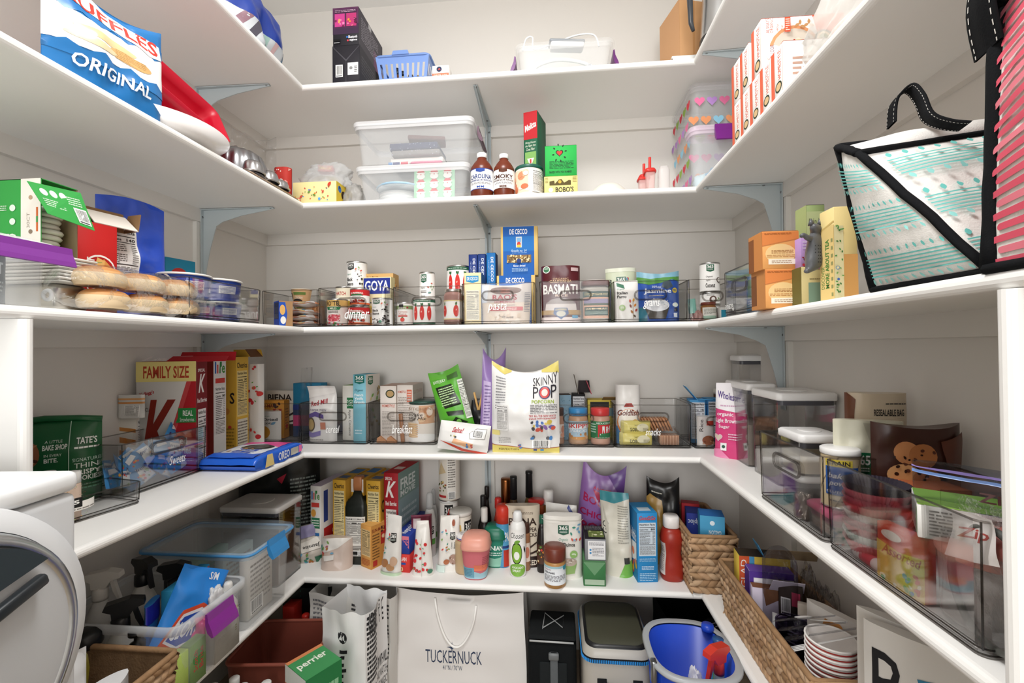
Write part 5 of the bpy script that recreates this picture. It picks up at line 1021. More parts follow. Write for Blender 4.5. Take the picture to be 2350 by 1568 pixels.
pouch('rice_bag', 'blue rice pouch with a white bowl picture in the grains bin', 'rice bag', p, 0, w, h, .05, '1f4fa3:g', [('p', [(0, .86), (.3, .8), (.6, .86), (1, .84), (1, 1), (0, 1)], '7fb0c4:g'), ('p', [(0, .8), (.25, .76), (.55, .8), (.8, .86), (1, .8), (1, .9), (.6, .92), (.3, .88), (0, .9)], '4f8a3f:g'), ('p', [(.55, .72), (.68, .66), (.82, .72), (.75, .84), (.6, .82)], '3a4a55:g'), ('r', 0, 0, .22, .3, '1f6a7d:g'), ('t', 'White', .34, .69, .54, .74, 'dfe8f4:g', 'i'), ('t', 'Jasmine', .14, .56, .78, .68, 'f2f6fa:g', 'b'), ('l', .25, .52, .6, .545, 1, 'c9b88a:g'), ('c', .86, .64, .06, 'd9c04a:g'), ('t', '90', .82, .625, .9, .66, '2a4a7d:g', 'b'), ('p', [(.16, .3), (.74, .3), (.64, .06), (.26, .06)], '4a4640:g'), ('o', .45, .34, .29, .13, 'e9ebee:g'), ('dots', .22, .3, .68, .44, 30, .025, ('f6f6f6:g', 'cfd4d8:g')), ('c', .86, .34, .06, 'dfe9df:g'), ('r', .83, .2, .9, .27, '16233f:g'), ('r', .82, .08, .9, .18, 'd4dde4:g')], amp=.008, top='open', corner=.012)
# coconut cans
c, r, h = cB(3, 1617, 1664, 664, YI+.06, Zb+.0)
hc = .05
can('coconut_milk_can', 'white can with a green mark low in the coconut milk bin', 'can', (c[0], c[1]+.012, Zb), r*.98, .066, ('f1efeb', [('365', .42, .5, .56, .95, '1f5a3f'), ('o', .6, .5, .05, .3, '7a4a34')]))
can('coconut_milk_can', 'white can with brown splashes, middle of the coconut milk stack', 'can', (c[0], c[1]+.012, Zb+.066), r, .05, ('f1efeb', [('t', 'Coconut', .4, .82, .52, .95, '2a2724', 'b'), ('o', .5, .4, .06, .4, '6b5248'), ('o', .5, .45, .03, .2, 'f1efeb'), ('sprig', .56, .2, .68, .8, 5, ('8fae74', '6b5248'), .04)]))
p_, _, _, ht = at(3, 1617, 1664, 602, YI+.08, Zb+.116)
can('coconut_milk_can', 'white coconut milk can at the top of the coconut stack', 'can', (c[0], c[1]+.012, Zb+.116), r, ht, ('f1efeb', [('365', .4, .7, .52, .98, '1f5a3f'), ('t', 'Organic', .39, .48, .5, .56, '3a3733', 'i'), ('t', 'Light', .39, .35, .46, .42, '3a3733', 'i'), ('t', 'Coconut', .385, .12, .53, .28, '26221f', 'b'), ('c', .6, .4, .045, '4a2f24'), ('c', .605, .4, .035, 'f4f1ec')]))
c, r, h = cB(3, 1614, 1649, 693, YI, Zb)
jar('honey_jar', 'short honey jar with a brown lid at the front of the coconut milk bin', 'jar', c, r, h, 'a8703f:l', '7d3a2c:p', (h*.08, h*.72, PI*.7, 'f0ede4', [('r', 0, 0, 1, .3, 'a9c9b4'), ('l', .1, .4, .9, .9, 5, '9a9a90')]), .009, r*.98, .008, .9)
pouch('tea_packet', 'teal green packet tucked in the side of the coconut milk bin', 'packet', (b6[0]-w6*.36, YI+.01, Zb+.03), 0, .03, .055, .015, '7fb5a8:g', top='open', amp=.004, tilt=(0, -.1))
heap('foil_packet', 'dusty rose crumpled packet under the teal green packet', 'packet', (b6[0]-w6*.25, YI+.002, Zb), 0, .05, .04, .04, 'a8807a:g', .3)
carton('tea_box', 'small red and teal carton beside the short honey jar', 'box', at(3, 1654, 1672, 708, YI-.0, Zb)[0], 0, .03, .05, .04, 'e6e6e2', [('r', .1, .15, .9, .8, '1f8fae'), ('t', 'NOT', .2, .05, .8, .2, 'f4f4f2', 'b')])
# ================================================================== MIDDLE SHELF, quilted-bag side
XI = XR+.02
# bin seen from its side with mirrored word, tea cartons
ya, yb = 1.215, 1.455
clear_bin('clear bin with mirrored lettering beside the orange tea cartons', (XR+.006, (ya+yb)/2, S3), -PI/2, yb-ya, .16, .135, 'grains', True, wordspec=(.06, .1, .34, .3), mirrored=True, hz=.62)
carton('tea_box', 'blue tea carton standing inside the bin with mirrored lettering', 'box', (XR+.05, 1.36, S3+.004), -PI/2, .07, .11, .05, '5f83b8', [('r', .1, .4, .9, .9, '7fa06a'), ('l', .1, .1, .9, .35, 4, 'e0e6ee')])
carton('tea_box', 'orange and black tea carton standing inside the bin with mirrored lettering', 'box', (XR+.05, 1.27, S3+.004), -PI/2, .085, .12, .06, 'e0a468', [('r', .66, 0, 1, .55, '3a3634'), ('t', 'EARL', .7, .36, .96, .46, 'e6cda6', 'b'), ('t', 'GREY', .7, .24, .96, .34, 'e6cda6', 'b'), ('o', .4, .55, .2, .16, 'f2e3c4'), ('r', .3, .85, .9, 1, 'd98a4f')])
teaf = [('p', [(0, .62), (1, .8), (1, .98), (0, .98)], 'e0884a'), ('p', [(0, .6), (1, .78), (1, .8), (0, .62)], 'c97a44'), ('o', .5, .4, .42, .26, 'f0cd92'), ('l', .06, .9, .8, .95, 2, '9a5a2c'), ('l', .25, .4, .85, .5, 3, 'a8703f'), ('l', .12, .3, .9, .38, 2, 'c08a55'), ('r', .16, .12, .9, .26, 'f3ead8'), ('l', .25, .14, .8, .23, 2, 'a8886a')]
p, rz, w, h = at(3, 1757, 1839, 617, 1.13)
carton('tea_box', 'orange tea carton, the lower of two stacked beside the cat infuser', 'box', p, 0, w, h, .075, 'e8a662', teaf, left=[('r', 0, 0, 1, 1, 'c9894f'), ('r', 0, .1, .4, .9, '7d4f2f')])
p, rz, w2_, h2_ = at(3, 1750, 1834, 530, 1.13, S3+h)
carton('tea_box', 'orange tea carton, the upper of two stacked beside the cat infuser', 'box', p, 0, w2_, h2_, .075, 'e8a662', teaf, left=[('r', 0, 0, 1, 1, 'd08a4c'), ('r', 0, .0, .4, .9, '8a5530')], topcol='dc8a4a')
p, rz, w, h = at(3, 1840, 1894, 612, 1.09)
carton('tea_box', 'olive tan tea carton underneath the cat infuser', 'box', p, 0, w, h, .07, 'cfbf88', [('r', .3, .08, 1, .6, '7f9a86'), ('l', .35, .66, .9, .72, 1, '8a7d55'), ('r', .2, .94, 1, 1, 'c98ab0')], left=[('r', 0, 0, 1, 1, '6b6434')])
hq = h
p, rz, w, h = at(3, 1838, 1878, 545, 1.105, S3+hq)
carton('tea_box', 'lilac tea carton with red berries behind the cat infuser', 'box', p, 0, w, h, .05, 'b491c9', [('dots', 0, 0, .8, .5, 12, .1, ('a02833', '6b1a2a', 'c23a48')), ('l', .1, .6, .8, .9, 3, 'e3d4ee')])
p, rz, w, h = at(3, 1853, 1895, 470, 1.16, S3+hq)
carton('tea_box', 'tall green tea carton with a dark top behind the cat infuser', 'box', p, 0, w, h, .05, '8fa06a', [('r', 0, .5, 1, .9, 'b9c490'), ('t', 'Mighty Leaf', .1, .66, .92, .8, '2f3a24', 'i'), ('r', 0, 0, 1, .5, 'd8c9dd')], left=[('r', 0, 0, 1, 1, 'a9b87c')], topcol='2a2b26')
p, rz, w, h = at(3, 1915, 1972, 470, 1.0)
t = carton('tea_box', 'tall cream yellow tea carton with green lettering beside the teal quilted bag', 'box', p, 0, w*.95, h*.985, .05, 'ecd694', [('r', 0, 0, .4, .8, 'f0e6b4'), ('r', .4, 0, 1, .5, 'e0a862'), ('sprig', .06, .1, .36, .8, 26, ('4f9a4a', '7fb05f', '3f7d3a'), .12), ('c', .1, .36, .09, '7f9fc0'), ('c', .1, .36, .06, 'f0e6b4'), ('c', .12, .24, .06, '4f74c0')], left=[('r', 0, 0, 1, .82, 'ecd08a'), ('p', [(0, .8), (1, .86), (1, .84), (0, .78)], 'd9bb72'), ('t', 'DISCOVER', .1, .16, .32, .4, '4f8a3f', 'v'), ('t', 'MORE ABOUT TEA', .4, .16, .66, .68, '4f8a3f', 'vb'), ('l', .8, .05, .92, .7, 8, '9aa06a')])
# cat shaped infuser climbing the cartons
def skin(name, chain, edges, mat, parent, sub=2):
    me = bpy.data.meshes.new(name); me.from_pydata([c[0] for c in chain], edges, []); o = bpy.data.objects.new(name, me); C.objects.link(o)
    mo = o.modifiers.new('skin', 'SKIN'); o.modifiers.new('sub', 'SUBSURF').levels = sub; o.modifiers['sub'].render_levels = sub; mo.use_smooth_shade = True
    for i, c in enumerate(chain): r = c[1]; me.skin_vertices[0].data[i].radius = (r, c[2] if len(c) > 2 else r); me.skin_vertices[0].data[i].use_root = i == 0
    ev = o.evaluated_get(bpy.context.evaluated_depsgraph_get()); m2 = bpy.data.meshes.new_from_object(ev); o.modifiers.clear(); o.data = m2; m2.materials.append(M(mat)); m2.name = name
    for p_ in m2.polygons: p_.use_smooth = True
    o.parent = parent; return o
pc = ony(1868, 570, 1.055); t = thing('tea_infuser', 'grey rubber cat shaped tea infuser climbing the tea cartons', 'tea infuser', pc); GR = '5a5c60:p'
k = 1.055/1027*1.0
def q_(x, y, z=0): return ((x-1868)*k, z, (570-y)*k)
ch = [(q_(1862, 610), .017), (q_(1866, 590), .0185), (q_(1869, 568), .017), (q_(1872, 550), .014), (q_(1872, 537), .0095), (q_(1871, 528, -.004), .0135), (q_(1864, 526, -.008), .010), (q_(1858, 525, -.01), .006),
      (q_(1858, 552, -.008), .007), (q_(1846, 548, -.012), .006), (q_(1840, 541, -.012), .0055), (q_(1834, 548, -.012), .006),
      (q_(1852, 617, -.01), .0085), (q_(1846, 622, -.012), .006), (q_(1842, 619, -.014), .006),
      (q_(1878, 605, .004), .009), (q_(1886, 606, .004), .007), (q_(1889, 612, .002), .006)]
skin('cat_body', ch, [(0, 1), (1, 2), (2, 3), (3, 4), (4, 5), (5, 6), (6, 7), (3, 8), (8, 9), (9, 10), (10, 11), (0, 12), (12, 13), (13, 14), (0, 15), (15, 16), (16, 17)], GR, t)
for s in (0, 1):
    q = MB(); a = Vector(q_(1861 if s == 0 else 1879, 517, -.004)); q.lathe([(.0065, -.004), (.0045, .004), (.0006, .011)], GR, 12); q.xf(Matrix.Translation(a)); q.obj('ear', t)
q = MB(); q.tube([q_(1884, 604, .006), q_(1893, 585, .012), q_(1893, 560, .012), q_(1888, 545, .01)], [.005, .0045, .004, .002], GR, 8); q.obj('tail', t)
q = MB(); rr = [(1862+5*i, 568+7*j) for i in range(3) for j in range(6)]
for x, y in rr: q.add([(Vector(q_(x, y, -.0188+abs(x-1867)*.0004))+Vector((.0011*math.cos(2*PI*i/7), 0, .0011*math.sin(2*PI*i/7)))) for i in range(7)], [tuple(range(7))], '1d1e20')
q.obj('hole_pattern', t)
# ------------------------------------------------------------------ quilted cooler bags
def softface(mb, A, B, C_, D, bulge, mat, n=14, quilt=0, seed_=0):
    """quad A B C D (A lower outer-view-left, B lower right, C upper right, D upper left) swollen outward"""
    A, B, C_, D = map(Vector, (A, B, C_, D)); nn = (B-A).cross(D-A).normalized()
    def S(u, v, o=0):
        p = (A*(1-u)+B*u)*(1-v)+(D*(1-u)+C_*u)*v; uu = min(max(u, 0), 1); vv = min(max(v, 0), 1)
        e = (4*uu*(1-uu))**.7*(4*vv*(1-vv))**.7; z = bulge*e+.006*e*noise.noise(p*14+Vector((seed_, 0, 0)))
        if quilt: z += -.002*e*(abs(math.sin(PI*(uu+vv)*quilt))**.3 < .45)-.002*e*(abs(math.sin(PI*(uu-vv)*quilt))**.3 < .45)
        return p+nn*(z+o)
    mb.grid(lambda u, v: S(u, v), n, n, mat); return S
def cooler_bag(name, label, cor, base, pipe, decs, handle_pts, quilt=2.5):
    """cor: eight corners: A B C D bottom, E F G H top, in order seen from above starting at the far aisle corner going to the doorway"""
    A, B, C_, D, E, F, G, H = map(Vector, cor); o0 = (A+B+C_+D)/4; t = thing(name, label, 'cooler bag', o0)
    A, B, C_, D, E, F, G, H = [p-o0 for p in (A, B, C_, D, E, F, G, H)]
    q = MB(); S = {}
    for nm, (a, b, c, d), bl in (('aisle', (A, B, F, E), .018), ('near', (B, C_, G, F), .018), ('wall', (C_, D, H, G), .005), ('far', (D, A, E, H), .01), ('top', (E, F, G, H), .02), ('bottom', (D, C_, B, A), -.001)):
        S[nm] = (softface(q, a, b, c, d, bl, base, 16, quilt if nm in ('aisle', 'near') else 0), (b-a).length, (d-a).length)
    q.obj('quilted_body', t)
    for nm, dec in decs.items():
        q = MB(); s, W, H_ = S[nm]; paint(q, lambda u, v, o: s(u, v, o), W, H_, dec, (.08, .08), 5, .0015, .0001); q.obj('printed_pattern', t)
    q = MB()
    def edge(a, b, m=10):
        return [a+(b-a)*i/m+Vector((noise.noise(a*9+Vector((i*.9, 0, 0))), noise.noise(b*9+Vector((0, i*.9, 0))), 0))*.0025 for i in range(m+1)]
    for a, b in ((A, E), (B, F), (C_, G), (A, B), (B, C_), (E, F), (F, G), (E, H), (G, H)): q.tube(edge(a, b), pipe, '17181a:f', 8, False, .7)
    q.obj('piping', t)
    q = MB(); st = MB()
    for pts, wd in handle_pts:
        P = [Vector(p)-o0 for p in pts]; V = []
        for i in range(len(P)-1):
            a, b, c2, d2 = P[max(0, i-1)], P[i], P[i+1], P[min(len(P)-1, i+2)]
            for s in range(6): k_ = s/6; V.append(.5*((2*b)+(c2-a)*k_+(2*a-5*b+4*c2-d2)*k_*k_+(3*b-a-3*c2+d2)*k_**3))
        V.append(P[-1]); n_ = len(V); sd = Vector((.25, 1, 0)).normalized()*wd/2
        vv = []; 
        for i, p in enumerate(V):
            tg = (V[min(i+1, n_-1)]-V[max(0, i-1)]).normalized(); nr = sd.cross(tg).normalized()*.0015
            vv += [p-sd+nr, p+sd+nr, p+sd-nr, p-sd-nr]
        f = []
        for i in range(n_-1):
            for j in range(4): f.append((i*4+j, i*4+(j+1) % 4, i*4+4+(j+1) % 4, i*4+4+j))
        q.add(vv, f, '17181a:f', True)
        for i in range(0, n_-1):
            tg = (V[i+1]-V[i]); nr = sd.cross(tg).normalized()*.0022
            for e in (-.78, .78):
                for s2 in (1, -1):
                    a = V[i]+tg*.15+sd*e+nr*s2; b = V[i]+tg*.7+sd*e+nr*s2; st.add([a-sd*.035, a+sd*.035, b+sd*.035, b-sd*.035], [(0, 1, 2, 3)], 'e9e6e0')
    q.obj('strap', t); st.obj('stitching', t); return t
TE = '6cc0b8'
def teal(n=3):
    d = []
    for i in range(n):
        v = .08+i*.32
        for j in range(6): d.append(('r', .03, v+.016*j*1.5, .97, v+.016*j*1.5+.009, TE))
        for j in range(13): d += [('leaf', .06+.075*j, v+.17, .05, 80, TE), ('leaf', .06+.075*j, v-.03, .05, 100, '8fd0ca')]
    return d
z0 = S3+.003
A = (XR+.012, .805, z0); B = (XR+.02, .612, z0); C_ = (XR+.25, .63, z0); D = (XR+.25, .82, z0)
E_ = ony(1925, 338, .80); F_ = ony(1972, 352, .745); G_ = (XR+.24, .735, F_.z+.03); H_ = (XR+.24, .80, E_.z+.02)
hp = [ony(2046, 288, .80), ony(2052, 235, .80), ony(2085, 203, .78), ony(2110, 225, .76), ony(2130, 268, .74), ony(2170, 285, .72), ony(2215, 290, .70)]
cooler_bag('cooler_bag', 'white quilted cooler bag with teal stripes and black piping at the shelf edge', (A, B, C_, D, E_, F_, G_, H_), 'ece9e4:f', .0085, {'aisle': teal(), 'near': teal()}, [(hp, .03)])
PK = 'd8566a'
def pinks():
    d = []; r = random.Random(2)
    for c in range(3):
        for i in range(24):
            u = .02+.34*c+.03*(i % 2); v = .02+i*.042; a = .27*r.uniform(.85, 1.05)
            d.append(('cap', u, v, u+a, .0125, PK if r.random() > .2 else 'e07a88'))
    return d
A = (XR+.008, .600, z0); B = (XR+.008, .33, z0); C_ = (XR+.24, .33, z0); D = (XR+.25, .605, z0)
up = Vector((.0, .0, .40))
top = [Vector(p)+up for p in (A, B, C_, D)]; top[0] += Vector((.01, -.008, -.085)); top[3] += Vector((0, 0, -.06)); top[1] += Vector((0, 0, .05))
cooler_bag('cooler_bag', 'tall white quilted bag with pink brush strokes and black piping near the doorway', (A, B, C_, D, *top), 'ece8e2:f', .011, {'aisle': pinks(), 'far': pinks()}, [([Vector((XR+.012, .60, z0+.27)), Vector((XR-.006, .588, z0+.335)), Vector((XR-.008, .55, z0+.40)), Vector((XR-.004, .49, z0+.45))], .05)], 1.6)
# ================================================================== FOURTH SHELF, washer side
S4 = ZT[4]; Z4 = S4+.0035
def bagtxt(*a): return list(a)
p = onz(100, 1105, S4)
pouch('cookie_bag', 'pale blue bag with a small reversed price tag behind the gable panel', 'bag', (-1.30, .93, S4), PI/2-.9, .10, .31, .035, 'a9c9d6:g', [('r', .1, 0, 1, .45, 'b7bcae:q'), ('r', .45, .62, .95, .8, 'eef0f0:g'), ('t', '125', .5, .66, .8, .77, '3f4f5a', 'mb')], amp=.005, top='open', freq=10)
for i, (c, x) in enumerate((('9fd6a0', 0), ('e9c9b4', .02), ('d8e6c0', .038))):
    carton('note_card', ['mint green', 'pale peach', 'pale lime'][i]+' thin card standing beside the low clear bin', 'card', (-1.215+x*.5, .89+x*.4, S4), PI/2-.9, .06, .14-.01*i, .004, c)
clear_bin('low clear bin of sprinkle jars on the fourth shelf, nearest the washer', (-1.135, 1.02, S4), PI/2-.2, .2, .13, .058, None, False)
for i, (x, y, hh, lb) in enumerate(((-1.175, .985, .115, 'sprinkle jar with a white cap at the front of the low clear bin'), (-1.215, .965, .12, 'second sprinkle jar with a white cap just behind the front one'))):
    turned('sprinkle_jar', lb, 'jar', (x, y, Z4), [('jar_body', [(.0195, 0), (.021, .003), (.021, hh-.026)], 'd8b9a4:p'), ('cap', [(.0215, hh-.027), (.0215, hh-.003), (.019, hh)], 'e8e6e2:p')], (.004, hh-.03, 2*PI, 'dcc3b0', [('dots', 0, .55, 1, 1, 70, .007, ('7a4a3a', 'f0e0d0', 'c9574a', 'd9a34a', '8fae6a')), ('dots', 0, 0, 1, .3, 60, .007, ('c9574a', 'f0e0d0', 'd9a34a', '8fae6a')), ('r', .33, .3, .72, .56, 'eeeae4'), ('r', .42, .4, .58, .68, '1d1c1b'), ('t', '365', .44, .5, .56, .62, 'f4f2ee', 'b'), ('l', .36, .32, .7, .38, 1, '7a7570')], .9))
# cookie bag
GB = '14592f'
p, rz, w, h = at(4, 122, 278, 945, 1.17)
t = pouch('cookie_bag', 'dark green cookie bag with a folded top in front of the red cereal carton', 'cookie bag', (-1.32, 1.075, S4), math.radians(40), .17, .225, .085, GB+':g',
      [('o', .14, .62, .17, .16, '9a5f3c:g'), ('dots', .02, .5, .28, .74, 12, .025, ('6b3f24:g', '4a2a18:g', 'b87a50:g')), ('t', 'A LITTLE', .36, .74, .56, .77, 'dfe8dc:g'), ('t', 'BAKE SHOP', .34, .66, .62, .72, 'e9efe6:g', 'b'), ('t', 'IN EVERY', .36, .59, .56, .62, 'dfe8dc:g'), ('t', 'BITE.', .36, .52, .52, .57, 'e9efe6:g', 'b'), ('r', .635, 0, .645, .97, 'b9d0bf:g'), ('t', 'THE BAKE SHOP WAY', .06, .36, .56, .4, 'dfe8dc:g'), ('r', .05, .1, .4, .3, '10271a:g'), ('t', "TATE'S", .72, .7, .94, .78, 'f2f5f0:g', 'b'), ('l', .7, .64, .96, .68, 1, 'f2f5f0:g'), ('t', 'SIGNATURE', .68, .5, .97, .54, 'c9ddd0:g'), ('t', 'THIN', .7, .42, .95, .48, 'e9efe6:g'), ('t', 'CRISPY', .68, .34, .97, .4, 'e9efe6:g', 'b'), ('t', 'COOKIES', .68, .27, .97, .33, 'e9efe6:g', 'b'), ('l', .68, .16, .95, .24, 2, '5f9a78:g')], top='pinch', shoulder=.35, amp=.004, freq=8)
q = MB(); q.tube([(-.085, .04, .225), (-.03, .038, .231), (.04, .04, .226), (.085, .039, .22)], .0085, GB+':g', 10); q.obj('folded_top', t)
p, rz, w, h = at(4, 258, 318, 950, 1.36)
carton('snack_bar_box', 'white and orange striped carton between the green cookie bag and the cereal', 'box', (p[0], 1.34, S4), .25, w, h, .08, 'ece6dc', [('p', [(0, .6), (1, .5), (1, .58), (0, .7)], 'd9924f'), ('p', [(0, .4), (1, .3), (1, .38), (0, .48)], 'd9924f'), ('p', [(0, .78), (1, .7), (1, .76), (0, .84)], 'd9924f'), ('c', .4, .3, .09, '3f5f9a'), ('t', 'CARAMEL', .3, .05, .5, .3, '8a6a4a', 'v')], [('n', .1, .1, .9, .9)], topcol='e6dccb')
pouch('snack_wrapper', 'orange striped crinkled wrapper propped on the white striped carton', 'wrapper', (p[0]+.045, 1.33, S4+h-.01), .2, .08, .075, .02, 'dcdad6:g', [('r', 0, .62, 1, .7, 'd9924f:g'), ('r', 0, .78, 1, .86, 'e0a468:g'), ('n', .3, .05, .85, .55)], amp=.008, top='open')
# cereal cartons facing the doorway
RD = 'a81a24'
w = .187; p = (-1.385+w/2*math.cos(.2), 1.367+w/2*math.sin(.2), S4); rz = .2; h = onx(312, 831, -1.385).z-S4
t = carton('cereal_box', 'large red and grey cereal carton with a cream banner on top', 'cereal box', p, .2, w, h, .065, 'd9d7d4',
   [('p', [(.9, .82), (1, .82), (1, 0), (.4, 0)], 'b5202a'), ('p', [(.84, .82), (.92, .82), (.45, .02), (.36, 0)], 'c9474a'), ('r', 0, .82, 1, 1, 'ecdc8c'), ('t', 'FAMILY SIZE', .12, .85, .88, .96, 'b8432a', 'b'), ('t', "Kellogg's", .06, .68, .3, .75, 'b5202a', 'be'), ('t', 'SPECIAL', .06, .555, .28, .59, '4a4340'),
    ('t', 'K', .08, .08, .66, .66, '8a2a1f', 'bi'),
    ('p', [(.7, .58), (1, .58), (1, .45), (.66, .45), (.7, .5)], '2f8a45'), ('t', 'REAL', .78, .51, .95, .56, 'f0f4ee', 'b'), ('t', 'Strawberries', .73, .46, .97, .495, 'f0f4ee'), ('t', 'Red', .66, .26, .85, .32, 'f2ece6', 'b'), ('t', 'Berries', .6, .17, .92, .24, 'f2ece6', 'b'), ('l', .56, .1, .96, .14, 2, 'e0b0a8'), ('dots', .02, .0, .3, .2, 10, .04, ('c9343a', 'd84a45', '7a2a1f', 'e9d8b0'))],
   [('r', 0, 0, 1, 1, '7d1a20'), ('t', 'SPECIAL', .15, .9, .8, .93, 'f0e6e2', 'b'), ('t', 'K', .2, .71, .82, .88, 'f0ece8', 'bi'), ('t', 'Red Berries', .1, .62, .95, .66, 'f0e6e2', 'b'), ('n', .14, .02, .86, .56, 'e9e4e0')], topcol='a81a24',
   flap=[((1, 1), (0, 1), math.radians(28), .034, 'b01c26'), ((0, 0), (1, 0), math.radians(-62), .034, 'b01c26')])
q = MB(); paint(q, lambda u, v, o: (-w/2+w*u, .006+.03*v*.86, h+.001+.017*v+o), w, .034, [('t', 'Red Berries', .22, .15, .46, .6, 'f4ece8', 'b'), ('p', [(.06, .1), (.12, .1), (.2, .9), (.14, .9)], 'f4ece8'), ('r', .64, .1, .86, .95, 'e6d9d4'), ('l', .66, .2, .84, .9, 3, 'b5434a')]); q.obj('top_print', t)
p, rz, w, h = at(4, 452, 492, 822, 1.605)
carton('cereal_box', 'white cereal carton with rainbow lettering on its narrow side, behind the large red one', 'cereal box', p, 0, .12, h, .065, 'e3ddd8', [('r', 0, 0, 1, 1, '8a2a22')], [('r', 0, 0, 1, 1, 'edebe8'), ('r', .1, .84, .22, .96, '3f6fb5'), ('r', .28, .84, .38, .93, 'cf3a34'), ('p', [(.45, .84), (.56, .84), (.56, .9), (.66, .91), (.66, .96), (.5, .96)], '3f8a4a'), ('t', 'e', .66, .84, .92, .92, '4f9a4a', 'b'), ('r', .14, .74, .9, .79, 'd5453f'), ('n', .1, .2, .92, .71)], topcol='e8e2d0')
o_ = bpy.data.objects[[x.name for x in bpy.data.objects if x.name.startswith('cereal_box')][-1]]; o_.location.x = ony(490, 900, 1.605).x-.06
p, rz, w, h = at(4, 470, 542, 820, 1.705)
t = carton('cereal_box', 'yellow cereal carton with a brown flap standing beside the rainbow lettered one', 'cereal box', p, 0, .13, h, .075, 'dcae3a', [('r', 0, 0, 1, 1, 'd9ac3f'), ('t', 'S', .8, .5, .96, .62, '2a2420', 'b'), ('c', .8, .25, .06, 'c9423a'), ('c', .6, .65, .1, 'c98a3a'), ('c', .7, .42, .1, 'c98a3a'), ('l', .4, .04, .95, .25, 6, '9a7a2a')], [('r', 0, 0, 1, 1, 'e2b74a'), ('t', 'Cheerios', .1, .88, .9, .94, '2a2420', 'b'), ('n', .1, .36, .9, .85, 'ecd590'), ('r', .1, .04, .9, .33, 'e2dccb'), ('l', .12, .06, .88, .31, 8, '7d746a')], topcol='7a5030', flap=[((1, 0), (1, 1), math.radians(-40), .04, '6f4a2e'), ((1, 1), (0, 1), math.radians(-10), .03, 'd9ac3f')])
t.location.x = ony(541, 900, 1.705).x-.065
p, rz, w, h = at(4, 560, 594, 836, 1.80)
pouch('dried_fruit_bag', 'white pouch with red cherries behind the yellow cereal carton', 'bag', p, 0, w*1.3, h, .04, 'e9e6df:g', [('dots', .1, .1, .9, .8, 12, .12, ('c9343a', 'd8433f')), ('sprig', .2, .2, .9, .9, 6, ('5f9a4a',)), ('dots', .1, .9, .9, .98, 6, .08, ('c9343a',))], top='open', amp=.004)
# biscuits
t = pouch('cookie_pack', 'blue cookie pack lying flat at the edge of the fourth shelf', 'cookie pack', (-.995, 1.55, S4), PI/2, .285, .2, .05, '1f63d6:g',
     [], bottom='pillow', amp=.003)
bpy.data.objects.remove(t.children[0]); OW, OD, OH = .285, .2, .046
def OS(u, v, o=0):   # flat pack: u along its length, v from the aisle side over the top to the wall side
    e = (1-abs(2*u-1)**10)**.5 if 0 < u < 1 else 0; s = min(max(v, 0), 1)
    if s < .2: y = 0; z = OH*(s/.2)
    elif s < .85: y = (s-.2)/.65*OD; z = OH
    else: y = OD; z = OH*(1-(s-.85)/.15)
    k = .12+.88*e; z = .022+(z-.022)*k if e < .98 else z
    nz = .003*noise.noise(Vector((u*9, v*7, 1))); return Vector(((u-.5)*OW, y+.004*math.sin(u*20)*(s < .02 or s > .98)-(o if s < .2 else 0), max(.0005, z+nz*(.2+s*(1-s)*3)+(o if s >= .2 else 0))))
q = MB(); q.grid(lambda u, v: OS(u, v), 40, 26, '1f63d6:g'); q.grid(lambda u, v: OS(1-u, 0)*(1-v)+OS(1-u, 1)*v, 30, 4, '1f63d6:g'); q.obj('wrapper', t)
q = MB(); paint(q, OS, OW, .3, [('p', [(.16, .3), (.8, .3), (.93, .55), (.9, .82), (.3, .82), (.2, .6)], 'e9edf5:g'), ('p', [(.62, .3), (.95, .3), (.95, .82), (.7, .82), (.8, .6)], 'e84f9a:g'), ('t', 'OREO', .22, .42, .52, .7, '1f4fb8:g', 'b'), ('o', .6, .55, .13, .2, '20201f:g'), ('o', .6, .55, .095, .14, '55524f:g'), ('o', .6, .55, .06, .09, '20201f:g'), ('dots', .2, .5, .5, .8, 8, .02, ('e3a85a:g', 'd9863a:g')), ('r', .05, .25, .2, .8, '1f63d6:g'),
   ('p', [(.16, .02), (.34, .02), (.3, .2), (.2, .2)], 'ead28a:g'), ('t', 'OREO', .42, .04, .66, .17, 'f0f3f9:g', 'b'), ('r', .68, .05, .86, .16, 'b9b4a8:g'), ('r', .87, .05, .94, .17, 'e86aa4:g')], (.025, .05), 3, .0012, .0003); q.obj('front_print', t)
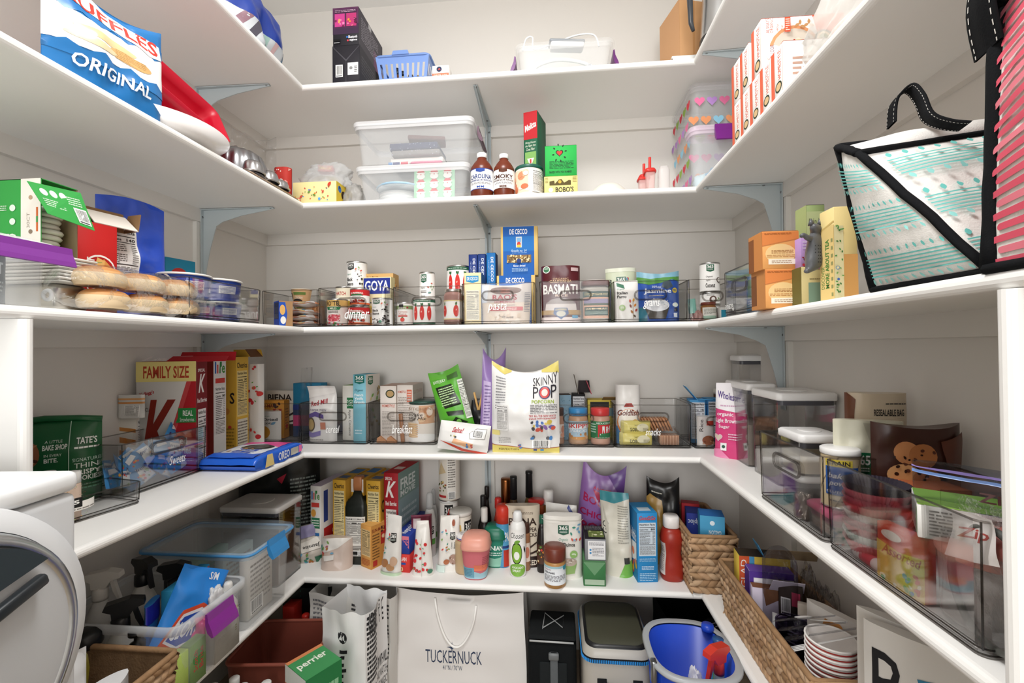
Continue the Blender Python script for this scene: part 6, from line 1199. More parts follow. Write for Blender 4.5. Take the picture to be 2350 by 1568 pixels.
# bin of fruit snack packs
clear_bin('clear bin lettered sweets, full of blue fruit snack packs', (-1.193, 1.288, S4), PI/2, .305, .17, .15, 'Sweets', wordspec=(.5, .36, .7, .54), hz=.78)
rs = random.Random(12); SN = [(-.12, .035, .02, .3), (-.05, .03, .015, -.4), (.02, .035, .02, .7), (.085, .03, .02, -.2), (.12, .04, .05, 1.2), (-.09, .05, .05, 1.0), (-.02, .05, .055, -.6), (.05, .05, .06, .25), (.085, .06, .1, .9), (-.1, .11, .03, .2), (.0, .11, .04, -.8), (.1, .12, .05, .4)]
WHERE = ('low at the washer end', 'low beside the washer end pack', 'low at the middle', 'low at the cookie pack end', 'upright at the cookie pack end', 'tilted over the washer end', 'on top at the middle', 'on top beside the handle', 'highest, seen through the handle', 'deep at the washer end', 'deep at the middle', 'deep at the cookie pack end')
for i, (x, y, z, a) in enumerate(SN):
    c = Vector((-1.193, 1.288, 0))
    t = pouch('fruit_snack_pack', 'blue and white fruit snack pack '+WHERE[i]+' of the sweets bin', 'snack pack', (-1.193-y, 1.288+x, Z4+z), PI/2+rs.uniform(-.25, .25), .085, .06, .016, '3f8fd0:g',
        [('p', [(.5, 0), (1, .1), (1, .8), (.6, .9)], 'e6ecf2:g'), ('dots', .1, .1, .9, .6, 9, .05, ('d9453f:g', 'e8a83a:g', '7fae4a:g', '3a2f6b:g', 'e06a7a:g')), ('t', 'fruit', .55, .6, .92, .75, '2a4a8a:g', 'bi'), ('p', [(.1, .6), (.45, .75), (.4, .95), (.1, .85)], 'e9edf2:g')], bottom='pillow', amp=.003, freq=30, nu=14, nv=12, tilt=(rs.uniform(-.7, -.2), a*.9))
    t.rotation_euler.z = PI/2+rs.uniform(-.25, .25)
# corner bin with snack pouches
p, rz, w, h = at(4, 572, 684, 928, YB-.245)
clear_bin('clear bin of snack pouches in the inner corner of the fourth shelf, washer side', (p[0], 1.862, S4), 0, w*1.0, .2, h, None, False)
xb = p[0]
p, rz, w, h = at(4, 572, 640, 945, 1.878, Z4)
pouch('dried_fruit_bag', 'white apricot pouch at the front of the inner corner bin', 'bag', p, 0, w, h, .035, 'e9e5de:g', [('t', 'Organic', .35, .82, .7, .87, '5f8a72:g', 'i'), ('t', 'Soft Dried', .1, .68, .92, .78, '2a2724:g', 'b'), ('t', 'Apricots', .16, .55, .8, .65, '2a2724:g', 'b'), ('c', .22, .28, .18, 'c98a2c:g'), ('c', .5, .3, .2, 'd99a3a:g'), ('c', .36, .16, .16, 'c07f28:g'), ('leaf', .8, .6, .16, 30, '6f9fbf:g')], top='open', amp=.003)
p, rz, w, h = at(4, 588, 650, 920, 1.935, Z4)
carton('raisin_box', 'orange raisin carton in the inner corner bin, behind the apricot pouch', 'box', p, .12, w, h, .05, 'dd9a3f', [('p', [(.1, .8), (.8, .74), (.8, .2), (.1, .24)], 'd8b887'), ('l', .14, .3, .76, .7, 9, '7d5a34'), ('t', 'SUN-MAID', .1, .82, .75, .91, '8a3a24', 'b'), ('r', .62, .5, .92, .78, 'b5342c'), ('c', .77, .7, .09, 'e9c9a0'), ('dots', .66, .8, .86, .95, 7, .05, ('4a2a22',))], [('r', 0, 0, 1, 1, 'c98630'), ('l', .2, .2, .8, .8, 8, '8a5a22'), ('c', .5, .3, .2, 'b5342c')])
p, rz, w, h = at(4, 604, 680, 897, 2.0, Z4)
pouch('chickpea_bag', 'cream chickpea snack bag at the back of the inner corner bin', 'bag', p, 0, w, h, .03, 'e6dfd2:g', [('t', 'BIENA', .14, .78, .86, .92, '2f221d:g', 'b'), ('t', 'CHICKPEA', .2, .66, .78, .73, '2f221d:g', 'b'), ('p', [(.6, .4), (.95, .55), (.95, .5), (.6, .36)], '2f221d:g'), ('p', [(.6, .3), (.95, .36), (.95, .32), (.6, .27)], '2f221d:g'), ('r', .7, 0, 1, .26, '3a2a24:g')], top='open', amp=.003)
# ================================================================== FOURTH SHELF, back wall
YQ = 1.848
b, wb, hb_ = bbin(688, 841, 926, 'cereal', 'clear bin lettered cereal on the fourth shelf', 4, YQ, .225, wordspec=(.4, .28, .6, .46), hz=.68)
b, wb, hb_ = bbin(846, 999, 926, 'breakfast', 'clear bin lettered breakfast on the fourth shelf', 4, YQ, .225, wordspec=(.36, .28, .66, .48), hz=.68)
b, wb, hb_ = bbin(1247, 1411, 930, None, 'clear bin of nut butter jars behind the popcorn bag', 4, YQ-.01, .225, hz=.68)
b, wb, hb_ = bbin(1413, 1587, 930, 'snacks', 'clear bin lettered snacks on the fourth shelf', 4, YQ-.01, .225, wordspec=(.4, .3, .6, .46), hz=.72)
b, wb, hb_ = bbin(1597, 1692, 928, None, 'clear bin of blue snack boxes in the far corner of the fourth shelf', 4, YQ-.01, .225, hz=.62)
YV = YQ+.018
p, rz, w, h = at(4, 704, 768, 880, YV, Z4)
pouch('oat_bag', 'white pouch with a purple band flopping forward in the cereal bin', 'bag', p, 0, w, h, .045, 'e4e1dd:g', [('p', [(0, .74), (.95, .84), (1, .97), (.05, .9)], 'ece9e4:g'), ('t', 'Red Mill', .14, .6, .72, .74, 'a8323a:g', 'be'), ('t', 'PAPER THIN', .1, .53, .7, .56, '6b5f7d:g'), ('p', [(.0, .46), (.3, .52), (.62, .47), (.62, .4), (.3, .44), (.0, .39)], '6a5a9a:g'), ('o', .14, .3, .17, .12, '6b5f4a:g'), ('o', .14, .3, .13, .09, 'b9a06a:g'), ('p', [(.0, .2), (.2, .16), (.5, .2), (.5, .12), (.2, .08), (.0, .1)], '8a7fb5:g'), ('r', .5, .22, .68, .34, 'c9856a:g'), ('l', .1, .03, .6, .06, 1, '9a958f:g')], top='pinch', amp=.006, flop=.02, shoulder=.5)
p, rz, w, h = at(4, 674, 700, 845, YV+.07, Z4)
pouch('cellophane_wrap', 'clear crinkled cellophane standing at the side of the cereal bin', 'cellophane', (p[0]+.012, p[1], p[2]), .1, .05, h, .02, FILM, amp=.01, freq=30, top='open', skew=.02)
p, rz, w, h = at(4, 664, 735, 880, YV+.12, Z4)
carton('cereal_box', 'teal blue carton at the back of the cereal bin', 'box', (p[0]+.012, p[1], p[2]), 0, w*.9, h, .06, '2f86ad', [('r', 0, 0, 1, .6, '3a4a6b'), ('r', 0, .2, 1, .4, 'c9497a'), ('r', 0, .5, 1, .6, '2a3f8a')])
p, rz, w, h = at(4, 786, 812, 885, YV+.05, Z4)
carton('oatmeal_box', 'white and green apple cinnamon carton in the cereal bin', 'box', p, -.1, w, h, .1, 'e6e3da', [('r', .4, .58, 1, .78, '2f7a4a'), ('t', '365', .45, .62, .95, .74, 'f0f4ee', 'v'), ('t', 'Apple Cinnamon', .5, .08, .8, .56, '3a3733', 'V')], left=[('r', 0, 0, 1, 1, 'dcd8ce')], topcol='7fae5a')
p, rz, w, h = at(4, 810, 841, 860, YV, Z4)
carton('granola_box', 'tall aqua and white granola carton in the cereal bin', 'box', (p[0]+.0, p[1], p[2]), -.12, w, h, .12, '7fbccc', [('365', .12, .86, .9, .99, '14695f'), ('t', 'Organic', .14, .745, .8, .79, '1f5a63', 'i'), ('t', 'French', .12, .68, .8, .72, 'f0f6f6', 'b'), ('t', 'Vanilla', .12, .63, .8, .67, 'f0f6f6', 'b'), ('t', 'Granola', .1, .57, .92, .62, 'f0f6f6', 'b'), ('l', .15, .12, .7, .2, 2, 'c9e0e6')], [('r', 0, 0, 1, 1, 'e4dfd8'), ('365', .15, .84, .5, .97, '2a6a4a'), ('sprig', .3, .2, .95, .8, 14, ('b9a06a', '8a7a5a', 'd9c9a0', '7fae5a'), .2), ('dots', .0, .3, .6, .6, 5, .06, ('6f9f4a', '4f8ab5'))], topcol='6aaec0')
hst = [('t', 'HOMESTYLE', .12, .62, .9, .67, 'c9583c', 'b'), ('o', .62, .86, .28, .075, '2e3a28'), ('o', .62, .86, .22, .055, 'b99a6a'), ('l', .12, .1, .9, .55, 18, '8a8078', .35)]
p, rz, w, h = at(4, 873, 910, 886, YV+.02, Z4)
carton('oatmeal_box', 'pale oatmeal carton with an oval seal in the breakfast bin', 'box', p, 0, w, h, .14, 'e3dad2', hst, [('r', 0, 0, 1, 1, 'ddd0c6'), ('r', .1, .5, .3, .9, 'd9745a')], topcol='c9a89a')
p, rz, w, h = at(4, 912, 948, 884, YV+.02, Z4)
carton('oatmeal_box', 'pale oatmeal carton with a coral patch beside the oval sealed one', 'box', p, 0, w, h, .15, 'e3dad2', [('t', 'HOMESTYLE', .05, .86, .55, .9, 'c9583c', 'b'), ('r', .62, .7, .94, .92, 'd9745a'), ('l', .66, .72, .9, .9, 4, 'f0d8cc'), ('l', .08, .1, .9, .8, 24, '8a8078', .35)], [('r', 0, 0, 1, 1, 'e0d4ca'), ('t', 'GLUTEN FREE', .05, .84, .9, .9, 'c9a79a'), ('l', .1, .2, .9, .75, 9, 'b5aaa0')], topcol='d9c4b8')
for i, (x, lb) in enumerate(((-.05, 'broken tan crispbread lying low in the breakfast bin'), (-.095, 'second broken tan crispbread at the side of the breakfast bin'))):
    t = thing('crispbread', lb, 'cracker', (ony(922, 980, YV).x+x, YV+.01, Z4)); q = MB(); q.prism([(-.022, 0), (.024, 0), (.02, .008), (-.005, .028), (-.018, .02)], lambda a, y: (a[0], y, a[1]), 0, .012, 'c08a62'); q.obj('slab', t)
t = thing('wooden_spatula', 'brown wooden strip standing against the pancake canister', 'spatula', (ony(922, 980, YV).x, YV+.008, Z4)); q = MB(); q.bbox(-.008, 0, 0, .009, .008, .125, 'a07050:p', .003); q.obj('blade', t); t.rotation_euler = (0, -.08, 0)
c, r, h = cB(4, 927, 996, 923, YV, Z4)
turned('mix_canister', 'pancake mix canister with a dark green lid in the breakfast bin', 'canister', c, [('canister_body', [(r*.96, 0), (r*.98, .003), (r*.98, h-.012)], 'e6dcd2'), ('lid', [(r*1.0, h-.012), (r*1.02, h-.008), (r*1.02, h-.002), (r*.98, h)], '1f4a40:p')], (0.003, h-.013, PI*1.3, 'e9e0d6', [('r', .5, .5, 1, .98, 'dcae8c'), ('dots', .5, .55, .95, .95, 12, .06, ('c98a62', 'e6c4a0', 'f0dccb')), ('t', 'KITCHEN', .3, .86, .7, .93, 'a88a72'), ('t', 'Pancake', .24, .7, .56, .78, '3a2f2a', 'i'), ('t', 'Waffle Mix', .22, .6, .62, .68, '3a2f2a', 'i'), ('o', .5, .12, .34, .12, 'f3f1ee')]+sum([[('o', .36, .16+.055*i, .13, .03, 'd9b084'), ('o', .36, .175+.055*i, .12, .02, 'ecd2ae')] for i in range(7)], [])))
# loose snack bags
p = onz(1060, 1000, S4)
px_ = ony(1045, 950, 1.83)
pouch('veggie_chip_bag', 'bright green chip bag with black panels leaning behind the white chip bag', 'chip bag', (ony(1062, 980, 1.80).x, 1.775, S4+.022), 0, .135, .31, .05, '58a832:g',
  [('p', [(0, .9), (1, .9), (1, 1), (0, 1)], '5fae35:g'), ('r', .55, .86, .9, .93, '3f6a2a:g'), ('p', [(.14, .8), (.66, .8), (.8, .5), (.28, .5)], '1f2a18:g'), ('l', .22, .53, .7, .78, 8, 'b9d8a0:g'), ('t', 'LATE JULY', .1, .84, .5, .89, 'e6f2dc:g', 'b'), ('p', [(.3, .46), (.8, .42), (.8, .36), (.34, .4)], '1f2a18:g'), ('p', [(.35, .3), (.55, .36), (.85, .26), (.6, .22)], '1f2a18:g'), ('c', .6, .29, .08, '7fc05a:g'), ('r', .34, .06, .8, .18, '1f2a18:g'), ('n', .84, .3, .99, .82, 'e3e6dc:g')], bottom='pillow', amp=.006, bow=-.0, tilt=(math.radians(-8), math.radians(-17)), corner=.01)
t = pouch('coffee_pouch', 'black pouch closed with a wooden clothes peg beside the green chip bag', 'bag', (ony(1098, 980, 1.86).x, 1.85, S4), .2, .1, .19, .05, '1e1d1f:g', [('r', .1, .2, .3, .25, '8a8578:g'), ('l', .2, .08, .8, .18, 2, '7a7670:g')], amp=.01, top='pinch', tilt=(0, math.radians(8)))
t = thing('clothes_peg', 'wooden clothes peg gripping the black pouch', 'peg', (ony(1098, 905, 1.835).x, 1.835, ony(1098, 925, 1.835).z)); q = MB()
for s in (-1, 1): q2 = MB(); q2.bbox(-.004, -.005, -.03, .004, .005, .045, 'c9a063', .0018); q2.xf(Matrix.Translation((s*.008, 0, 0)) @ Matrix.Rotation(s*.22, 4, 'Y')); q2.obj('peg_arm', t)
p, rz, w, h = at(4, 1113, 1157, 820, 1.79)
pouch('popcorn_bag', 'lilac chip bag turned sideways behind the white popcorn bag', 'chip bag', (p[0]+.0, 1.76, S4), .5, .1, .36, .06, '8f74ad:g', [('r', .05, .2, .3, .75, 'b9a6cc:g'), ('l', .08, .25, .28, .72, 14, '6a5488:g')], bottom='pillow', amp=.006, corner=.05, skew=.02)
t = pouch('tortilla_chip_bag', 'white chip bag lying on its side at the shelf edge beside the popcorn', 'chip bag', (ony(1060, 1035, 1.715).x, 1.685, S4+.014), 0, .2, .11, .07, 'e8e7e4:g',
  [('p', [(.05, .3), (.5, .02), (1, .0), (1, .06), (.55, .1), (.3, .22)], 'c9422a:g'), ('p', [(.3, .26), (.7, .14), (.72, .3), (.34, .42)], 'e6b48a:g'), ('t', 'Salsa!', .28, .62, .5, .8, 'b5343a:g', 'bi'), ('p', [(.64, .46), (.92, .5), (.94, .86), (.74, .84), (.62, .66)], '8a8884:g'), ('p', [(.65, .48), (.91, .52), (.93, .84), (.75, .82), (.635, .66)], 'eeedeb:g'), ('bc', .68, .54, .88, .78), ('dots', .2, .46, .4, .52, 4, .02, ('3a3a3a:g', 'd9c04a:g', '6b8a3a:g')), ('dots', .56, .2, .76, .28, 4, .022, ('4f8ac9:g', 'c94a5a:g'))], bottom='pillow', amp=.004, tilt=(math.radians(-12), math.radians(7)))
p, rz, w, h = atb(4, 1128, 1284, 845, 1043)
pouch('popcorn_bag', 'large white popcorn bag with yellow ends at the shelf edge', 'popcorn bag', (p[0], 1.70, S4), 0, w*1.02, h*.95, .09, 'e9e8e6:g',
  [('p', [(0, 0), (1, 0), (1, .07), (.6, .05), (.3, .08), (0, .1)], 'd8c86a:g'), ('p', [(0, .1), (.3, .08), (.6, .05), (1, .07), (1, .078), (.6, .058), (.3, .088), (0, .108)], 'a8562a:g'), ('p', [(0, .97), (.2, .93), (.3, .98), (.3, 1), (0, 1)], 'd8c86a:g'), ('p', [(.75, .97), (1, .9), (1, 1), (.75, 1)], 'd8c86a:g'), ('t', 'PERFECTION', .1, .035, .4, .06, '6b5f2a:g'), ('t', 'SKINNY', .62, .82, .98, .92, '2f2d34:g'), ('t', 'P', .62, .68, .7, .81, '2f2d34:g'), ('c', .79, .74, .085, '2f3a6b:g'), ('c', .79, .74, .072, 'cf3a34:g'), ('c', .79, .74, .045, 'f0d8cf:g'), ('t', 'P', .88, .68, .96, .81, '2f2d34:g'), ('t', 'POPCORN', .6, .62, .92, .66, '9ab03f:g', 'b'), ('l', .58, .5, .96, .61, 6, '6f6d70:g'), ('t', 'TRY ALL THE NEW WAYS', .56, .46, .94, .485, 'b5343a:g', 'b'), ('t', 'SNACK WITH SKINNYPOP', .56, .43, .94, .45, 'b5343a:g', 'b'), ('dots', .56, .3, .94, .4, 16, .035, ('4f74b5:g', 'c95a4a:g', '7a5a9a:g', 'c9b04a:g', '3f3f44:g')), ('dots', .55, .2, .9, .22, 4, .035, ('6b6b70:g', '4f8ac9:g')), ('bc', .6, .08, .86, .18), ('r', .62, .045, .67, .065, '2a4a8a:g'), ('r', .72, .045, .77, .065, '2a8ac9:g'), ('l', .08, .55, .22, .9, 12, '8a8a8e:g'), ('n', .1, .3, .26, .6, 'e3e2e0:g', '150'), ('r', .04, .24, .14, .3, 'e6d88a:g'), ('l', .12, .14, .3, .22, 4, 'a9a8a8:g'), ('dots', .4, .08, .44, .2, 4, .02, ('4f8ac9:g', 'c94a5a:g'))], bottom='pillow', amp=.009, freq=10, corner=.045, shoulder=.4, taper=.98, nu=30, nv=38)
# nut butters
def nut(pl, pr, pt, body, lid, label, lab, Y=None):
    c, r, h = cB(4, pl, pr, pt, Y or YV-.005, Z4)
    turned('nut_butter_jar', label, 'jar', c, [('jar_body', [(r*.86, 0), (r*.96, .004), (r*.98, .012), (r*.95, h*.3), (r*.96, h*.66), (r*.92, h*.74), (r*.84, h*.8)], body), ('lid', [(r*.92, h*.8), (r*.94, h*.82), (r*.94, h*.98), (r*.88, h)], lid)], lab)
    return h
h0 = .145
nut(1263, 1296, 938, 'b58a72:p', '4a332a:p', 'almond butter jar with a dark brown lid beside the popcorn bag', (.03, .085, PI*1.3, 'e9dcd2', [('r', .3, .62, .48, .95, '1d1b1a'), ('t', 'Almond', .28, .34, .6, .5, '3a2f2a', 'b'), ('t', 'Butter', .28, .16, .5, .3, '3a2f2a', 'b'), ('o', .72, .6, .08, .3, 'c98a72'), ('o', .72, .2, .1, .18, 'd9a088')]))
nut(1305, 1352, 939, 'c49b7a:p', '2f7fb5:p', 'peanut butter jar with a blue lid in the clear bin', (.028, .098, PI*1.1, 'b9d2e0', [('o', .5, .1, .4, .2, 'd9a063'), ('dots', .2, 0, .8, .25, 10, .05, ('c98a4f', 'e6b98a')), ('p', [(.12, .8), (.9, .95), (.9, .6), (.12, .5)], 'e6ecf0'), ('t', 'SKIPPY', .16, .6, .86, .86, 'c9342e', 'b'), ('t', 'SNACKS', .2, .36, .8, .54, 'f0f4f8', 'bi')]))
nut(1357, 1404, 939, 'cfa08a:p', 'c9302f:p', 'peanut butter jar with a red lid in the clear bin', (.028, .098, PI*1.1, '2f7a4a', [('r', .4, .08, .96, .8, 'cf2f34'), ('t', 'Jif', .46, .2, .9, .72, 'f2f2f2', 'b'), ('t', 'REDUCED FAT', .36, .84, .9, .94, 'e6f0e6', 'b'), ('l', .1, .3, .34, .9, 4, 'c9e0cf'), ('l', .3, .02, .9, .07, 1, 'e6e0d0')]))
p, rz, w, h = at(4, 1286, 1312, 907, YV+.1, Z4); carton('snack_bar_box', 'grey blue snack carton behind the almond butter jar', 'box', p, .1, w, h, .07, '8fb0c4', [('dots', .05, .05, .95, .95, 50, .05, ('6f93a8', 'aac4d2'))], topcol='3a2f2a')
p, rz, w, h = at(4, 1314, 1344, 905, YV+.11, Z4); carton('snack_bar_box', 'black carton with torn top flaps behind the blue lidded jar', 'box', p, 0, w, h, .07, '1d1c1e', [('n', .05, .1, .95, .95, 'd9dadc', '150')], flap=[((0, 0), (0, 1), math.radians(200) if False else math.radians(-8), -.001, '55504a')] if False else [((1, 1), (0, 1), math.radians(5), .055, '2a2224'), ((1, 0), (1, 1), math.radians(-20), .06, 'c95a6a'), ((0, 1), (0, 0), math.radians(12), .085, '6b6258')])
p, rz, w, h = at(4, 1350, 1404, 918, YV+.11, Z4); carton('snack_bar_box', 'yellow carton with a black panel behind the red lidded jar', 'box', p, 0, w, h, .07, 'd9c454', [('r', .1, .55, .9, .95, '2b2a26'), ('c', .5, .75, .12, 'd9c454'), ('r', .6, .6, .95, .8, '4f9ac0'), ('l', .1, .1, .9, .45, 5, '8a7d2f')], topcol='cdb84a', flap=[((.9, 0), (.1, 0), math.radians(-60), .03, '8a6f45')])
# snacks bin
p, rz, w, h = at(4, 1412, 1470, 884, YV+.03, Z4)
pouch('cracker_bag', 'white cracker bag with an orange swirl in the snacks bin', 'cracker bag', (p[0]+.006, p[1], p[2]), 0, w*.98, h, .05, 'e9e6e2:g', [('r', 0, 0, 1, .3, '5f93c4:g'), ('o', .5, .36, .46, .24, 'e08a4a:g'), ('o', .5, .38, .42, .21, 'efe9e0:g'), ('p', [(.3, .63), (.7, .63), (.62, .69), (.38, .69)], 'a8322a:g'), ('t', 'Goldfish', .06, .48, .9, .58, '6b2a22:g', 'bi'), ('o', .75, .36, .14, .06, 'e0b46a:g'), ('o', .5, .22, .12, .05, 'e0a04a:g')], top='open', amp=.003)
for i, (lb, x, z, zz) in enumerate((('lower', 1455, 1000, 0), ('upper', 1452, 975, .048))):
    t = pouch('snack_bar', 'yellow wrapped oat bar, the '+lb+' of two in the snacks bin', 'snack bar', (ony(1460, 990, YV).x, YV-.004, Z4+zz), 0, .13-.012*i, .052, .035, 'e3d67a:g', [('t', "BOBO'S", .3, .2, .65, .5, '3a3524:g', 'bu'), ('t', 'LEMON', .45, .6, .7, .72, '6b6238:g', 'u'), ('o', .72, .5, .2, .3, 'ece6c4:g'), ('l', .72, .2, .92, .5, 3, '6b6238:g'), ('r', 0, 0, .1, 1, 'c9bf78:g')], bottom='pillow', amp=.003, freq=25)
for i in range(10):
    t = thing('graham_cracker', 'ridged brown cracker leaning with its row in the snacks bin', 'cracker', (ony(1478+7*i, 960, YV+.06).x, YV+.05, Z4+.052), 0, 'row of ridged brown crackers in the snacks bin'); q = MB(); q.bbox(-.004, 0, 0, .004, .06, .055, 'a87550' if i % 2 else 'b98560', .001, 1); q.obj('slab', t); t.rotation_euler = (0, -.42, 0)
t = thing('cracker_tray', 'clear tray of stacked pale wafers in the snacks bin', 'crackers', (ony(1537, 1000, YV).x, YV, Z4)); q = MB(); tub(q, .115, .07, .035, FILM, .012, 1.05, .0015); q.obj('tray', t)
for i in range(12): q = MB(); q.bbox(-.035+.0062*i, .006, .003, -.03+.0062*i, .06, .042, 'c99a7c' if i % 2 else 'd8ad90', .001, 1); q.obj('wafer', t)
heap('clear_wrapper', 'clear crumpled wrapper between the cracker row and the wafer tray', 'wrapper', (ony(1530, 975, YV+.04).x, YV+.002, Z4+.043), 0, .1, .05, .03, FILM, .3)
# far corner
p, rz, w, h = at(4, 1585, 1620, 918, YV+.06, Z4); carton('snack_bar_box', 'blue carton with an open flap in the far corner bin', 'box', p, -.1, w, h, .07, '4f9ad0', [('n', .06, .1, .94, .94, 'dfe3ea')], topcol='4fa0d8', flap=[((0, 1), (0, 0), math.radians(40), .07, '4fa0d8'), ((0, 0), (1, 0), math.radians(70), .012, '4fa0d8')])
p, rz, w, h = at(4, 1625, 1655, 916, YV+.08, Z4); carton('snack_bar_box', 'second blue carton beside the open one in the far corner bin', 'box', p, .05, w, h, .07, '3f86c0', [('n', .06, .1, .94, .94, 'dfe3ea')], topcol='4fa0d8')
pouch('trail_mix_bag', 'white pouch with red and brown print in the far corner bin', 'bag', at(4, 1606, 1640, 955, YV, Z4)[0], .1, .07, .12, .03, 'dfdcd8:g', [('t', 'Rice', .1, .5, .3, .9, '2a2724:g', 'v'), ('r', .5, .7, .9, .85, 'c9453a:g'), ('o', .6, .2, .35, .16, '9a5f45:g'), ('dots', .3, 0, .9, .3, 10, .06, ('7a4a34:g', 'c9a080:g'))], amp=.004, top='open')
c, r, h = cB(4, 1648, 1697, 895, YV+.12, Z4); turned('nut_can', 'white lidded canister with a green mark at the back of the far corner bin', 'canister', c, [('canister_body', [(r*.95, 0), (r*.97, h-.02)], 'd9d4c8'), ('lid', [(r, h-.02), (r*1.02, h-.015), (r, h)], 'e3e0d6:p')], (.005, h-.022, PI*1.3, '5a3a2c', [('365', .34, .5, .62, .98, '1f5a3f'), ('r', .7, .5, 1, 1, 'a8342c'), ('dots', .05, .1, .95, .5, 20, .05, ('c97a5a', '7a4a34', 'e0b090'))]))
# ================================================================== FOURTH SHELF, quilted-bag side
def oxo(label, loc, rz, w, d, h, fill=None, fh=.0, fcol='3a3430', lidh=.022, name='food_container', button=True, lidcol='ecebea:p', gask='55555c:p'):
    t = thing(name, label, 'food container', loc, rz); tub(MB(), w, d, h-lidh, 'fcfcfc:c', .014, 1.03, .0022).obj('clear_body', t); R = lambda q, z: [(x, y+d/2, z) for x, y in rrect(w-2*q, d-2*q, .014)]
    q = MB(); loft(q, [R(.004, h-lidh-.014), R(.004, h-lidh-.001)], gask); q.obj('gasket', t)
    q = MB(); loft(q, [R(-.001, h-lidh), R(-.002, h-lidh+.003), R(-.002, h-.004), R(.002, h), R(.006, h)], lidcol, True, True, True); q.obj('lid', t)
    if button: MB().lathe([(min(w, d)*.26, h+.0002), (min(w, d)*.255, h+.0022), (min(w, d)*.24, h+.0024)], lidcol, 24, 0, 0, d/2).obj('push_button', t)
    if fill:
        q = MB(); loft(q, [[(x, y+d/2, .004) for x, y in rrect(w*.94-.006, d*.94-.006, .012)], [(x, y+d/2, fh) for x, y in rrect(w*.96-.006, d*.96-.006, .012)]], fcol, False, True, True); q.obj('contents', t)
    return t
p, rz, w, h = at(4, 1700, 1780, 816, 1.86); oxo('tall narrow clear container with a white lid in the far corner', p, 0, w, .1, h)
p, rz, w, h = at(4, 1703, 1768, 880, 1.60); oxo('square clear container of dark chips with a white lid beside the pink sugar bag', (p[0]+.01, 1.57, S4), 0, w*1.0, .2, h, True, h*.5, '8a8078')
p, rz, w, h = at(4, 1765, 1900, 898, 1.42); oxo('wide clear container of flour with a white lid behind the baking bin', (p[0], 1.36, S4), 0, w*.98, .18, h, True, h*.3, 'cfc9c2')
t = pouch('sugar_bag', 'hot pink sugar bag with a white top at the corner of the fourth shelf', 'sugar bag', (.628, 1.685, S4), -.55, .115, .27, .06, 'd9437f:g',
   [('p', [(0, .66), (1, .6), (1, 1), (0, 1)], 'f0ecf0:g'), ('t', 'Wholesome', .08, .74, .95, .9, '4a2f80:g', 'bd'), ('l', .2, .68, .7, .72, 1, 'c9a0bb:g'), ('t', 'organic', .1, .55, .62, .61, 'f4e6ee:g', 'b'), ('t', 'Light Brown', .06, .46, .72, .53, 'f4e6ee:g', 'b'), ('t', 'Sugar', .16, .39, .5, .445, 'f4e6ee:g', 'b'), ('h', .14, .27, .14, 'e6b8cc:g'), ('h', .14, .27, .11, 'd9c9b8:g'), ('l', .45, .24, .8, .34, 3, 'f0c9dc:g'), ('r', .22, .1, .4, .2, 'eeeeee:g'), ('c', .31, .15, .05, '2f5a4a:g'), ('p', [(0, 0), (.5, 0), (.2, .12), (0, .1)], 'ec8ab4:g')], top='pinch', amp=.004, shoulder=.45, taper=.85)
p, rz, w, h = at(4, 1942, 2060, 880, .98)
pouch('baking_chip_bag', 'tan resealable bag with a red emblem behind the baking bin', 'bag', (.725, 1.075, S4), -.15, .12, .30, .04, 'd4c4ac:g', [('t', 'RESEALABLE BAG', .4, .83, .92, .88, '2f2a26:g', 'b'), ('l', .6, .91, .95, .93, 1, '2f2a26:g'), ('p', [(.05, .5), (.2, .6), (.36, .52), (1, .5), (1, .45), (.05, .46)], '9a2f2a:g'), ('t', '-A-', .12, .48, .3, .55, 'f0e6dc:g', 'b'), ('p', [(0, .7), (.1, .72), (.12, .95), (.02, 1), (0, 1)], '6b3f2a:g')], top='open', amp=.004)
pouch('baking_chip_bag', 'cream bag with a green mark standing in front of the tan bag', 'bag', (.675, 1.03, S4), -.2, .13, .245, .03, 'dcd9c4:g', [('365', .25, .5, .52, .72, '1f6a45'), ('p', [(.4, .98), (.5, .98), (.95, .2), (.85, .15)], 'c4c1ae:g'), ('p', [(.55, .98), (.6, .98), (1, .35), (.98, .25)], 'c4c1ae:g')], top='open', amp=.008)
pouch('chocolate_chip_bag', 'dark brown cookie picture bag behind the cupcake liners', 'bag', (.71, .945, S4), -.15, .15, .245, .04, '3f2119:g', [('o', .35, .8, .14, .09, 'c98a5a:g'), ('o', .52, .78, .15, .1, 'b87848:g'), ('o', .32, .62, .18, .09, 'd9a570:g'), ('o', .56, .6, .16, .09, 'c08050:g'), ('dots', .2, .54, .72, .88, 20, .022, ('2a140f:g', '5a2f20:g')), ('p', [(.7, .9), (.95, .95), (.95, .7), (.78, .65)], '5f3324:g')], top='open', amp=.008, corner=.01)
yR = 1.125
clear_bin('clear bin of baking supplies along the shelf edge, far one of the pair', (.549, 1.128, S4), -PI/2, .29, .2, .178, None, True, hz=.7)
clear_bin('clear bin of cupcake liners along the shelf edge, doorway one of the pair', (.549, .805, S4), -PI/2, .335, .2, .178, None, False)
oxo('small clear container of dark chips at the bottom of the baking bin', (.595, 1.205, Z4), -PI/2, .1, .1, .085, True, .03, '3a2a22', .016)
oxo('small clear container of white chips stacked in the baking bin', (.593, 1.205, Z4+.088), -PI/2, .115, .1, .1, True, .045, 'e9dcc2', .02)
rs = random.Random(3)
c, r, h = cR(4, 1853, 1946, 1028, .585, Z4+.058)
oxo('pink lidded container at the bottom of the baking bin', (.57, 1.035, Z4), -PI/2, .105, .12, .056, True, .035, 'c9b0a0', .014, button=False, lidcol='d8688c:p', gask='e0a0b4:p')
ph = ony(1900, 1000, .98)
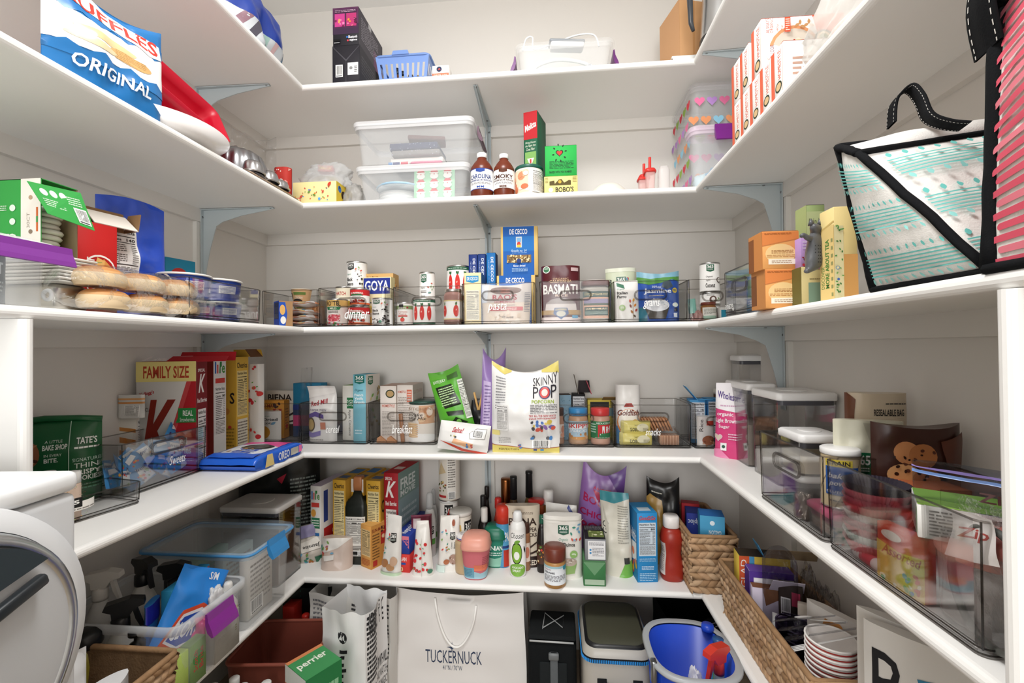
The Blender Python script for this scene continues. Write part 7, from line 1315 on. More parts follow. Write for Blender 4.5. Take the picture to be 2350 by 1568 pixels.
turned('baking_powder_can', 'tan baking powder can with a white lid standing on the pink lidded container', 'can', (.615, 1.035, Z4+.0585), [('can_body', [(.034, 0), (.035, .002), (.035, .112)], 'b9a88a'), ('rim_band', [(.0355, .0), (.036, .002), (.0355, .004)], 'c9c9c7:m'), ('lid', [(.036, .112), (.037, .114), (.037, .124), (.034, .126)], 'ecebe9:p')], (.004, .111, 2*PI, 'cbb894', [('p', [(.0, 0), (.02, 0), (.3, 1), (.28, 1)], '8a7a5f'), ('p', [(.2, 0), (.21, 0), (.5, 1), (.49, 1)], '8a7a5f'), ('p', [(.45, 0), (.46, 0), (.72, 1), (.71, 1)], '8a7a5f'), ('p', [(.7, 0), (.71, 0), (.95, 1), (.94, 1)], '8a7a5f'), ('r', .38, .24, .66, .8, '2b62b5'), ('r', .38, .8, .6, .94, 'e0c94a'), ('t', 'GRAIN', .39, .83, .58, .92, '26221f', 'b'), ('t', 'baking', .4, .54, .62, .68, 'f0f2f6', 'bi'), ('t', 'powder', .41, .4, .63, .53, 'f0f2f6', 'bi'), ('t', 'GLUTEN FREE', .39, .28, .64, .33, 'e6ecf4', 'b'), ('l', .42, .1, .6, .16, 1, '5a4f40')], -.55))
heap('foil_packet', 'crumpled silver foil packet in the baking bin', 'packet', (.562, 1.12, Z4), -PI/2, .04, .04, .06, 'b0a59c:m', .3)
# cupcake liners
zc = 0
for i in range(9):
    c = ('c9485a', 'd8e0dc', 'c23a4e', 'b04a5c', 'e0d0cc', 'd0505f', 'c4566a', 'd9707f', '3a3440')[i]; n_ = 48; r0, r1, hh = .036, .052, .034
    t = thing('cupcake_liner_stack' if False else 'cupcake_liner', ('lowest', 'second lowest', 'third from the bottom', 'fourth from the bottom', 'middle', 'fourth from the top', 'third from the top', 'second from the top', 'dark topmost')[i]+' fluted cupcake liner of the red stack in the clear bin', 'cupcake liner', (.607, .915, Z4+.0035+i*.0135)); q = MB(); v = []
    for j in range(n_*2):
        a = 2*PI*j/(n_*2); k_ = 1+.025*(1 if j % 2 else -1); v.append((r0*k_*math.cos(a), r0*k_*math.sin(a), 0))
    for j in range(n_*2):
        a = 2*PI*j/(n_*2); k_ = 1+.03*(1 if j % 2 else -1); v.append((r1*k_*math.cos(a), r1*k_*math.sin(a), hh))
    m_ = n_*2; q.add(v, [(j, (j+1) % m_, m_+(j+1) % m_, m_+j) for j in range(m_)]+[tuple(range(m_))[::-1]], c); q.obj('pleated_cup', t)
carton('decoration_box', 'small red and yellow cake decoration carton leaning in the cupcake liner bin', 'box', (.565, .80, Z4), -PI/2+.15, .085, .1, .02, 'd9482f', [('p', [(0, 0), (1, 0), (1, .7), (.5, .62), (0, .7)], 'e0b84a'), ('t', 'Assorted', .1, .5, .95, .66, 'b5382a', 'bi'), ('dots', .05, .05, .95, .45, 16, .06, ('3f7ac0', 'd9453f', 'f0e6d0', '4f9a4a')), ('o', .35, .85, .22, .08, 'f0e6dc')], tilt=None)
t = thing('icing_pen', 'white and red icing tube lying in the cupcake liner bin', 'icing tube', (.575, .87, Z4+.011)); q = MB(); q.lathe([(.0095, -.05), (.0105, -.048), (.0105, .03), (.004, .045), (.002, .06)], 'e9dfdd:p', 14); q.xf(Matrix.Rotation(PI/2, 4, 'X')); q.obj('tube', t); q = MB(); q.lathe([(.0108, -.03), (.0108, .0)], 'c93a4f:p', 14, cap=False); q.xf(Matrix.Rotation(PI/2, 4, 'X')); q.obj('band', t)
carton('cookie_cutter_box', 'white carton with a lime green top in the cupcake liner bin', 'box', (.60, .70, Z4+.115), -PI/2+1.0, .13, .05, .1, 'e9e8e4', [('l', .1, .1, .7, .9, 8, '8a8884')], left=[('l', .1, .1, .8, .9, 8, '8a8884'), ('r', .85, .1, .97, .9, '9aae8a')], topcol='8fb84f')
carton('napkin_pack', 'orange brown packet lying behind the red cupcake liners', 'packet', (.66, .93, Z4+.12), -PI/2, .09, .02, .09, 'b0643f', topcol='b86a44')
MBx = MB()
t = thing('tumbler_cup', 'clear wide jar with a pink lid at the doorway end of the clear bin', 'jar', (.635, .715, Z4)); MB().lathe([(.055, 0), (.06, .004), (.062, .095)], 'eae4e2:q', 36).obj('jar_body', t); MB().lathe([(.064, .095), (.066, .098), (.066, .11), (.05, .114)], 'e3a79c:p', 36).obj('lid', t)
for i, (x, y, z, c, lb) in enumerate(((.61, .66, .115, 'd9786e', 'coral pink silicone mold piled at the doorway end of the clear bin'), (.665, .69, .13, 'e09a8c', 'pale coral silicone mold behind the other at the doorway end'))):
    t = thing('silicone_mold', lb, 'mold', (x, y, Z4+z)); q = MB(); blob(q, 0, 0, .02, .045, .04, .022, c+':p', 12, .1, i*5.0); q.obj('cup', t)
pouch('zip_bag', 'clear zip bag with blue and lilac seal lines over the clear bin', 'zip bag', (.60, .70, Z4+.165), -PI/2+.7, .15, .06, .03, 'dfe3ec:k', [('r', 0, .7, 1, .78, '6f8fc9:g'), ('r', 0, .84, 1, .9, '8a7ac0:g'), ('t', 'Ziploc', .5, .2, .95, .5, '5a3a3a:g', 'b')], amp=.006, top='open')
pouch('zip_bag', 'clear rumpled zip bag with a white label hanging over the clear bin end', 'zip bag', (.556, .665, Z4+.02), -PI/2, .12, .17, .03, FILM, [('p', [(.2, .5), (.8, .6), (.75, .95), (.25, .9)], 'e9e4e2:g'), ('t', 'Zip', .3, .66, .7, .84, 'b54a44:g', 'be')], amp=.008, top='open')
t = thing('cookie_tin', 'round grey ring shaped cutter standing at the doorway end of the clear bin', 'cutter', (.57, .648, Z4+.085)); q = MB(); q.tube([(0, .0+.06*math.cos(a), .06*math.sin(a)*1.3) for a in [2*PI*i/32 for i in range(32)]], .005, '5f605c:p', 8, True); q.obj('ring', t)
# ================================================================== LOWEST SHELF, washer side
S5 = ZT[5]
def spray(label, loc, rz, bh, r, body, head, mat='p', lab=None, trig=None):
    t = thing('spray_bottle', label, 'spray bottle', loc, rz)
    MB().lathe([(r*.92, 0), (r, .004), (r, bh*.6), (r*.85, bh*.75), (r*.45, bh*.93), (r*.42, bh)], body, 24).obj('bottle_body', t)
    MB().lathe([(r*.5, bh-.008), (r*.52, bh), (r*.5, bh+.022), (.012, bh+.03)], head+':p', 18).obj('collar', t)
    q = MB(); q.prism([(-.035, .055), (-.03, .068), (.02, .075), (.05, .066), (.052, .052), (.03, .046), (.018, .026), (-.016, .026), (-.018, .045)], lambda p, y: (y, -p[0], bh+p[1]), -.013, .013, head+':p'); q.obj('spray_head', t)
    q = MB(); q.prism([(.024, .048), (.034, .046), (.044, .01), (.05, -.01), (.042, -.008), (.032, .015)], lambda p, y: (y, -p[0], bh+p[1]), -.006, .006, (trig or head)+':p'); q.obj('trigger', t)
    if lab: q = MB(); paint(q, wrapS(lambda z: r+.0004, 2.4, -PI/2, 0, .02, bh*.58), r*2.4, bh*.55, lab, (.08, 1)); q.obj('label', t)
    return t
# big lidded tote, its short side toward the aisle
tote('large clear tote with a blue gasket and blue latch on the lowest shelf', (-.965, 1.47, S5), PI/2, .25, .40, .275, 'c9d6dd:x', '3a93d6:p', latch_sides='f', lidh=.04, lw=.09, rim='a9cbe6:q')
q = MB(); q.tube([(x, y+.2, .247) for x, y in rrect(.255, .395, .03)], .005, '4f9ad6:p', 6, True); q.obj('blue_gasket', bpy.data.objects[[o.name for o in bpy.data.objects if o.name.startswith('storage_tote')][-1]])
for i, (x, y, w, d, h, c, lb) in enumerate(((-1.02, 1.47, .13, .03, .2, 'd5d2cc', 'pale printed carton seen through the big blue latched tote'), (-1.1, 1.47, .15, .03, .21, '9aa7a6', 'grey green carton deep inside the big blue latched tote'), (-1.20, 1.47, .16, .04, .19, '6f8f80', 'green carton at the back of the big blue latched tote'))):
    carton('document_box', lb, 'box', (x, y, S5+.004), PI/2, w, h, d, c, [('l', .1, .1, .9, .9, 10, '8f8b86'), ('bc', .1, .05, .6, .3)])
# container with grey lid, dark pet food bag
oxo('tall clear bin with a grey lid behind the big blue latched tote', (-1.05, 1.70, S5), PI/2, .17, .24, .30, True, .2, '6b5248', .02, lidcol='cfcdca:p', button=True)
pouch('pet_food_bag', 'large black bag with green emblems in the inner corner of the lowest shelf', 'bag', (-1.20, 1.84, S5), .35, .33, .43, .12, '131716:g', [('c', .4, .42, .12, '0a0d0c:g'), ('dots', .2, .28, .6, .6, 7, .05, ('2f7a5f:g', 'c9506a:g', '3f8a6f:g')), ('l', .3, .38, .5, .46, 3, 'b9c9c0:g'), ('l', .66, .2, .95, .8, 16, '8a9490:g'), ('l', .05, .4, .2, .46, 2, '9aa8a0:g'), ('r', .05, .14, .3, .2, 'b09a7a:g'), ('p', [(.5, .8), (.62, .85), (.56, .75)], 'c9304a:g'), ('l', .3, .2, .5, .25, 2, '9aa8a0:g')], top='open', amp=.008, corner=.01)
# open tote of cleaning supplies
OT = tote('open clear tote with a purple latch full of spray bottles', (-.955, 1.195, S5), PI/2, .27, .40, .195, FROST, '8a2a96:p', latch_sides='f', open_top=True, rim='e9ecee:q', lw=.1)
zf = S5+.004
spray('black trigger spray bottle in the open tote beside the big latched tote', (-1.245, 1.25, zf), PI/2-.3, .205, .04, 'dcd9d2:p', '1c1c1d')
spray('second black trigger spray bottle in the open tote', (-1.165, 1.265, zf), PI/2+.2, .185, .036, 'dcd9d2:p', '1c1c1d')
spray('white trigger spray bottle in the open tote', (-1.28, 1.155, zf), 1.9, .21, .036, 'd9d7d2:p', 'd6d3cc')
spray('black headed spray bottle with a blue sleeve in the open tote', (-1.16, 1.10, zf), 2.2, .165, .04, 'd9d7cf:p', '19191a')
bottle('pump_bottle', 'clear bottle with a black cap among the spray bottles', 'bottle', (-1.13, 1.245, zf), [(.043, 0), (.045, .004), (.045, .15), (.036, .175), (.018, .185)], 'e3e2de:q', [([(.021, .184), (.022, .19), (.022, .215), (.019, .218)], '1c1c1d:p')])
bottle('pump_bottle', 'short black pump bottle at the near wall of the open tote', 'bottle', (-1.085, 1.075, zf), [(.03, 0), (.032, .004), (.032, .11), (.014, .12)], '1d2a24:g', [([(.016, .12), (.017, .125), (.017, .145), (.008, .15), (.008, .165), (.02, .167), (.02, .177)], '141516:p')])
bottle('pump_bottle', 'white pump bottle with a round head behind the washer', 'bottle', (-1.30, 1.055, zf), [(.034, 0), (.036, .004), (.036, .15), (.015, .165)], 'd6d3cf:p', [([(.016, .165), (.017, .18), (.009, .185), (.009, .215), (.05, .22), (.052, .23), (.03, .245)], 'dcd9d5:p')])
bottle('cleaner_bottle', 'yellow cleaner bottle with a black top beside the washer', 'bottle', (-1.20, 1.045, zf), [(.035, 0), (.037, .004), (.037, .11), (.03, .14), (.02, .15)], 'b5a83a:p', [([(.034, .15), (.036, .155), (.034, .18), (.02, .19)], '1b1b1c:p')])
pouch('dish_sponge_bag', 'royal blue packet standing among the black spray bottles', 'packet', (-1.12, 1.165, zf), PI/2+.4, .07, .2, .02, '2f7fd0:g', [('r', 0, .75, 1, 1, '2a2fb0:g')], top='open', amp=.004)
t = pouch('wipes_bag', 'bright blue wipes pouch with a red outlined emblem leaning in the open tote', 'pouch', (-1.04, 1.14, zf+.06), PI/2-.45, .14, .225, .04, '2a86dc:g', [('p', [(.1, .12), (.3, .5), (.62, .6), (.95, .52), (.95, .2), (.4, .05)], 'd5502f:g'), ('p', [(.16, .15), (.33, .46), (.62, .55), (.9, .48), (.9, .22), (.42, .09)], 'e9e6ea:g'), ('p', [(.2, .17), (.36, .43), (.62, .51), (.86, .45), (.86, .24), (.43, .12)], '2a4fb0:g'), ('t', 'CLOROX', .24, .16, .9, .48, 'f2f4f8:g', 'be'), ('t', 'S/M', .6, .86, .8, .95, 'f0f4fa:g', 'b')], top='pinch', amp=.008, shoulder=.3, tilt=(math.radians(-20), math.radians(24)))
t.rotation_euler = (math.radians(-10), math.radians(30), PI/2-.45)
p_, = (Vector((-1.085, 1.25, zf)),)
carton('glove_box', 'teal glove packet with an orange corner at the back of the open tote', 'box', p_, PI/2+.1, .16, .225, .03, '2a86b0', [('r', .55, .8, .98, .98, 'd9503a'), ('t', 'latex', .62, .85, .92, .94, 'f2ece6', 'b'), ('t', 'M/L', .12, .78, .3, .86, 'e6eef4', 'b'), ('r', 0, 0, 1, .7, '2a6fae')])
heap('foil_packet', 'white crumpled wrapper beside the bright blue wipes pouch', 'wrapper', (-.99, 1.26, zf+.1), PI/2, .07, .06, .09, 'dcdcdc:g', .35)
heap('sponge_pack', 'hot pink packet edge beside the bright blue wipes pouch', 'packet', (-1.0, 1.215, zf+.06), PI/2, .06, .05, .08, 'd93a86:g', .3)
for i, (y, c, lb) in enumerate((( -.11, 'b5cf6a:f', 'lime green sponge pack against the wall of the open tote'), (-.05, '7d9a62:f', 'green scouring pad pack against the wall of the open tote'), (.06, 'a9a6a0:f', 'grey cloth bundle against the wall of the open tote'))):
    carton('sponge_pack', lb, 'sponge pack', (-.975, 1.195+y, zf), PI/2, .055 if i < 2 else .1, .11, .03, c, [('c', .5, .6, .35, '4f8a4a'), ('t', 'Scotch', .2, .3, .45, .8, 'c93a44', 'v'), ('t', 'Brite', .55, .3, .8, .8, 'c93a44', 'v')] if i == 1 else ())
turned('hand_spray', 'slim white spray bottle with a yellow and green label by the big latched tote', 'spray bottle', (-1.0, 1.29, zf), [('bottle_body', [(.022, 0), (.024, .004), (.024, .13), (.012, .15)], 'dfded9:p'), ('spray_cap', [(.011, .15), (.012, .155), (.012, .185), (.009, .192)], 'e9e8e4:p')], (.015, .12, 3.4, 'dcd58f', [('r', 0, 0, 1, .22, '2f7a55'), ('leaf', .4, .6, .2, 60, '8a8a4a'), ('leaf', .6, .7, .2, 110, '8a8a4a'), ('l', .2, .3, .8, .5, 3, '6b6b3a')], .9))
# small woven basket beside the washer
basket('small woven basket with rope edge on the lowest shelf beside the washer', (-.94, .935, S5), PI/2, .20, .30, .16, sides='fr')
pouch('wipes_bag', 'white and navy wipes bag in the small woven basket', 'bag', (-.98, .90, S5+.006), PI/2, .15, .15, .06, 'e9e9ea:g', [('r', .1, .1, .9, .5, '2f4f8a:g'), ('t', 'Field', .2, .2, .8, .4, 'f0f2f6:g', 'bi')], top='open', amp=.006)
heap('soft_wrap', 'white tissue roll pack in the small woven basket', 'wrap', (-1.10, .93, S5+.006), PI/2, .14, .12, .14, 'e3e3e4', .2)
pouch('cleaning_bag', 'white bag with black print poking from the small woven basket', 'bag', (-1.04, .86, S5+.006), PI/2-.3, .1, .24, .05, 'e0e0e0:g', [('r', .2, .5, .8, .7, '2b2b2d:g'), ('l', .2, .2, .8, .45, 4, '8a8a8c:g')], top='pinch', amp=.01)
# ================================================================== LOWEST SHELF, back wall
def place(pl, pr, pt, pb): return atb(5, pl, pr, pt, pb)
def cP(pl, pr, pt, pb):
    p, rz, w, h = atb(5, pl, pr, pt, pb); return (p[0], p[1]+w/2, p[2]), w/2, h
LEAF = ('c9413f', '7fa65a', '6d9fbd', 'b5703a', '3f8f7c')
# rear row: cereal cartons with the narrow side forward
ntr = lambda c: [('t', 'Cheerios', .12, .9, .88, .96, '2a2420', 'b'), ('n', .1, .3, .9, .87, c), ('l', .12, .04, .88, .27, 8, '7d746a')]
p, rz, w, h = place(712, 738, 1114, 1236); YC = 1.83
p, rz, w, h = at(5, 712, 738, 1116, YC)
carton('cereal_box', 'white cereal carton with rainbow lettering, first of the row on the lowest shelf', 'cereal box', p, -.14, w, h, .19, 'e8e6e3', [('r', .1, .82, .22, .93, '3f6fb5'), ('r', .3, .82, .4, .91, 'cf3a34'), ('p', [(.46, .82), (.56, .82), (.56, .9), (.66, .9), (.66, .94), (.48, .94)], '3f8a4a'), ('t', 'e', .66, .82, .9, .89, '4f9a4a', 'b'), ('r', .1, .72, .86, .78, 'd5453f'), ('o', .3, .64, .24, .05, 'e0a24a'), ('r', .1, .44, .9, .58, '2f7a55'), ('l', .16, .46, .84, .56, 3, 'e6f0e6'), ('r', .1, .34, .85, .38, '2f6fb0')],
   [('r', .1, .5, .25, .92, '3a4fa0'), ('r', .45, .5, .62, .88, 'c9342f'), ('r', .1, .26, .95, .42, 'c9302f'), ('t', 'cinnamon', .4, .3, .92, .38, 'f0ece8', 'b'), ('dots', .2, 0, .95, .25, 16, .1, ('8a4a24', '6b3418', 'a8642f'))], topcol='cfc4d6')
for i, (pl, pr, pt, lb) in enumerate(((763, 795, 1102, 'yellow cereal carton beside the rainbow lettered one on the lowest shelf'), (806, 836, 1100, 'yellow cereal carton behind the tall dark oil bottle'), (840, 875, 1104, 'yellow cereal carton next to the red one on the lowest shelf'))):
    p, rz, w, h = at(5, pl, pr, pt, YC+(.02 if i == 1 else 0))
    carton('cereal_box', lb, 'cereal box', p, -.14, w, h-.0, .19, 'd9a83a', ntr('ecdca4') if i != 1 else [('r', 0, .84, 1, 1, 'e3e0da'), ('r', .2, .8, .5, 1, '4f86b8'), ('t', 'Cheerios', .3, .62, .95, .7, '3a2a1c', 'b'), ('l', .1, .1, .9, .5, 8, '9a7a2a')], [('r', 0, 0, 1, 1, 'd0a03a'), ('t', 'Cheerios', .05, .6, .6, .76, '2a2420', 'b'), ('c', .6, .3, .3, 'c98a3a')], top=[('r', .1, .55, .9, .9, '3f74a8'), ('r', .1, .15, .8, .35, '5a6b8a')], topcol='c9a040')
p, rz, w, h = at(5, 881, 916, 1086, YC)
carton('cereal_box', 'red cereal carton with a white letter on its narrow side, lowest shelf', 'cereal box', p, -.14, w, h, .2, 'a8202a', [('t', 'SPECIAL', .1, .92, .6, .955, 'f0e6e2', 'b'), ('t', 'K', .12, .73, .85, .91, 'f0ece8', 'bi'), ('t', 'Red Berries', .12, .64, .88, .69, 'f0e6e2', 'b'), ('n', .14, .05, .86, .6, 'e9e2de')], [('r', 0, 0, 1, .7, '8ba3a8'), ('r', 0, .7, 1, 1, '7f9a94'), ('t', 'FREE', .1, .8, .8, .92, 'e3ecec', 'b'), ('t', 'MOVIE', .1, .72, .8, .79, 'e3ecec', 'b'), ('l', .15, .1, .85, .6, 7, 'b9c9cc')], top=[('r', .2, .3, .8, .5, 'e6d4cf')], topcol='b5242e')
# oil bottle
p, rz, w, h = place(789, 839, 1100, 1297); r = w/2; p = (p[0], p[1]+r, p[2])
bottle('oil_bottle', 'tall dark green square oil bottle with a copper foil neck', 'bottle', p, [(r*.95, 0), (r, .004), (r, h*.66), (r*.9, h*.72), (r*.5, h*.78), (r*.34, h*.84)], '151a14:p', [([(r*.4, h*.84), (r*.42, h*.9), (r*.4, h*.99), (r*.36, h)], 'b5764a:p')], (h*.1, h*.56, 1.5, 'e2dfd8', [('n', .06, .3, .94, .98, 'e6e3dc', '120'), ('bc', .3, .02, .8, .14), ('l', .08, .16, .9, .27, 3, '55504b')], .12), None, 0, 4)
# rice bags in front
t = pouch('rice_bag', 'crinkled clear rice bag with leaf print slumped beside the oil bottle', 'rice bag', (onz(728, 1288, S5).x, 1.79, S5), .35, .135, .16, .09, 'c9c2b8:g', [('t', 'Jasmine', .28, .42, .85, .54, '2a2724:g', 'ub'), ('sprig', .05, .05, .5, .35, 12, LEAF, .12), ('r', .6, .05, .95, .2, '1f6a4a:g'), ('r', 0, .72, 1, 1, '8a84a8:g'), ('p', [(.2, .6), (.9, .7), (.8, .38), (.25, .35)], 'e4dfd6:g'), ('t', 'Jasmine', .3, .42, .8, .54, '2a2724:g', 'ub')], top='open', amp=.014, bottom='pillow', tilt=(math.radians(-14), math.radians(-10)))
t = pouch('rice_bag', 'clear bag of brown rice with leaf print in front of the first cereal carton', 'rice bag', (onz(765, 1305, S5).x+.01, 1.755, S5), .1, .13, .125, .08, 'cbb9ae:g', [('p', [(0, .5), (.6, .7), (1, 1), (0, 1)], 'e6e2dc:g'), ('sprig', .02, .3, .5, .9, 10, LEAF, .12), ('p', [(.15, .45), (.5, .5), (.5, .35), (.2, .3)], 'e0dcd6:g')], top='open', amp=.01, tilt=(math.radians(-10), 0))
p, rz, w, h = place(824, 856, 1206, 1304)
carton('raisin_box', 'orange raisin carton standing before the oil bottle', 'box', p, -.5, w*1.1, h, .085, 'dda055', [('n', .08, .28, .92, .9, 'e9c98f', '120'), ('l', .1, .06, .9, .22, 5, 'b5542a')], [('r', 0, 0, 1, 1, 'd0934a'), ('l', .08, .2, .5, .8, 9, '6b4a2a'), ('r', .58, .5, .92, .8, 'b5342c'), ('c', .74, .68, .1, 'e9c9a0'), ('t', 'SUN-MAID', .06, .84, .8, .92, '8a3a24', 'b'), ('dots', .6, .8, .95, .95, 8, .05, ('4a2a22',)), ('r', .1, .05, .35, .18, 'b5342c')], topcol='e0aa5f')
# leaf printed pouches
def leafbag(label, pl, pr, pt, pb, dec, rz, extra=(), **kw):
    p, _, w, h = place(pl, pr, pt, pb); return pouch('dried_fruit_bag', label, 'bag', p, rz, w, h, .045, 'e6e3dd:g', list(dec)+list(extra), amp=.005, **kw)
leafbag('white leaf printed pouch with almonds on it, its spout top bent', 866, 915, 1186, 1320, [('365', .5, .55, .82, .72, '1d1c1b'), ('sprig', .1, .3, .6, .7, 12, LEAF, .12), ('o', .3, .2, .2, .07, 'a8744a'), ('o', .6, .14, .2, .06, 'b98a5f'), ('o', .75, .25, .16, .08, 'c9a58a'), ('r', 0, 0, 1, .05, 'b9d0b0')], -.25, skew=.018, taper=.75)
p, rz, w, h = place(903, 941, 1230, 1314)
carton('foil_wrap_box', 'red plastic wrap carton lying end on between the leaf printed pouches', 'box', p, -.08, w, h*.5, .26, 'cf3a34', [('t', 'SARAN', .2, .62, .8, .84, 'f0e6e2', 'b'), ('r', .2, .42, .75, .54, '2f4f9a'), ('t', '100', .22, .06, .58, .3, 'ecd9a0', 'b')], top=[('r', 0, 0, 1, 1, 'c9322f')])
carton('foil_wrap_box', 'blue foil wrap carton lying end on, stacked on the red wrap carton', 'box', (p[0], p[1], p[2]+h*.5+.0005), -.10, w, h*.5, .27, '2a3f94', [('t', 'Reynolds', .06, .2, .26, .92, 'f0f2f8', 'vb'), ('t', 'Wrap', .3, .2, .46, .8, 'f0f2f8', 'vb'), ('p', [(.4, .98), (.96, .98), (.96, .3), (.7, .6)], 'd9788a'), ('t', '75', .62, .4, .94, .78, '2a3f94', 'b')], top=[('t', 'Reynolds Wrap', .25, .08, .75, .72, 'f0f2f8', 'vb'), ('r', .8, .6, 1, 1, 'c9322f')])
leafbag('white pouch with red cherries printed on its gathered sides', 944, 993, 1200, 1324, [('dots', .05, .05, .95, .65, 16, .09, ('d23a3f', 'c9302f', 'd9484a')), ('sprig', .1, .1, .9, .7, 8, ('7fa65a', '5f9a8a'), .1), ('r', .48, 0, .5, .7, 'cfcbc4'), ('c', .85, .1, .1, '3f7a5f')], .1, taper=.55)
leafbag('white leaf printed pouch with a cookie and pecans on it', 1003, 1055, 1188, 1313, [('365', .55, .58, .8, .72, '1d1c1b'), ('t', 'Chewy', .6, .42, .68, .54, '2a2724', 'v'), ('t', 'Bites', .72, .42, .8, .54, '2a2724', 'v'), ('c', .72, .22, .22, 'a8897a'), ('dots', .55, .12, .9, .32, 14, .03, ('7a5a4a', 'd9c4b4')), ('o', .4, .18, .13, .05, 'a8623a'), ('sprig', .1, .3, .5, .75, 10, LEAF, .12), ('o', .7, .88, .08, .06, '9a4f34'), ('r', 0, 0, .35, .12, 'cfe0d9')], .12, taper=.8, skew=.006)
p, rz, w, h = place(950, 1005, 1183, 1280)
pouch('coffee_pouch', 'burgundy pouch lying back behind the cherry printed pouch', 'bag', (p[0], 1.84, S5), .3, .085, h*1.25, .05, '7d2f42:g', [('l', .5, .1, .9, .6, 12, 'c9a0a8:g'), ('r', .1, .55, .45, .85, 'd9c9c6:g'), ('p', [(0, .9), (1, .94), (1, 1), (0, 1)], 'a8566a:g')], top='pinch', amp=.006, flop=.03)
# canisters behind
def bot(name, label, pl, pr, pt, pb, prof, glass, caps, lab=None, sq=0, Y=None):
    if Y: p, rz, w, h = at(5, pl, pr, pt, Y)
    else: p, rz, w, h = atb(5, pl, pr, pt, pb)
    r = w/2; return bottle(name, label, 'bottle', (p[0], p[1]+r, p[2]), [(r*a, h*b) for a, b in prof], glass, [([(r*a, h*b) for a, b in c], m_) for c, m_ in caps], [(lb[0]*h, lb[1]*h)+tuple(lb[2:]) for lb in lab] if lab else None, None, 0, sq, 22)
for i, (pl, pr, pt, Y, lb) in enumerate(((969, 997, 1135, 1.90, 'white cream dispenser with a clear cap, the nearer of two'), (984, 1002, 1126, 1.98, 'white and green cream dispenser standing behind its twin'))):
    bot('cream_can', lb, pl, pr, pt, 0, [(.95, 0), (1, .02), (1, .55), (.7, .7), (.5, .74)], 'e3e3e1:p', [([(.5, .74), (.58, .76), (.5, .97), (.3, 1)], 'd2d3d3:q')], [(.2, .5, 2.4, 'e9e9e7', [('365', .55, .5, .9, .95, '1d1c1b'), ('r', .5, 0, 1, .3, '5f9a4a')])], Y=Y)
c, r, h = cB(5, 1005, 1047, 1151, 1.90)
turned('crumb_can', 'lower white and red canister under the tall bread crumb canister', 'canister', c, [('canister_body', [(r*.97, 0), (r*.97, h-.01)], 'e6e2dc'), ('lid', [(r, h-.01), (r*1.02, h-.004), (r, h)], 'e9e8e4:p')], (.002, h-.012, PI*1.4, 'e9e5df', [('365', .44, .6, .66, .98, '1d1c1b'), ('p', [(.3, .1), (.36, .1), (.6, .9), (.55, .9)], 'c9342f'), ('o', .33, .15, .07, .12, 'c9342f'), ('t', 'Ital', .44, .2, .6, .36, '2a2724', 'b')]))
c2, r2, h2 = cB(5, 1001, 1051, 1055, 1.89, S5+h+.0005)
turned('crumb_can', 'tall cream bread crumb canister balanced on the white and red one', 'canister', c2, [('canister_body', [(r2*.97, 0), (r2*.97, .27)], 'ddd6ca'), ('rim', [(r2, 0), (r2*1.01, .003), (r2, .006)], 'c9c7c3:m')], (.006, .27, PI*1.4, 'e0d9cd', [('r', .5, .1, .7, .95, 'e6e3dc'), ('l', .52, .2, .68, .9, 18, '77726c'), ('bc', .52, .02, .68, .14), ('r', .28, .04, .48, .08, 'a82f2f'), ('p', [(.28, .4), (.36, .62), (.48, .45)], 'c9b48f'), ('dots', .28, .12, .48, .3, 18, .02, ('5f6a2f', '3a2f22', 'c9b06a', '9a4a34')), ('r', .28, .7, .46, .95, '2b2a26')]))
c, r, h = cP(1046, 1094, 1150, 1262)
turned('cheese_tub', 'cream grated cheese tub with a grey lid behind the mustard jar', 'tub', (c[0], 1.875, S5), [('tub_body', [(r*.9, 0), (r*.95, h-.016)], 'e4e0d4'), ('lid', [(r*.98, h-.016), (r*1.01, h-.01), (r*1.0, h-.002), (r*.95, h)], 'd9d7d0:p')], (.003, h-.018, PI*1.4, 'e6e2d6', [('365', .62, .5, .82, .92, '1d1c1b'), ('p', [(.36, .9), (.55, .85), (.58, .55), (.4, .5)], 'd9b46a'), ('p', [(.3, .0), (.34, .0), (.42, .4), (.38, .4)], '5f9ac0'), ('leaf', .5, .3, .05, 90, '5f9a4a')]))
# bottles
bot('soy_bottle', 'small dark sauce bottle with a black cap beside the cheese tub', 1096, 1120, 1141, 0, [(.95, 0), (1, .02), (1, .5), (.5, .66), (.42, .78)], '17110f:p', [([(.5, .76), (.56, .8), (.56, .98), (.5, 1)], '1b1b1c:p')], Y=1.92)
bot('soy_bottle', 'slim dark sauce bottle with a black cap behind the other dark one', 1107, 1127, 1119, 0, [(.95, 0), (1, .02), (1, .5), (.5, .7), (.42, .82)], '1b1210:p', [([(.48, .8), (.56, .84), (.56, .98), (.5, 1)], '201d1d:p')], [(.1, .45, 2.6, 'b5342f', [('r', 0, .5, 1, 1, 'e6e0d9')])], Y=1.98)
bot('extract_bottle', 'round dark bottle with a white cap behind the green cup', 1093, 1127, 1171, 0, [(.95, 0), (1, .03), (.98, .5), (.55, .7), (.4, .74)], '17110f:p', [([(.42, .74), (.46, .78), (.46, .98), (.4, 1)], 'e3e1dc:p')], Y=1.85)
bot('vinegar_bottle', 'small bottle with a red cap and red sleeve behind the red spray can', 1133, 1153, 1145, 0, [(.95, 0), (1, .02), (1, .6), (.6, .75), (.5, .8)], 'b53a2a:p', [([(.6, .8), (.8, .82), (.8, .97), (.6, 1)], 'c9302a:p')], Y=1.93)
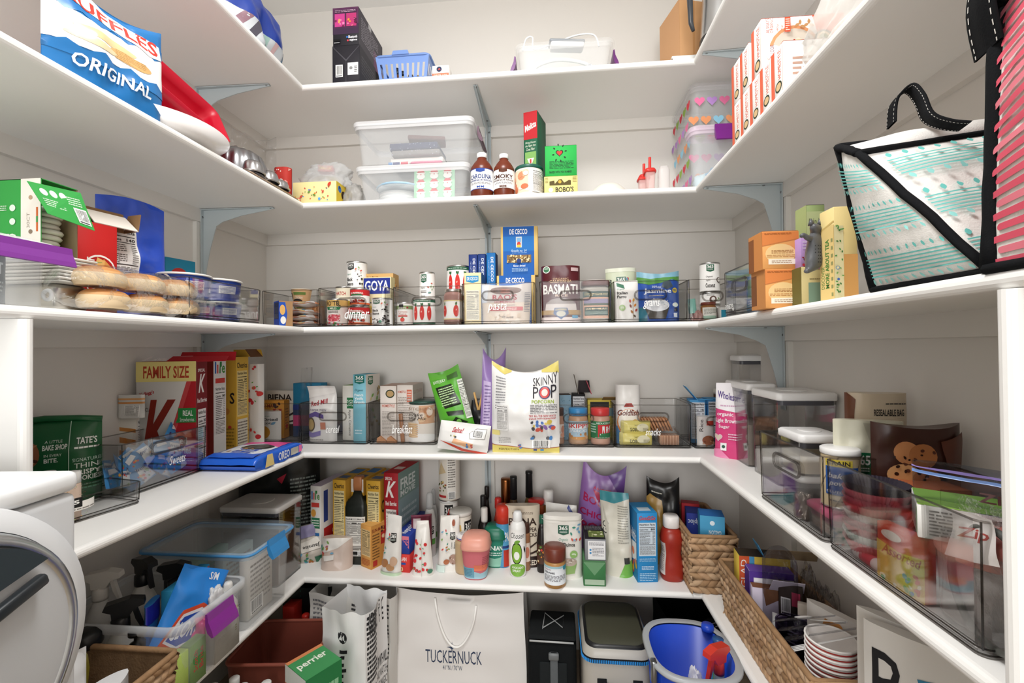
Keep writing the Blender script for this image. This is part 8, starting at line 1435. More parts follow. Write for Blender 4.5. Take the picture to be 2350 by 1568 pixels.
bot('spray_can', 'blue cooking spray can with a domed red cap', 1137, 1170, 1163, 0, [(.97, 0), (1, .01), (1, .72)], '3f7fae:p', [([(1.02, .71), (1.02, .95), (.85, .99), (.4, 1)], 'cf3a2a:p')], [(.02, .7, 3.2, '4f93bb', [('t', 'PAM', .62, .6, .9, .82, 'f0ece8', 'b'), ('r', .55, 0, .95, .4, 'b5382c'), ('r', .3, .6, .55, .9, '7fb5d0'), ('r', 0, .44, 1, .5, '2a3f7d')])], Y=1.83)
bot('oil_can', 'cream bottle with a broad copper lid behind the black necked bottles', 1150, 1172, 1101, 0, [(.95, 0), (1, .02), (1, .62)], 'e0dad2:p', [([(1.02, .61), (1.04, .63), (1.04, .97), (.98, 1)], '9a6038:m')], Y=1.97)
bot('wine_vinegar_bottle', 'tan bottle with a black wrapped neck, the shorter of two', 1161, 1196, 1098, 0, [(.95, 0), (1, .02), (1, .5), (.5, .68), (.36, .74)], '6b5238:l', [([(.36, .70), (.48, .71), (.46, .96), (.48, .97), (.46, 1)], '17181a:p')], Y=1.92)
bot('wine_vinegar_bottle', 'tan bottle with a black wrapped neck, the taller of two', 1193, 1236, 1087, 0, [(.95, 0), (1, .02), (1, .42), (.5, .6), (.3, .68)], '8a6a3f:l', [([(.3, .66), (.4, .67), (.37, .96), (.4, .97), (.38, 1)], '17181a:p')], Y=1.97)
p, rz, w, h = atb(5, 1178, 1240, 1162, 1290)
pouch('chickpea_bag', 'cream snack bag with brown lettering behind the avocado spray can', 'bag', (p[0]-.012, 1.84, S5), .08, w*1.25, h*1.08, .04, 'dccfbb:g', [('t', 'BIENA', .1, .68, .9, .8, '3a2a24:g', 'b'), ('t', 'CHICKPEA', .34, .58, .9, .65, '3a2a24:g', 'b'), ('t', 'SNACKS', .44, .5, .9, .56, '3a2a24:g', 'b'), ('l', .2, .86, .8, .9, 2, '7a6a5a:g'), ('p', [(.6, .3), (.9, .42), (.92, .4), (.62, .27)], '3a2a24:g'), ('p', [(.6, .22), (.92, .28), (.93, .25), (.6, .19)], '3a2a24:g'), ('r', .3, 0, 1, .18, '2f221f:g'), ('t', 'BAKED', .5, .04, .9, .12, 'e6d9c6:g', 'b')], top='open', amp=.003)
c, r, h = cB(5, 1212, 1250, 1153, 1.90)
jar('salsa_jar', 'jar with a bright red lid behind the cream snack bag', 'jar', c, r, h, 'a8552f:l', 'c9302a:p', None, .014, r*1.0)
bot('juice_bottle', 'amber bottle with a white ribbed cap behind the white flour bag', 1245, 1275, 1129, 0, [(.95, 0), (1, .02), (1, .6), (.9, .7), (.62, .78)], 'a87a3f:l', [([(.74, .78), (.78, .8), (.78, .97), (.7, 1)], 'e9e7e2:p')], Y=1.93)
bot('syrup_bottle', 'dark syrup bottle with a colourful label beside the quinoa pouch', 1232, 1257, 1187, 0, [(.95, 0), (1, .02), (1, .55), (.7, .75), (.45, .85)], '1b1412:p', [([(.46, .85), (.5, .88), (.5, .98), (.46, 1)], '1f5a45:p')], [(.16, .5, 2.6, '4a3226', [('dots', 0, .1, 1, .9, 14, .09, ('d98a3a', '5f8a3a', 'c9453a', 'e6d9b0'))])], Y=1.80)
bot('nut_butter_jar', 'brown almond butter jar half hidden behind the avocado spray can', 1192, 1217, 1205, 0, [(.9, 0), (1, .03), (1, .74), (.85, .8)], '9a6a4a:p', [([(.86, .8), (.9, .82), (.9, .98), (.85, 1)], '4a2f26:p')], [(.2, .6, 2.4, 'e3d0c2', [('o', .7, .5, .2, .3, 'c9806a')])], Y=1.81)
# front row
c, r, h = cP(1057, 1099, 1203, 1283)
jar('mustard_jar', 'mustard jar with a white printed lid behind the pink cup', 'jar', (c[0], 1.80, S5), r, h*1.0, 'bda27c:p', 'e9e7e6:p', None, .016, r*.84, .014, .8)
q = MB(); L_ = bpy.data.objects[[o.name for o in bpy.data.objects if o.name.startswith('mustard_jar')][-1]]; q.lathe([(r*.845, h-.013), (r*.85, h-.011), (r*.845, h-.009)], '2f4f9a:p', 24, cap=False); q.lathe([(r*.845, h-.017), (r*.85, h-.0155), (r*.845, h-.014)], 'b5343a:p', 24, cap=False); q.obj('lid_stripe', L_)
q = MB(); paint(q, lambda u, v, o: (-r*.8+1.6*r*u, -r*.8+1.6*r*v, h+o), 1, 1, [('t', 'GREY & COURSE', .2, .55, .8, .68, '3a3f6b', 'i'), ('t', 'MOUTARDE', .25, .36, .75, .46, '3a3f6b')]); q.obj('lid_print', L_)
def gum(label, pl, pr, pt, pb, body, lidc, lab, Y=None):
    c, r, h = cP(pl, pr, pt, pb); hb = h*.72
    return turned('gum_cup', label, 'gum cup', c, [('cup_body', [(r*.72, 0), (r*.75, .004), (r*.93, hb)], body), ('lid', [(r*.98, hb-.004), (r*1.03, hb), (r*.98, hb+.006), (r*.99, hb+.012), (r*.95, hb+.018), (r*.92, h*.92), (r*.7, h*.99), (.001, h)], lidc, 1.2)], lab and (lab[0]*h, lab[1]*h)+tuple(lab[2:]), sq=.8)
gum('pink and blue gum cup with a square pink lid at the shelf edge', 1052, 1122, 1238, 1337, 'c96a70:p', 'e5a08d:p', (.03, .7, PI*1.2, 'cf7078', [('p', [(0, 0), (1, 0), (1, .3), (.6, .2), (.3, .4), (0, .5)], '9fc4d0'), ('r', .24, .05, .5, .4, '6fa3b8'), ('l', .26, .1, .48, .36, 5, '4f7d94'), ('l', .64, .3, .9, .8, 8, 'a84f58'), ('r', .5, .3, .8, .5, 'd9785a')]))
gum('mint green gum cup with a square dark green lid behind the pink one', 1107, 1162, 1214, 1308, '2f7f68:p', '136b52:p', (.04, .7, PI*1.2, '2a7f68', [('p', [(0, 0), (1, 0), (1, .5), (.5, .3), (0, .5)], '8fc4ae'), ('t', 'BANANA', .3, .62, .76, .8, 'e6f2ec', 'b'), ('l', .36, .4, .74, .56, 2, 'cfe6dc')]))
bot('avocado_spray', 'white cooking spray can with a green avocado picture at the shelf edge', 1169, 1206, 1180, 1327, [(.96, 0), (1, .02), (1, .74), (.9, .8), (.6, .85)], 'e6e6e3:p', [([(.6, .85), (.62, .86), (.56, .96), (.4, 1)], 'e3e4e3:p')], [(.02, .74, PI*1.1, 'ecebe8', [('t', 'Chosen', .24, .82, .78, .94, '2a2a2a', 'i'), ('o', .48, .5, .2, .24, '2a3324'), ('o', .48, .5, .175, .21, '7fae3a'), ('o', .48, .45, .1, .09, 'f0f2ec'), ('leaf', .5, .75, .24, 20, '6fa03a'), ('o', .5, .14, .32, .14, '7fb04a'), ('t', 'AVOCADO', .3, .17, .72, .22, 'f0f4e8', 'b'), ('t', 'SPRAY', .32, .1, .62, .15, 'f0f4e8', 'b')]+[('r', .74+.02*i, .56-.03*i, .78+.02*i, .64-.03*i, '2a2a2a') for i in range(3)])])
p, rz, w, h = place(1249, 1336, 1186, 1330)
pouch('quinoa_pouch', 'white quinoa pouch with a green mark and leaf print', 'grain pouch', p, 0, w, h, .05, 'e6e3db:g', [('365', .38, .7, .66, .86, '14543f'), ('t', 'Organic', .4, .6, .64, .655, '5f9a86:g', 'i'), ('t', 'White Quinoa', .2, .51, .82, .585, '2a2724:g', 'b'), ('sprig', .7, .6, .98, .88, 10, ('6d9fbd:g', 'c95a4a:g', '8fb0c4:g', '3f8f7c:g'), .1), ('c', .78, .4, .1, '8fb86a:g'), ('t', '48g', .72, .385, .84, .42, 'e6f0da:g', 'b'), ('p', [(.46, .26), (.86, .28), (.8, .1), (.54, .08)], '8fb06a:g'), ('o', .66, .28, .2, .06, 'b9a89a:g'), ('dots', .5, .25, .82, .33, 16, .02, ('d9cfc4:g', '9a8a7d:g')), ('r', 0, .93, 1, .94, 'cfccc4:g')], top='open', amp=.004, taper=1.02)
c, r, h = cP(1248, 1300, 1264, 1354)
turned('seed_butter_jar', 'tan seed butter jar with a brown lid at the very edge of the lowest shelf', 'jar', (c[0], max(c[1], YF+.028), c[2]), [('jar_body', [(r*.9, 0), (r*.98, .003), (r*.98, h*.62), (r*.92, h*.68)], 'b98a52:p'), ('lid', [(r*.98, h*.67), (r*1.0, h*.69), (r*1.0, h*.97), (r*.94, h)], '6f3426:p')], (h*.1, h*.58, PI*1.15, 'dfe3e6', [('r', 0, .88, 1, 1, '9fc4cc'), ('p', [(.72, .98), (.86, .98), (.86, .8), (.79, .74), (.72, .8)], '3f9ab0'), ('t', 'SESAME', .2, .6, .5, .7, '5a5a60', 'b'), ('l', .2, .2, .8, .54, 5, '8a8a90'), ('t', 'Organic', .2, .76, .4, .86, '8a3a44')]))
p, rz, w, h = place(1258, 1312, 1147, 1250)
pouch('flour_bag', 'white folded bag behind the quinoa pouch', 'bag', (p[0]-.0, 1.845, S5), -.2, w*1.2, h*1.25, .05, 'e4e1dc:g', [('l', .3, .8, .6, .84, 1, '8a8a90:g'), ('r', .4, .5, .7, .75, 'd0d4e0:g'), ('l', .42, .52, .68, .73, 5, '8a8aa0:g'), ('p', [(.75, 1), (1, .8), (1, .7), (.7, .95)], '3a4a94:g')], top='pinch', amp=.005, shoulder=.3)
p, rz, w, h = at(5, 1316, 1410, 1095, 1.93)
pouch('popcorn_bag', 'purple popcorn bag with magenta lettering at the back of the lowest shelf', 'popcorn bag', (p[0]-.0, 1.93, S5), -.15, w*1.06, h, .08, '9a6fb4:g', [('t', 'BOOM', .1, .62, .8, .76, 'b5245a:g', 'bd'), ('t', 'CHICKA', .05, .46, .9, .6, 'b5245a:g', 'bd'), ('t', 'POP', .1, .32, .7, .44, 'b5245a:g', 'b'), ('p', [(.3, .82), (.7, .78), (.62, .72), (.42, .72)], 'c93a5f:g'), ('t', "ANGIE'S", .3, .8, .72, .86, 'd93a5a:g', 'bd'), ('p', [(.6, 1), (1, .7), (1, 1)], '6f4a94:g'), ('o', .6, .28, .3, .05, 'a8463f:g')], bottom='pillow', amp=.008, corner=.06, tilt=(0, math.radians(7)))
p, rz, w, h = place(1339, 1391, 1290, 1346)
carton('tea_box', 'green cellophane wrapped carton at the edge, under the grey and black one', 'box', p, 0, w*.98, h*.98, .12, '3f7a4a', [('p', [(0, 1), (1, 1), (.5, .45)], '6b9a70'), ('l', .08, .08, .92, .26, 3, 'c9d6c4'), ('r', .06, .06, .94, .28, 'a9bfa6')], left=[('r', 0, 0, 1, 1, '4f8a5a')], topcol='55855a')
p2, rz, w2, h2 = at(5, 1343, 1391, 1238, p[1]+.012, S5+h*.98+.0005)
carton('tea_box', 'grey and black carton with a white panel stacked on the green one', 'box', p2, 0, w2, h2, .13, '8a8c90', [('r', .14, .06, .97, .92, 'e9e9ea'), ('l', .2, .7, .9, .86, 3, '6b6b70'), ('l', .35, .2, .9, .62, 6, '8a8a90'), ('c', .26, .5, .05, '3f8ac0'), ('c', .26, .36, .05, '3f8ac0')], left=[('r', 0, 0, 1, 1, '5f6266')], top=[('r', .2, .15, .95, .6, '6b7a3f'), ('dots', .25, .18, .9, .58, 12, .07, ('cfd4a0', 'e6e3c4', '8a9a5a')), ('l', .05, .65, .9, .95, 4, '8a8a8c')], topcol='1b1c1e')
p, rz, w, h = place(1378, 1446, 1132, 1318)
pouch('pellet_bag', 'tall cream bag with a teal top and green foot beside the blue snack carton', 'bag', (p[0], p[1]-.02, S5), -.35, w*1.0, h, .07, 'd6d2c4:g', [('p', [(0, .88), (.5, .86), (1, .93), (1, 1), (0, 1)], '3f8f9a:g'), ('p', [(.62, 0), (1, 0), (1, .2), (.8, .15)], '6fae4a:g'), ('l', .62, .4, .95, .85, 16, '9a978c:g'), ('r', .8, .16, .95, .24, '3a3a38:g'), ('t', 'GO', .1, .5, .3, .65, '3a3a38:g', 'v'), ('p', [(.1, .84), (.3, .6), (.32, .3), (.2, .1), (.24, .5)], 'bab6a8:g')], top='pinch', amp=.008, shoulder=.6, skew=-.012, flop=.0)
p, rz, w, h = place(1463, 1511, 1178, 1337)
carton('snack_bar_box', 'tall bright blue snack carton with a nutrition panel on the lowest shelf', 'box', p, .12, w, h, .12, '2e8cc9', [('r', .08, .36, .92, .86, '2e8cc9'), ('n', .08, .38, .92, .86, 'cfdbe4', '80'), ('t', 'Good2Go', .1, .9, .9, .96, 'cf4a3f', 'bi'), ('l', .1, .3, .9, .35, 3, 'a9cfe6'), ('l', .2, .18, .8, .24, 3, 'cfe3f0'), ('l', .1, .02, .9, .14, 5, 'a9cfe6')], left=[('r', 0, 0, 1, 1, '2a7fb8'), ('p', [(.1, .2), (.9, .3), (.9, .55), (.2, .5)], 'e6ecf0'), ('t', "Welch's", .1, .56, .9, .72, 'f0f2f4', 'b'), ('dots', .2, .1, .9, .4, 8, .12, ('e08a6a', 'd9b04a', 'c9605a'))], top=[('r', .2, .2, .8, .5, 'cfe0ea')], topcol='2f93d0')
pouch('coffee_pouch', 'black pouch with white letters behind the blue snack carton', 'bag', (onz(1440, 1262, S5).x, 1.93, S5), .1, .085, .235, .04, '17191a:g', [('t', 'SMART', .2, .75, .9, .84, 'e6e9ea:g', 'bd'), ('r', .1, .2, .9, .5, '2a3f40:g')], top='pinch', amp=.006)
pouch('chip_bag', 'black and gold chip bag with a pointed corner behind the ketchup', 'chip bag', (ony(1525, 1240, 1.88).x, 1.88, S5), -.1, .13, .335, .06, '1a1816:g', [('p', [(0, 0), (.6, 0), (.45, .8), (.1, .85), (0, .8)], 'b08a45:g'), ('r', .1, .85, .5, .92, '2b2a26:g'), ('l', .14, .87, .46, .9, 1, 'd9d4c4:g')], bottom='pillow', amp=.012, corner=.03)
p, rz, w, h = atb(5, 1521, 1574, 1191, 1337); r = w/2
bottle('ketchup_bottle', 'red ketchup bottle with a white cap at the shelf edge by the woven basket', 'bottle', (p[0], p[1]+r*.9, p[2]), [(r*.9, 0), (r*.98, .006), (r, h*.12), (r*.95, h*.28), (r*.8, h*.42), (r*.9, h*.55), (r*1.0, h*.64), (r*.85, h*.75), (r*.6, h*.82)], '9a2a1c:p', [([(r*.66, h*.82), (r*.7, h*.83), (r*.68, h*.98), (r*.6, h)], 'e9e4e0:p')], (h*.1, h*.6, 1.1, 'cfc4bd', [('l', .2, .1, .8, .9, 14, '8a7a74')], -1.3), None, 0, .6)
# ================================================================== LOWEST SHELF, quilted-bag side
bx = onz(1582, 1362, S5)
basket('small woven basket holding zip bag boxes beside the ketchup', (.565, 1.68, S5), 0, .16, .34, .215, None, .05, .024)
for i, (x, y, z, w, h, d, rz, c, lb, dec, tp_, lf) in enumerate((
    (.578, 1.73, .01, .085, .26, .075, -.2, '2a5fb0', 'tall blue freezer bag carton standing in the small woven basket', [('r', 0, .55, 1, 1, '4fa3cf'), ('t', 'FREEZER', .3, .62, .92, .7, 'e6f2fa', 'ub'), ('t', 'GALLON', .36, .74, .86, .8, 'e6f2fa', 'ub'), ('c', .5, .9, .1, 'e6f2fa')], '2a6ab0', [('r', 0, .6, 1, 1, '3f8fc0'), ('o', .6, .3, .34, .22, 'c94a4a'), ('dots', .3, .15, .9, .45, 14, .04, ('d9757a', 'a8322f'))]),
    (.55, 1.85, .01, .06, .225, .08, -.2, '2f3f9a', 'navy and lime sandwich bag carton in the small woven basket', [('r', .2, .1, 1, .6, '6fae3f'), ('t', 'Ziploc', .1, .8, .95, .92, 'd9e0f0', 'ub'), ('t', 'WICH', .3, .14, .95, .22, 'f0f4e6', 'ub')], '2a3f9a', [('r', 0, 0, 1, 1, '2f4a9a')]),
    (.56, 1.935, .01, .07, .235, .04, -.2, 'b52a34', 'red zip bag carton at the back of the small woven basket', [('r', .1, .5, .9, .9, 'c93a44')], '9a2a34', [('r', 0, 0, 1, 1, 'a8242e')]))):
    carton('zip_bag_box', lb, 'box', (x, y, S5+z), rz, w, h, d, c, dec, left=lf, topcol=tp_)
BH = .168
def cutf(x, y):   # the walls dip at the end toward the doorway for the rope handle
    return BH
b_ = basket('long woven basket of party cups and cutlery along the lowest shelf', (.558, 1.325, S5), -PI/2, .56, .205, BH, None, .05, .024)
q = MB()
for s in (0, .014): q.tube([(.285+s, .0, BH-.004), (.292+s, .05, BH+.004), (.292+s, .15, BH+.004), (.285+s, .205, BH-.004)], .006, STRAW[1], 7)
q.obj('rope_handle', b_)
zb = S5+.008
carton('zip_bag_box', 'open blue and yellow carton at the back of the long woven basket', 'box', (.66, 1.50, zb), -.1, .15, .22, .06, 'd9bb4a', [('r', 0, .5, .2, 1, 'cf5a34'), ('t', 'GLAD', .03, .55, .15, .95, 'f0ece6', 'v'), ('r', .2, .6, .3, 1, '4f9ac9'), ('o', .7, .3, .14, .12, '4a3a2a'), ('r', .3, 0, 1, .2, 'c9a83a')], topcol='3a2f26', flap=[((0, 0), (1, 0), math.radians(30), .04, '8f7b5f'), ((0, 1), (0, 0), math.radians(25), .04, '4f9ac9')])
carton('cutlery_box', 'white and purple carton in front of the blue and yellow one', 'box', (.655, 1.445, zb), -.12, .125, .2, .045, 'e6e3e6', [('r', 0, .9, 1, 1, '5a3a9a'), ('r', 0, 0, .1, 1, '5a3a9a'), ('r', .45, .7, .6, .8, '3a3a3c'), ('l', .2, .5, .9, .6, 2, '9a9a9c')], topcol='6b4aa8', left=[('r', 0, 0, 1, 1, '4f3490')])
carton('napkin_box', 'lilac torn carton in the long woven basket', 'box', (.63, 1.405, zb), -.2, .09, .17, .03, 'cdc3d4', [('p', [(.4, .7), (1, .9), (1, 1), (.3, 1)], '8a5f44')], topcol='7a4f34', flap=[((0, 0), (1, 0), math.radians(35), .05, 'd6cddc')])
pouch('cup_sleeve', 'tall clear crinkled sleeve of lilac tinted cups in the long woven basket', 'cups', (.635, 1.355, zb), -.5, .09, .30, .06, 'e3e2e6:k', [('r', .3, .2, .7, .42, 'e9e6e4:g'), ('bc', .34, .27, .66, .4)], top='open', amp=.016, freq=16, corner=-.04)
def stack_cups(name, label, loc, n, r0, r1, h, dz, mats, tilt=None, grp=None):
    for i in range(n):
        t = thing(name, label, 'cup', (loc[0]+(tilt[0] if tilt else 0)*i*dz, loc[1]+(tilt[1] if tilt else 0)*i*dz, loc[2]+i*dz), 0, grp); q = MB(); cup(q, r0, r1, h, mats[0]); q.obj('cup_wall', t)
        q = MB(); q.tube([(r1*math.cos(2*PI*j/28), r1*math.sin(2*PI*j/28), h) for j in range(28)], .0026, mats[1], 6, True); q.obj('rolled_rim', t)
stack_cups('plastic_cup', 'clear lilac tinted plastic cup nested in its stack in the long woven basket', (.635, 1.27, zb), 9, .032, .045, .075, .0095, ('d9d2e3:k', 'cfc6dc:k'), None, 'nested lilac tinted cups')
stack_cups('paper_cup', 'white paper cup with a red band nested in its stack in the long woven basket', (.648, 1.135, zb), 11, .036, .053, .075, .0125, ('f0eae6', 'f2eeea'), None, 'nested white paper cups')
for o in [o for o in bpy.data.objects if o.name.startswith('paper_cup')]:
    q = MB(); q.lathe([(.0525, .066), (.053, .0695)], 'a8342f', 28, cap=False); q.obj('red_band', o)
for i in range(4):
    t = thing('plastic_fork', ('clear plastic fork lying highest on the cups', 'clear plastic fork beside the highest one', 'clear plastic fork lying lower across the cups', 'white plastic fork with its tines over the paper cups')[i], 'fork', (.61+.012*i, 1.17-.01*i, zb+.225-.012*i), 0); q = MB(); c = 'e9e9ea:k' if i < 3 else 'efeeec:p'
    q.bbox(-.004, -.08, -.0012, .004, .03, .0012, c, .001, 1)
    q.prism([(-.004, .03), (.004, .03), (.012, .05), (.012, .06), (-.012, .06), (-.012, .05)], lambda p_, z: (p_[0], p_[1], z), -.001, .001, c)
    for k in range(4): q.bbox(-.012+.0068*k, .06, -.001, -.0086+.0068*k, .095, .001, c, .0006, 1)
    q.obj('fork_blank', t); t.rotation_euler = (math.radians(-32), 0, .5+.18*i)
t = thing('plastic_spoon', 'white plastic spoon resting on the paper cups', 'spoon', (.65, 1.185, zb+.212)); q = MB(); q.bbox(-.003, -.08, -.001, .003, .03, .001, 'efeeec:p', .0008, 1); q.lathe([(.001, 0), (.012, .002), (.016, .006)], 'efeeec:p', 16, 0, 0, .05, 1.6, False); q.obj('spoon_blank', t); t.rotation_euler = (math.radians(-28), 0, .35)
pouch('cup_bag', 'white plastic cup bag printed upside down in purple and orange', 'bag', (.69, 1.20, zb), -PI/2+.6, .14, .22, .03, 'e4dfda:g', [('t', 'premium', .14, .42, .8, .54, '8a2f5f:g', 'u'), ('t', 'plastic', .2, .56, .7, .66, 'b56a9a:g', 'u'), ('t', 'cups', .3, .68, .6, .78, 'b56a9a:g', 'u'), ('p', [(.3, .82), (.75, .8), (.6, .92), (.35, .9)], 'd99a5a:g'), ('t', 'KRR', .84, .1, .96, .6, '3a2f4a:g', 'vb')], top='open', amp=.01)
for i, (x, y, z, lb) in enumerate(((.72, 1.40, .1, 'clear crinkled wrapper behind the lilac carton'), (.71, 1.28, .1, 'clear crinkled wrapper behind the cup sleeve'), (.71, 1.34, .11, 'clear crinkled wrapper with printed strips in the long woven basket'))):
    heap('clear_wrapper', lb, 'wrapper', (x, y, zb+z*.0), -PI/2, .1, .035, .24, FILM, .3)
for i, (x, y, c, lb) in enumerate(((.675, 1.375, '3a2f2a', 'dark striped packet deep in the long woven basket'), (.69, 1.30, 'c9bfb4', 'grey barcode packet deep in the long woven basket'), (.70, 1.25, '55463f', 'brown packet deep in the long woven basket'))):
    carton('napkin_pack', lb, 'packet', (x, y, zb), -.5, .06, .2-.02*i, .02, c, [('bc', .1, .55, .5, .8), ('l', .1, .2, .9, .5, 5, 'a9a29a'), ('r', .55, .7, .9, .9, ('c94a6a', 'd9a34a', '4f9ac0')[i])])
# white shopping bags close to the doorway
for i, (x, y, lb) in enumerate(((.70, .885, 'white bag with tall black letters and a blue tag near the doorway'), (.715, .93, 'white bag with black letters standing just behind the blue tagged one'))):
    t = pouch('carry_bag', lb, 'bag', (x, y, S5), -PI/2+.75, .25, .345, .03, 'e6e4e0', [('t', 'Boni', .06, .5, .8, .86, '26262a'), ('t', 'Micro', .1, .2, .5, .32, '26262a', 'b'), ('p', [(.36, .74), (.58, .78), (.56, .84), (.34, .8)], '3f8ab0'), ('r', 0, 0, .5, .1, '3a3a3e')] if i == 0 else [('t', 'D', .3, .7, .5, .95, '26262a')], top='open', amp=.003, taper=1.0)
pouch('carry_bag', 'translucent grey bag slumped behind the white bags', 'bag', (.745, 1.0, S5), -PI/2+.9, .1, .22, .06, 'c9c6c2:q', top='open', amp=.014)
# ================================================================== FLOOR
def fl_at(pl, pr, Y): a = ony(pl, 1500, Y).x; b = ony(pr, 1500, Y).x; return (a+b)/2, b-a
x, w = fl_at(905, 1205, 1.72); zt_ = ony(1060, 1358, 1.72).z
t = thing('shopping_bag', 'large white paper shopping bag with a rope handle and a star emblem', 'shopping bag', (x, 1.72, 0)); d = .16; H = zt_
q = MB()
def TB(u, v, o=0): return Vector(((u-.5)*w*(1+.02*math.sin(v*5)), .006*noise.noise(Vector((u*4, v*5, 1)))+.012*v-o, H*v-(.02*math.sin(PI*u)*(v > .95) if True else 0)))
q.grid(lambda u, v: TB(u, v), 24, 24, 'e2dfdc'); q.grid(lambda u, v: TB(1-u, v)+Vector((0, d, 0)), 24, 24, 'd9d6d2')
for s in (0, 1): q.grid(lambda u, v, s=s: TB(s, v)*1+Vector(((-.03 if s else .03)*math.sin(PI*u)*v, d*u, 0)), 8, 12, 'dcd9d5')
q.add([(-w/2, 0, .001), (w/2, 0, .001), (w/2, d, .001), (-w/2, d, .001)], [(0, 1, 2, 3)], 'd9d6d2'); q.obj('paper_bag', t)
q = MB(); cx, cz = .44, .62
def pu(px, py): P_ = ony(px, py, 1.72); return ((P_.x-x)/w+.5, P_.z/H)
su, sv = pu(1037, 1487); star = []
for i in range(16): a = PI*i/8; rr = (.042, .011, .018, .011)[i % 4]; star.append((su+rr*math.sin(a), sv+rr*w/H*math.cos(a)))
a0 = pu(977, 1522); a1 = pu(1104, 1498); b0 = pu(1016, 1540); b1 = pu(1060, 1531)
paint(q, TB, w, H, [('p', star, '2f3f5f'), ('p', [(su, sv), (star[4]), (star[5]), (star[6])], '8a9ab0'), ('t', 'TUCKERNUCK', a0[0], a0[1], a1[0], a1[1], '33405a'), ('t', '41\u00b0N / 70\u00b0W', b0[0], b0[1], b1[0], b1[1], '4a556a')], (.05, .05)); q.obj('front_print', t)
h0, h1, hm = pu(996, 1375), pu(1093, 1392), pu(1040, 1478)
pts = []
for i in range(25): k = i/24; s = math.sin(PI*k)**.6; pts.append(TB(h0[0]+(h1[0]-h0[0])*k, h0[1]*(1-k)+h1[1]*k-(h0[1]-hm[1])*s, .006))
q = MB(); q.tube(pts, .0042, 'f2f0ec', 7); q.obj('rope_handle', t)
def soft_bag(name, label, cat, cx, y, w, d, H, mat, rz, dec=(), side=(), parts=None):
    t = thing(name, label, cat, (cx, y, 0), rz); q = MB(); sd = seed()
    def F(u, v, o=0): return Vector(((u-.5)*w*(1+.03*v), -o+.015*noise.noise(Vector((u*3+sd, v*4, 0)))-.01*math.sin(PI*u), H*v+.012*noise.noise(Vector((u*5, sd, 0)))*v))
    q.grid(F, 20, 24, mat); q.grid(lambda u, v: F(1-u, v)+Vector((0, d, .01*v)), 20, 24, mat)
    for s in (0, 1): q.grid((lambda u, v: F(1, v)+Vector((.012*math.sin(PI*u*2)*v, d*u, 0))) if s else (lambda u, v: F(0, v)+Vector((-.012*math.sin(PI*u*2)*v, d*(1-u), 0)) if False else F(0, v)+Vector((0, d*u, 0))), 8, 16, mat)
    q.add([(-w/2, 0, .001), (w/2, 0, .001), (w/2, d, .001), (-w/2, d, .001)], [(0, 1, 2, 3)], mat); q.obj('bag_body', t)
    if dec: q = MB(); paint(q, F, w, H, dec, (.06, .05), 4); q.obj('front_print', t)
    if side: q = MB(); paint(q, lambda u, v, o: F(1, v)+Vector((.012*math.sin(PI*u*2)*v+o, d*u, 0)), d, H, side, (.1, .05), 6); q.obj('side_print', t)
    return t
x, w = fl_at(735, 842, 1.50); Hl = ony(785, 1402, 1.50).z
def sy(py): return ony(785, py, 1.50).z/Hl
t = soft_bag('tote_bag', 'white glossy shopper with a round logo and black newsprint sides', 'shopping bag', x-.0, 1.50, w, .14, Hl, 'e6e6e5:g', -.18,
  [('c', .5, sy(1460), .12, '2b2b2d'), ('p', [(.42, sy(1468)), (.46, sy(1452)), (.5, sy(1458)), (.54, sy(1452)), (.58, sy(1468)), (.55, sy(1470)), (.53, sy(1460)), (.5, sy(1466)), (.47, sy(1460)), (.45, sy(1470))], 'e6e6e5'), ('t', 'lululemon', .44, sy(1700), .62, sy(1488), '2b2b2d', 'Vb')],
  [('l', .05, .05, .5, .98, 26, '2f2f31', .6), ('t', 'WORKS THE', .1, .82, .9, .92, '2a2a2c', 'b'), ('t', 'IDEALOGY', .1, .92, .9, .99, '2a2a2c', 'b'), ('t', 'TRY WITH WILL', .55, .5, .98, .58, '2a2a2c', 'b'), ('t', 'AND WATCH', .55, .42, .98, .48, '3a3a3c'), ('t', 'THE MAGIC', .55, .34, .98, .4, '3a3a3c'), ('t', 'HAPPEN', .55, .27, .98, .32, '3a3a3c'), ('r', .0, .0, 1, .2, '2a2a2c')])
x2, w2 = fl_at(705, 900, 1.66); H2 = ony(790, 1352, 1.66).z
soft_bag('tote_bag', 'pale grey newsprint shopper standing open behind the white glossy one', 'shopping bag', x2, 1.66, w2*.96, .13, .45, 'd3d1cc:g', -.06, [('l', .55, .1, .98, .95, 26, '3a3a3c', .55), ('l', .04, .5, .3, .95, 12, '77777a', .5), ('r', .3, .7, .5, .85, '8a8a8c')])
x3, w3 = fl_at(655, 770, 1.80)
soft_bag('laundry_bag', 'dark teal and black bag under the inner corner of the lowest shelf', 'bag', x3, 1.80, w3, .2, .40, '1d5248:g', .1, [('r', 0, .72, 1, 1, '151a1a:g'), ('r', 0, 0, 1, .4, '121616:g')])
x, w = fl_at(612, 640, 1.62); carton('drain_cleaner_box', 'red tall carton under the lowest shelf edge', 'box', (x, 1.72, 0), 0, w, .36, .06, 'b5281f')
x, w = fl_at(642, 680, 1.60)
bottle('drain_cleaner', 'black drain cleaner bottle beside the red carton on the floor', 'bottle', (x, 1.72, 0), [(w*.48, 0), (w*.5, .005), (w*.5, .25), (w*.3, .29), (w*.2, .3)], '1a191c:p', [([(.014, .3), (.015, .33), (.012, .335)], 'b5281f:p')], (.08, .27, 2.6, '24222a', [('t', 'LIQUID', .3, .5, .75, .62, 'd98a8a', 'b'), ('t', 'PLUMR', .25, .28, .8, .46, 'f0ece8', 'b'), ('c', .5, .8, .14, '4a6a9a')]))
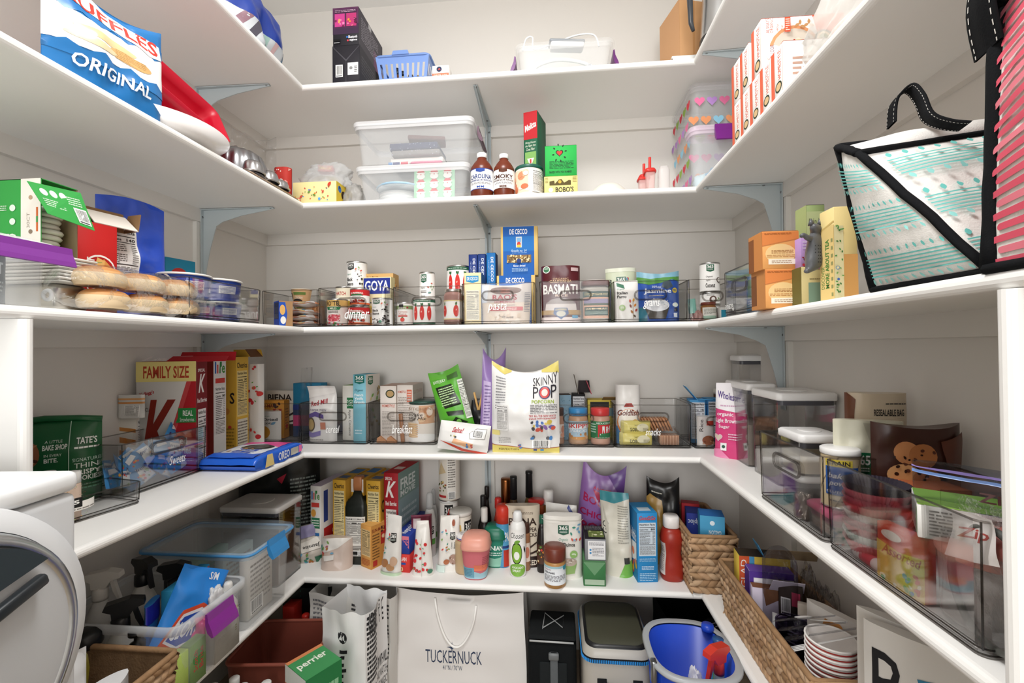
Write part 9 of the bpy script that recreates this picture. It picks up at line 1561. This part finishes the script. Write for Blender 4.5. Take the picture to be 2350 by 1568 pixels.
# brick coloured bin, water bottles, carton
x, w = fl_at(540, 700, 1.42)
t = thing('plastic_bin', 'brick brown plastic bin on the floor under the washer side shelves', 'bin', (x, 1.40, 0), .1); q = MB(); tub(q, w*1.15, .24, .36, '7d4034:p', .03, 1.2, .004); q.obj('tub', t); q = MB(); q.tube([(a, b+.12, .36) for a, b in rrect(w*1.15, .24, .03)], .006, '8a4a3c:p', 8, True); q.obj('rim', t)
for i, (px, py) in enumerate(((500, 1562), (548, 1545), (568, 1562), (620, 1555))):
    P_ = onz(px, py, .35)
    bottle('water_bottle', ('clear water bottle with a frosted cap closest to the washer', 'clear water bottle with a white cap behind the front pair', 'clear water bottle with a white cap in the front pair', 'clear water bottle with a white cap beside the green carton')[i], 'bottle', (P_.x, P_.y-.02, 0), [(.036, 0), (.039, .006), (.039, .26), (.026, .31), (.013, .328)], 'd9e6e6:k', [([(.0145, .326), (.015, .33), (.015, .348), (.013, .35)], 'e3e3e0:p')], n=18)
P0 = Vector((ony(690, 1520, 1.36).x, 1.33, 0))
t = carton('drink_carton', 'green sparkling water carton standing tilted beside the white glossy shopper', 'box', (P0.x, P0.y, .0), -.55, .125, .395, .12, '2f8a4a', [('o', .5, .55, .42, .3, '1f6a38'), ('o', .5, .55, .4, .28, '3f9a55'), ('t', 'perrier', .12, .44, .9, .66, 'f0f4e6', 'Vb'), ('r', 0, .86, 1, 1, 'e3e6e0'), ('r', 0, .76, .12, .86, 'd98a5a'), ('leaf', .7, .78, .2, 40, 'e6b8a4')], [('r', 0, 0, 1, 1, '2a7a45'), ('l', .1, .1, .9, .9, 8, '8fc49a')], top=[('t', 'perrier', .3, .1, .6, .9, 'f0f4e6', 'vb'), ('r', .0, .0, .12, 1, 'd98a5a')], topcol='45965a')
# cooler bags and bucket
x, w = fl_at(1212, 1322, 1.70); HL = ony(1265, 1395, 1.84).z
t = thing('lunch_bag', 'black insulated lunch bag with a grey cross cord on its lid', 'lunch bag', (x, 1.66, 0), -.02); HL = ony(1265, 1462, 1.66).z; dL = .17
q = MB(); q.bbox(-w/2, 0, 0, w/2, dL, HL-.02, '17191a:f', .02, 3); q.obj('bag_body', t); q = MB(); q.bbox(-w/2+.002, .002, HL-.018, w/2-.002, dL-.002, HL, '1f2122:f', .009, 3); q.obj('lid', t)
q = MB(); q.tube([(-.035, .04, HL+.003), (-.03, .14, HL+.004), (.04, .05, HL+.005), (.045, .13, HL+.004), (-.035, .04, HL+.006)], .0022, '8a8c8c:p', 6); q.obj('cross_cord', t)
q = MB(); q.tube([(-w/2+.008, -.001, HL-.018), (w/2-.01, -.001, HL-.018)], .0035, 'b5b7b6:p', 6); q.obj('zipper', t)
q = MB(); q.bbox(-.006, -.016, HL-.3, .022, -.003, HL-.05, '5f6365:f', .003); q.obj('strap', t); q = MB(); q.bbox(-.012, -.02, HL-.075, .026, -.004, HL-.05, '6b6f70:p', .005); q.obj('buckle', t)
q = MB(); q.bbox(-.045, -.008, HL-.28, .055, 0, HL-.09, '232627:f', .004); q.obj('mesh_pocket', t)
x, w = fl_at(1338, 1500, 1.56); t = thing('soft_cooler', 'light grey soft cooler with a bright blue zipper and dark lid', 'cooler', (x, 1.56, 0)); HC = ony(1420, 1492, 1.56).z; dC = .30
R = lambda q_, z: [(a, b+dC/2, z) for a, b in rrect(w-2*q_, dC-2*q_, .04)]
q = MB(); loft(q, [R(.012, 0), R(0, .03), R(0, HC-.05)], 'b5b1a8:p', True, True, False); loft(q, [R(0, HC-.032), R(.004, HC-.012), R(.012, HC-.004)], 'b5b1a8:p', True); q.obj('cooler_body', t)
q = MB(); loft(q, [R(.002, HC-.051), R(-.002, HC-.046), R(-.002, HC-.036), R(.002, HC-.031)], '1f2022:f'); q.obj('zipper_tape', t)
q = MB(); pth = R(-.003, HC-.041); m_ = []
for i in range(len(pth)):
    a, b = Vector(pth[i]), Vector(pth[(i+1) % len(pth)]); k = max(1, int((b-a).length/.006))
    for j in range(k): c = a+(b-a)*j/k; m_.append(c)
for c in m_: q.box(c.x-.0018, c.y-.003, c.z-.0045, c.x+.0018, c.y+.003, c.z+.0045, '2f93e0:p')
q.obj('zipper', t)
q = MB(); loft(q, [R(.010, HC-.005), R(.012, HC), R(.02, HC+.004)], '17181a:p', True); q.obj('lid_trim', t); q = MB(); loft(q, [R(.018, HC+.002), R(.03, HC+.005)], '4a4a3c:p', True, False, True); q.obj('lid_pad', t)
q = MB(); q.tube([(-.05, -.004, HC-.115), (-.03, -.02, HC-.118), (.03, -.022, HC-.125), (.06, -.004, HC-.12)], .007, '2b2d2f:f', 8, False, 1.2); q.obj('carry_handle', t)
for s in (-.055, .065): q = MB(); q.bbox(s-.016, -.004, HC-.13, s+.016, .001, HC-.1, '1d1f21:f', .001, 1); q.obj('handle_patch', t)
x, w = fl_at(1530, 1660, 1.86); soft_bag('duffel_bag', 'black denim bag with pale stitching under the lowest shelf corner', 'bag', x, 1.84, w, .18, ony(1590, 1420, 1.84).z, '141416:f', .1, [('r', 0, .93, 1, .94, '8a8a8c'), ('r', .05, .78, .9, .787, '77777a'), ('p', [(.1, .9), (.5, .86), (.95, .9), (.95, .905), (.5, .867), (.1, .907)], '9a9a9c')])
xb, wb_ = fl_at(1492, 1690, 1.42); t = thing('mop_bucket', 'royal blue mop bucket with a grey rim on the floor', 'bucket', (xb-.015, 1.30, 0)); hB = ony(1590, 1500, 1.36).z-.012
q = MB(); q.lathe([(.09, 0), (.095, .005), (.118, hB-.006), (.113, hB-.006), (.09, .01), (.001, .01)], '1f49c4:p', 44, .8, 0, .1, 1.1, False); q.obj('bucket_wall', t)
q = MB(); q.lathe([(.113, hB-.008), (.128, hB-.012), (.133, hB-.004), (.128, hB+.004), (.113, hB)], 'a9adb0:p', 44, .8, 0, .1, 1.1, False); q.obj('rim', t)
q = MB(); q.bbox(-.128, .02, hB-.06, -.112, .045, hB+.006, '8d9194:m', .004); q.obj('clip', t)
q = MB(); q.lathe([(.018, hB-.004), (.02, hB), (.018, hB+.014)], '1f49c4:p', 16, 0, .085, .2); q.obj('pivot', t)
spray('red and white trigger spray bottle standing in the blue bucket', (xb+.055, 1.36, .012), -1.0, hB-.045, .03, 'd9dde0:q', 'cf3a2c', trig='cf3a2c')
bottle('cleaner_bottle', 'blue and green labelled cleaner bottle in the mop bucket', 'bottle', (xb+.085, 1.45, .012), [(.025, 0), (.027, .004), (.027, hB-.05), (.014, hB-.03)], '2f7fb0:p', [([(.015, hB-.03), (.016, hB-.01)], '2f5f9a:p')], (.05, hB-.06, 3.0, '4f9ab0', [('r', .2, .1, .6, .9, '8fb84a'), ('dots', .5, .1, .95, .9, 12, .03, ('d9ecf4',))]))
heap('scrub_cloth', 'white folded cloth in the mop bucket', 'cloth', (xb+.0, 1.33, .011), .2, .08, .07, hB-.06, 'e9e9ee', .2)
# ================================================================== the washer by the doorway
wl = thing('washing_machine', 'white front loading washer with a chrome ringed round door', 'washing machine', (-.725, .367, 0), PI/2+.1)
HW = 1.212; WW = .56
q = MB(); q.bbox(-WW/2, 0, .02, WW/2, .56, HW-.034, 'd3d5d7:p', .012, 3); q.obj('cabinet', wl)
q = MB(); q.bbox(-WW/2-.001, -.003, HW-.032, WW/2+.001, .56, HW, 'eef0f1:p', .012, 4); q.obj('top_cover', wl)
dcx, dcz, dr = .075, 1.005, .178
T0 = Matrix.Translation((dcx, -.0005, dcz)) @ Matrix.Rotation(PI/2, 4, 'X')
q = MB(); q.lathe([(dr+.03, 0), (dr+.026, .012), (dr, .016)], 'e6e8ea:p', 64, cap=False); q.xf(T0); q.obj('door_surround', wl)
dd = MB(); dd.lathe([(dr, .014), (dr-.006, .03), (dr-.016, .034), (dr-.02, .03)], 'c9cdd0:m', 64, cap=False); dd.xf(T0); do_ = dd.obj('door', wl)
q = MB(); q.lathe([(dr-.02, .03), (dr-.06, .036), (.001, .04)], 'c4c6c8:p', 64, cap=False); q.xf(T0); q.obj('door_face', do_)
q = MB(); q.prism([((dr-.02)*math.cos(a), (dr-.02)*math.sin(a)) for a in [.75+2.1*i/24 for i in range(25)]], lambda p_, y: (dcx+p_[0], y, dcz+p_[1]), -.044, -.0385, '2f3a40:g'); q.obj('glass_visor', do_)
q = MB(); q.bbox(-.06, -.008, -.008, .06, .006, .008, '23282c:p', .004); q.xf(Matrix.Translation((dcx+.05, -.046, dcz+.068)) @ Matrix.Rotation(-.3, 4, 'Y')); q.obj('handle', do_)
for i, (fx, fy) in enumerate(((-.24, .04), (.24, .04), (-.24, .5), (.24, .5))): MB().lathe([(.025, 0), (.022, .022)], '3a3a3c:p', 16, 0, fx, fy).obj('foot', wl)
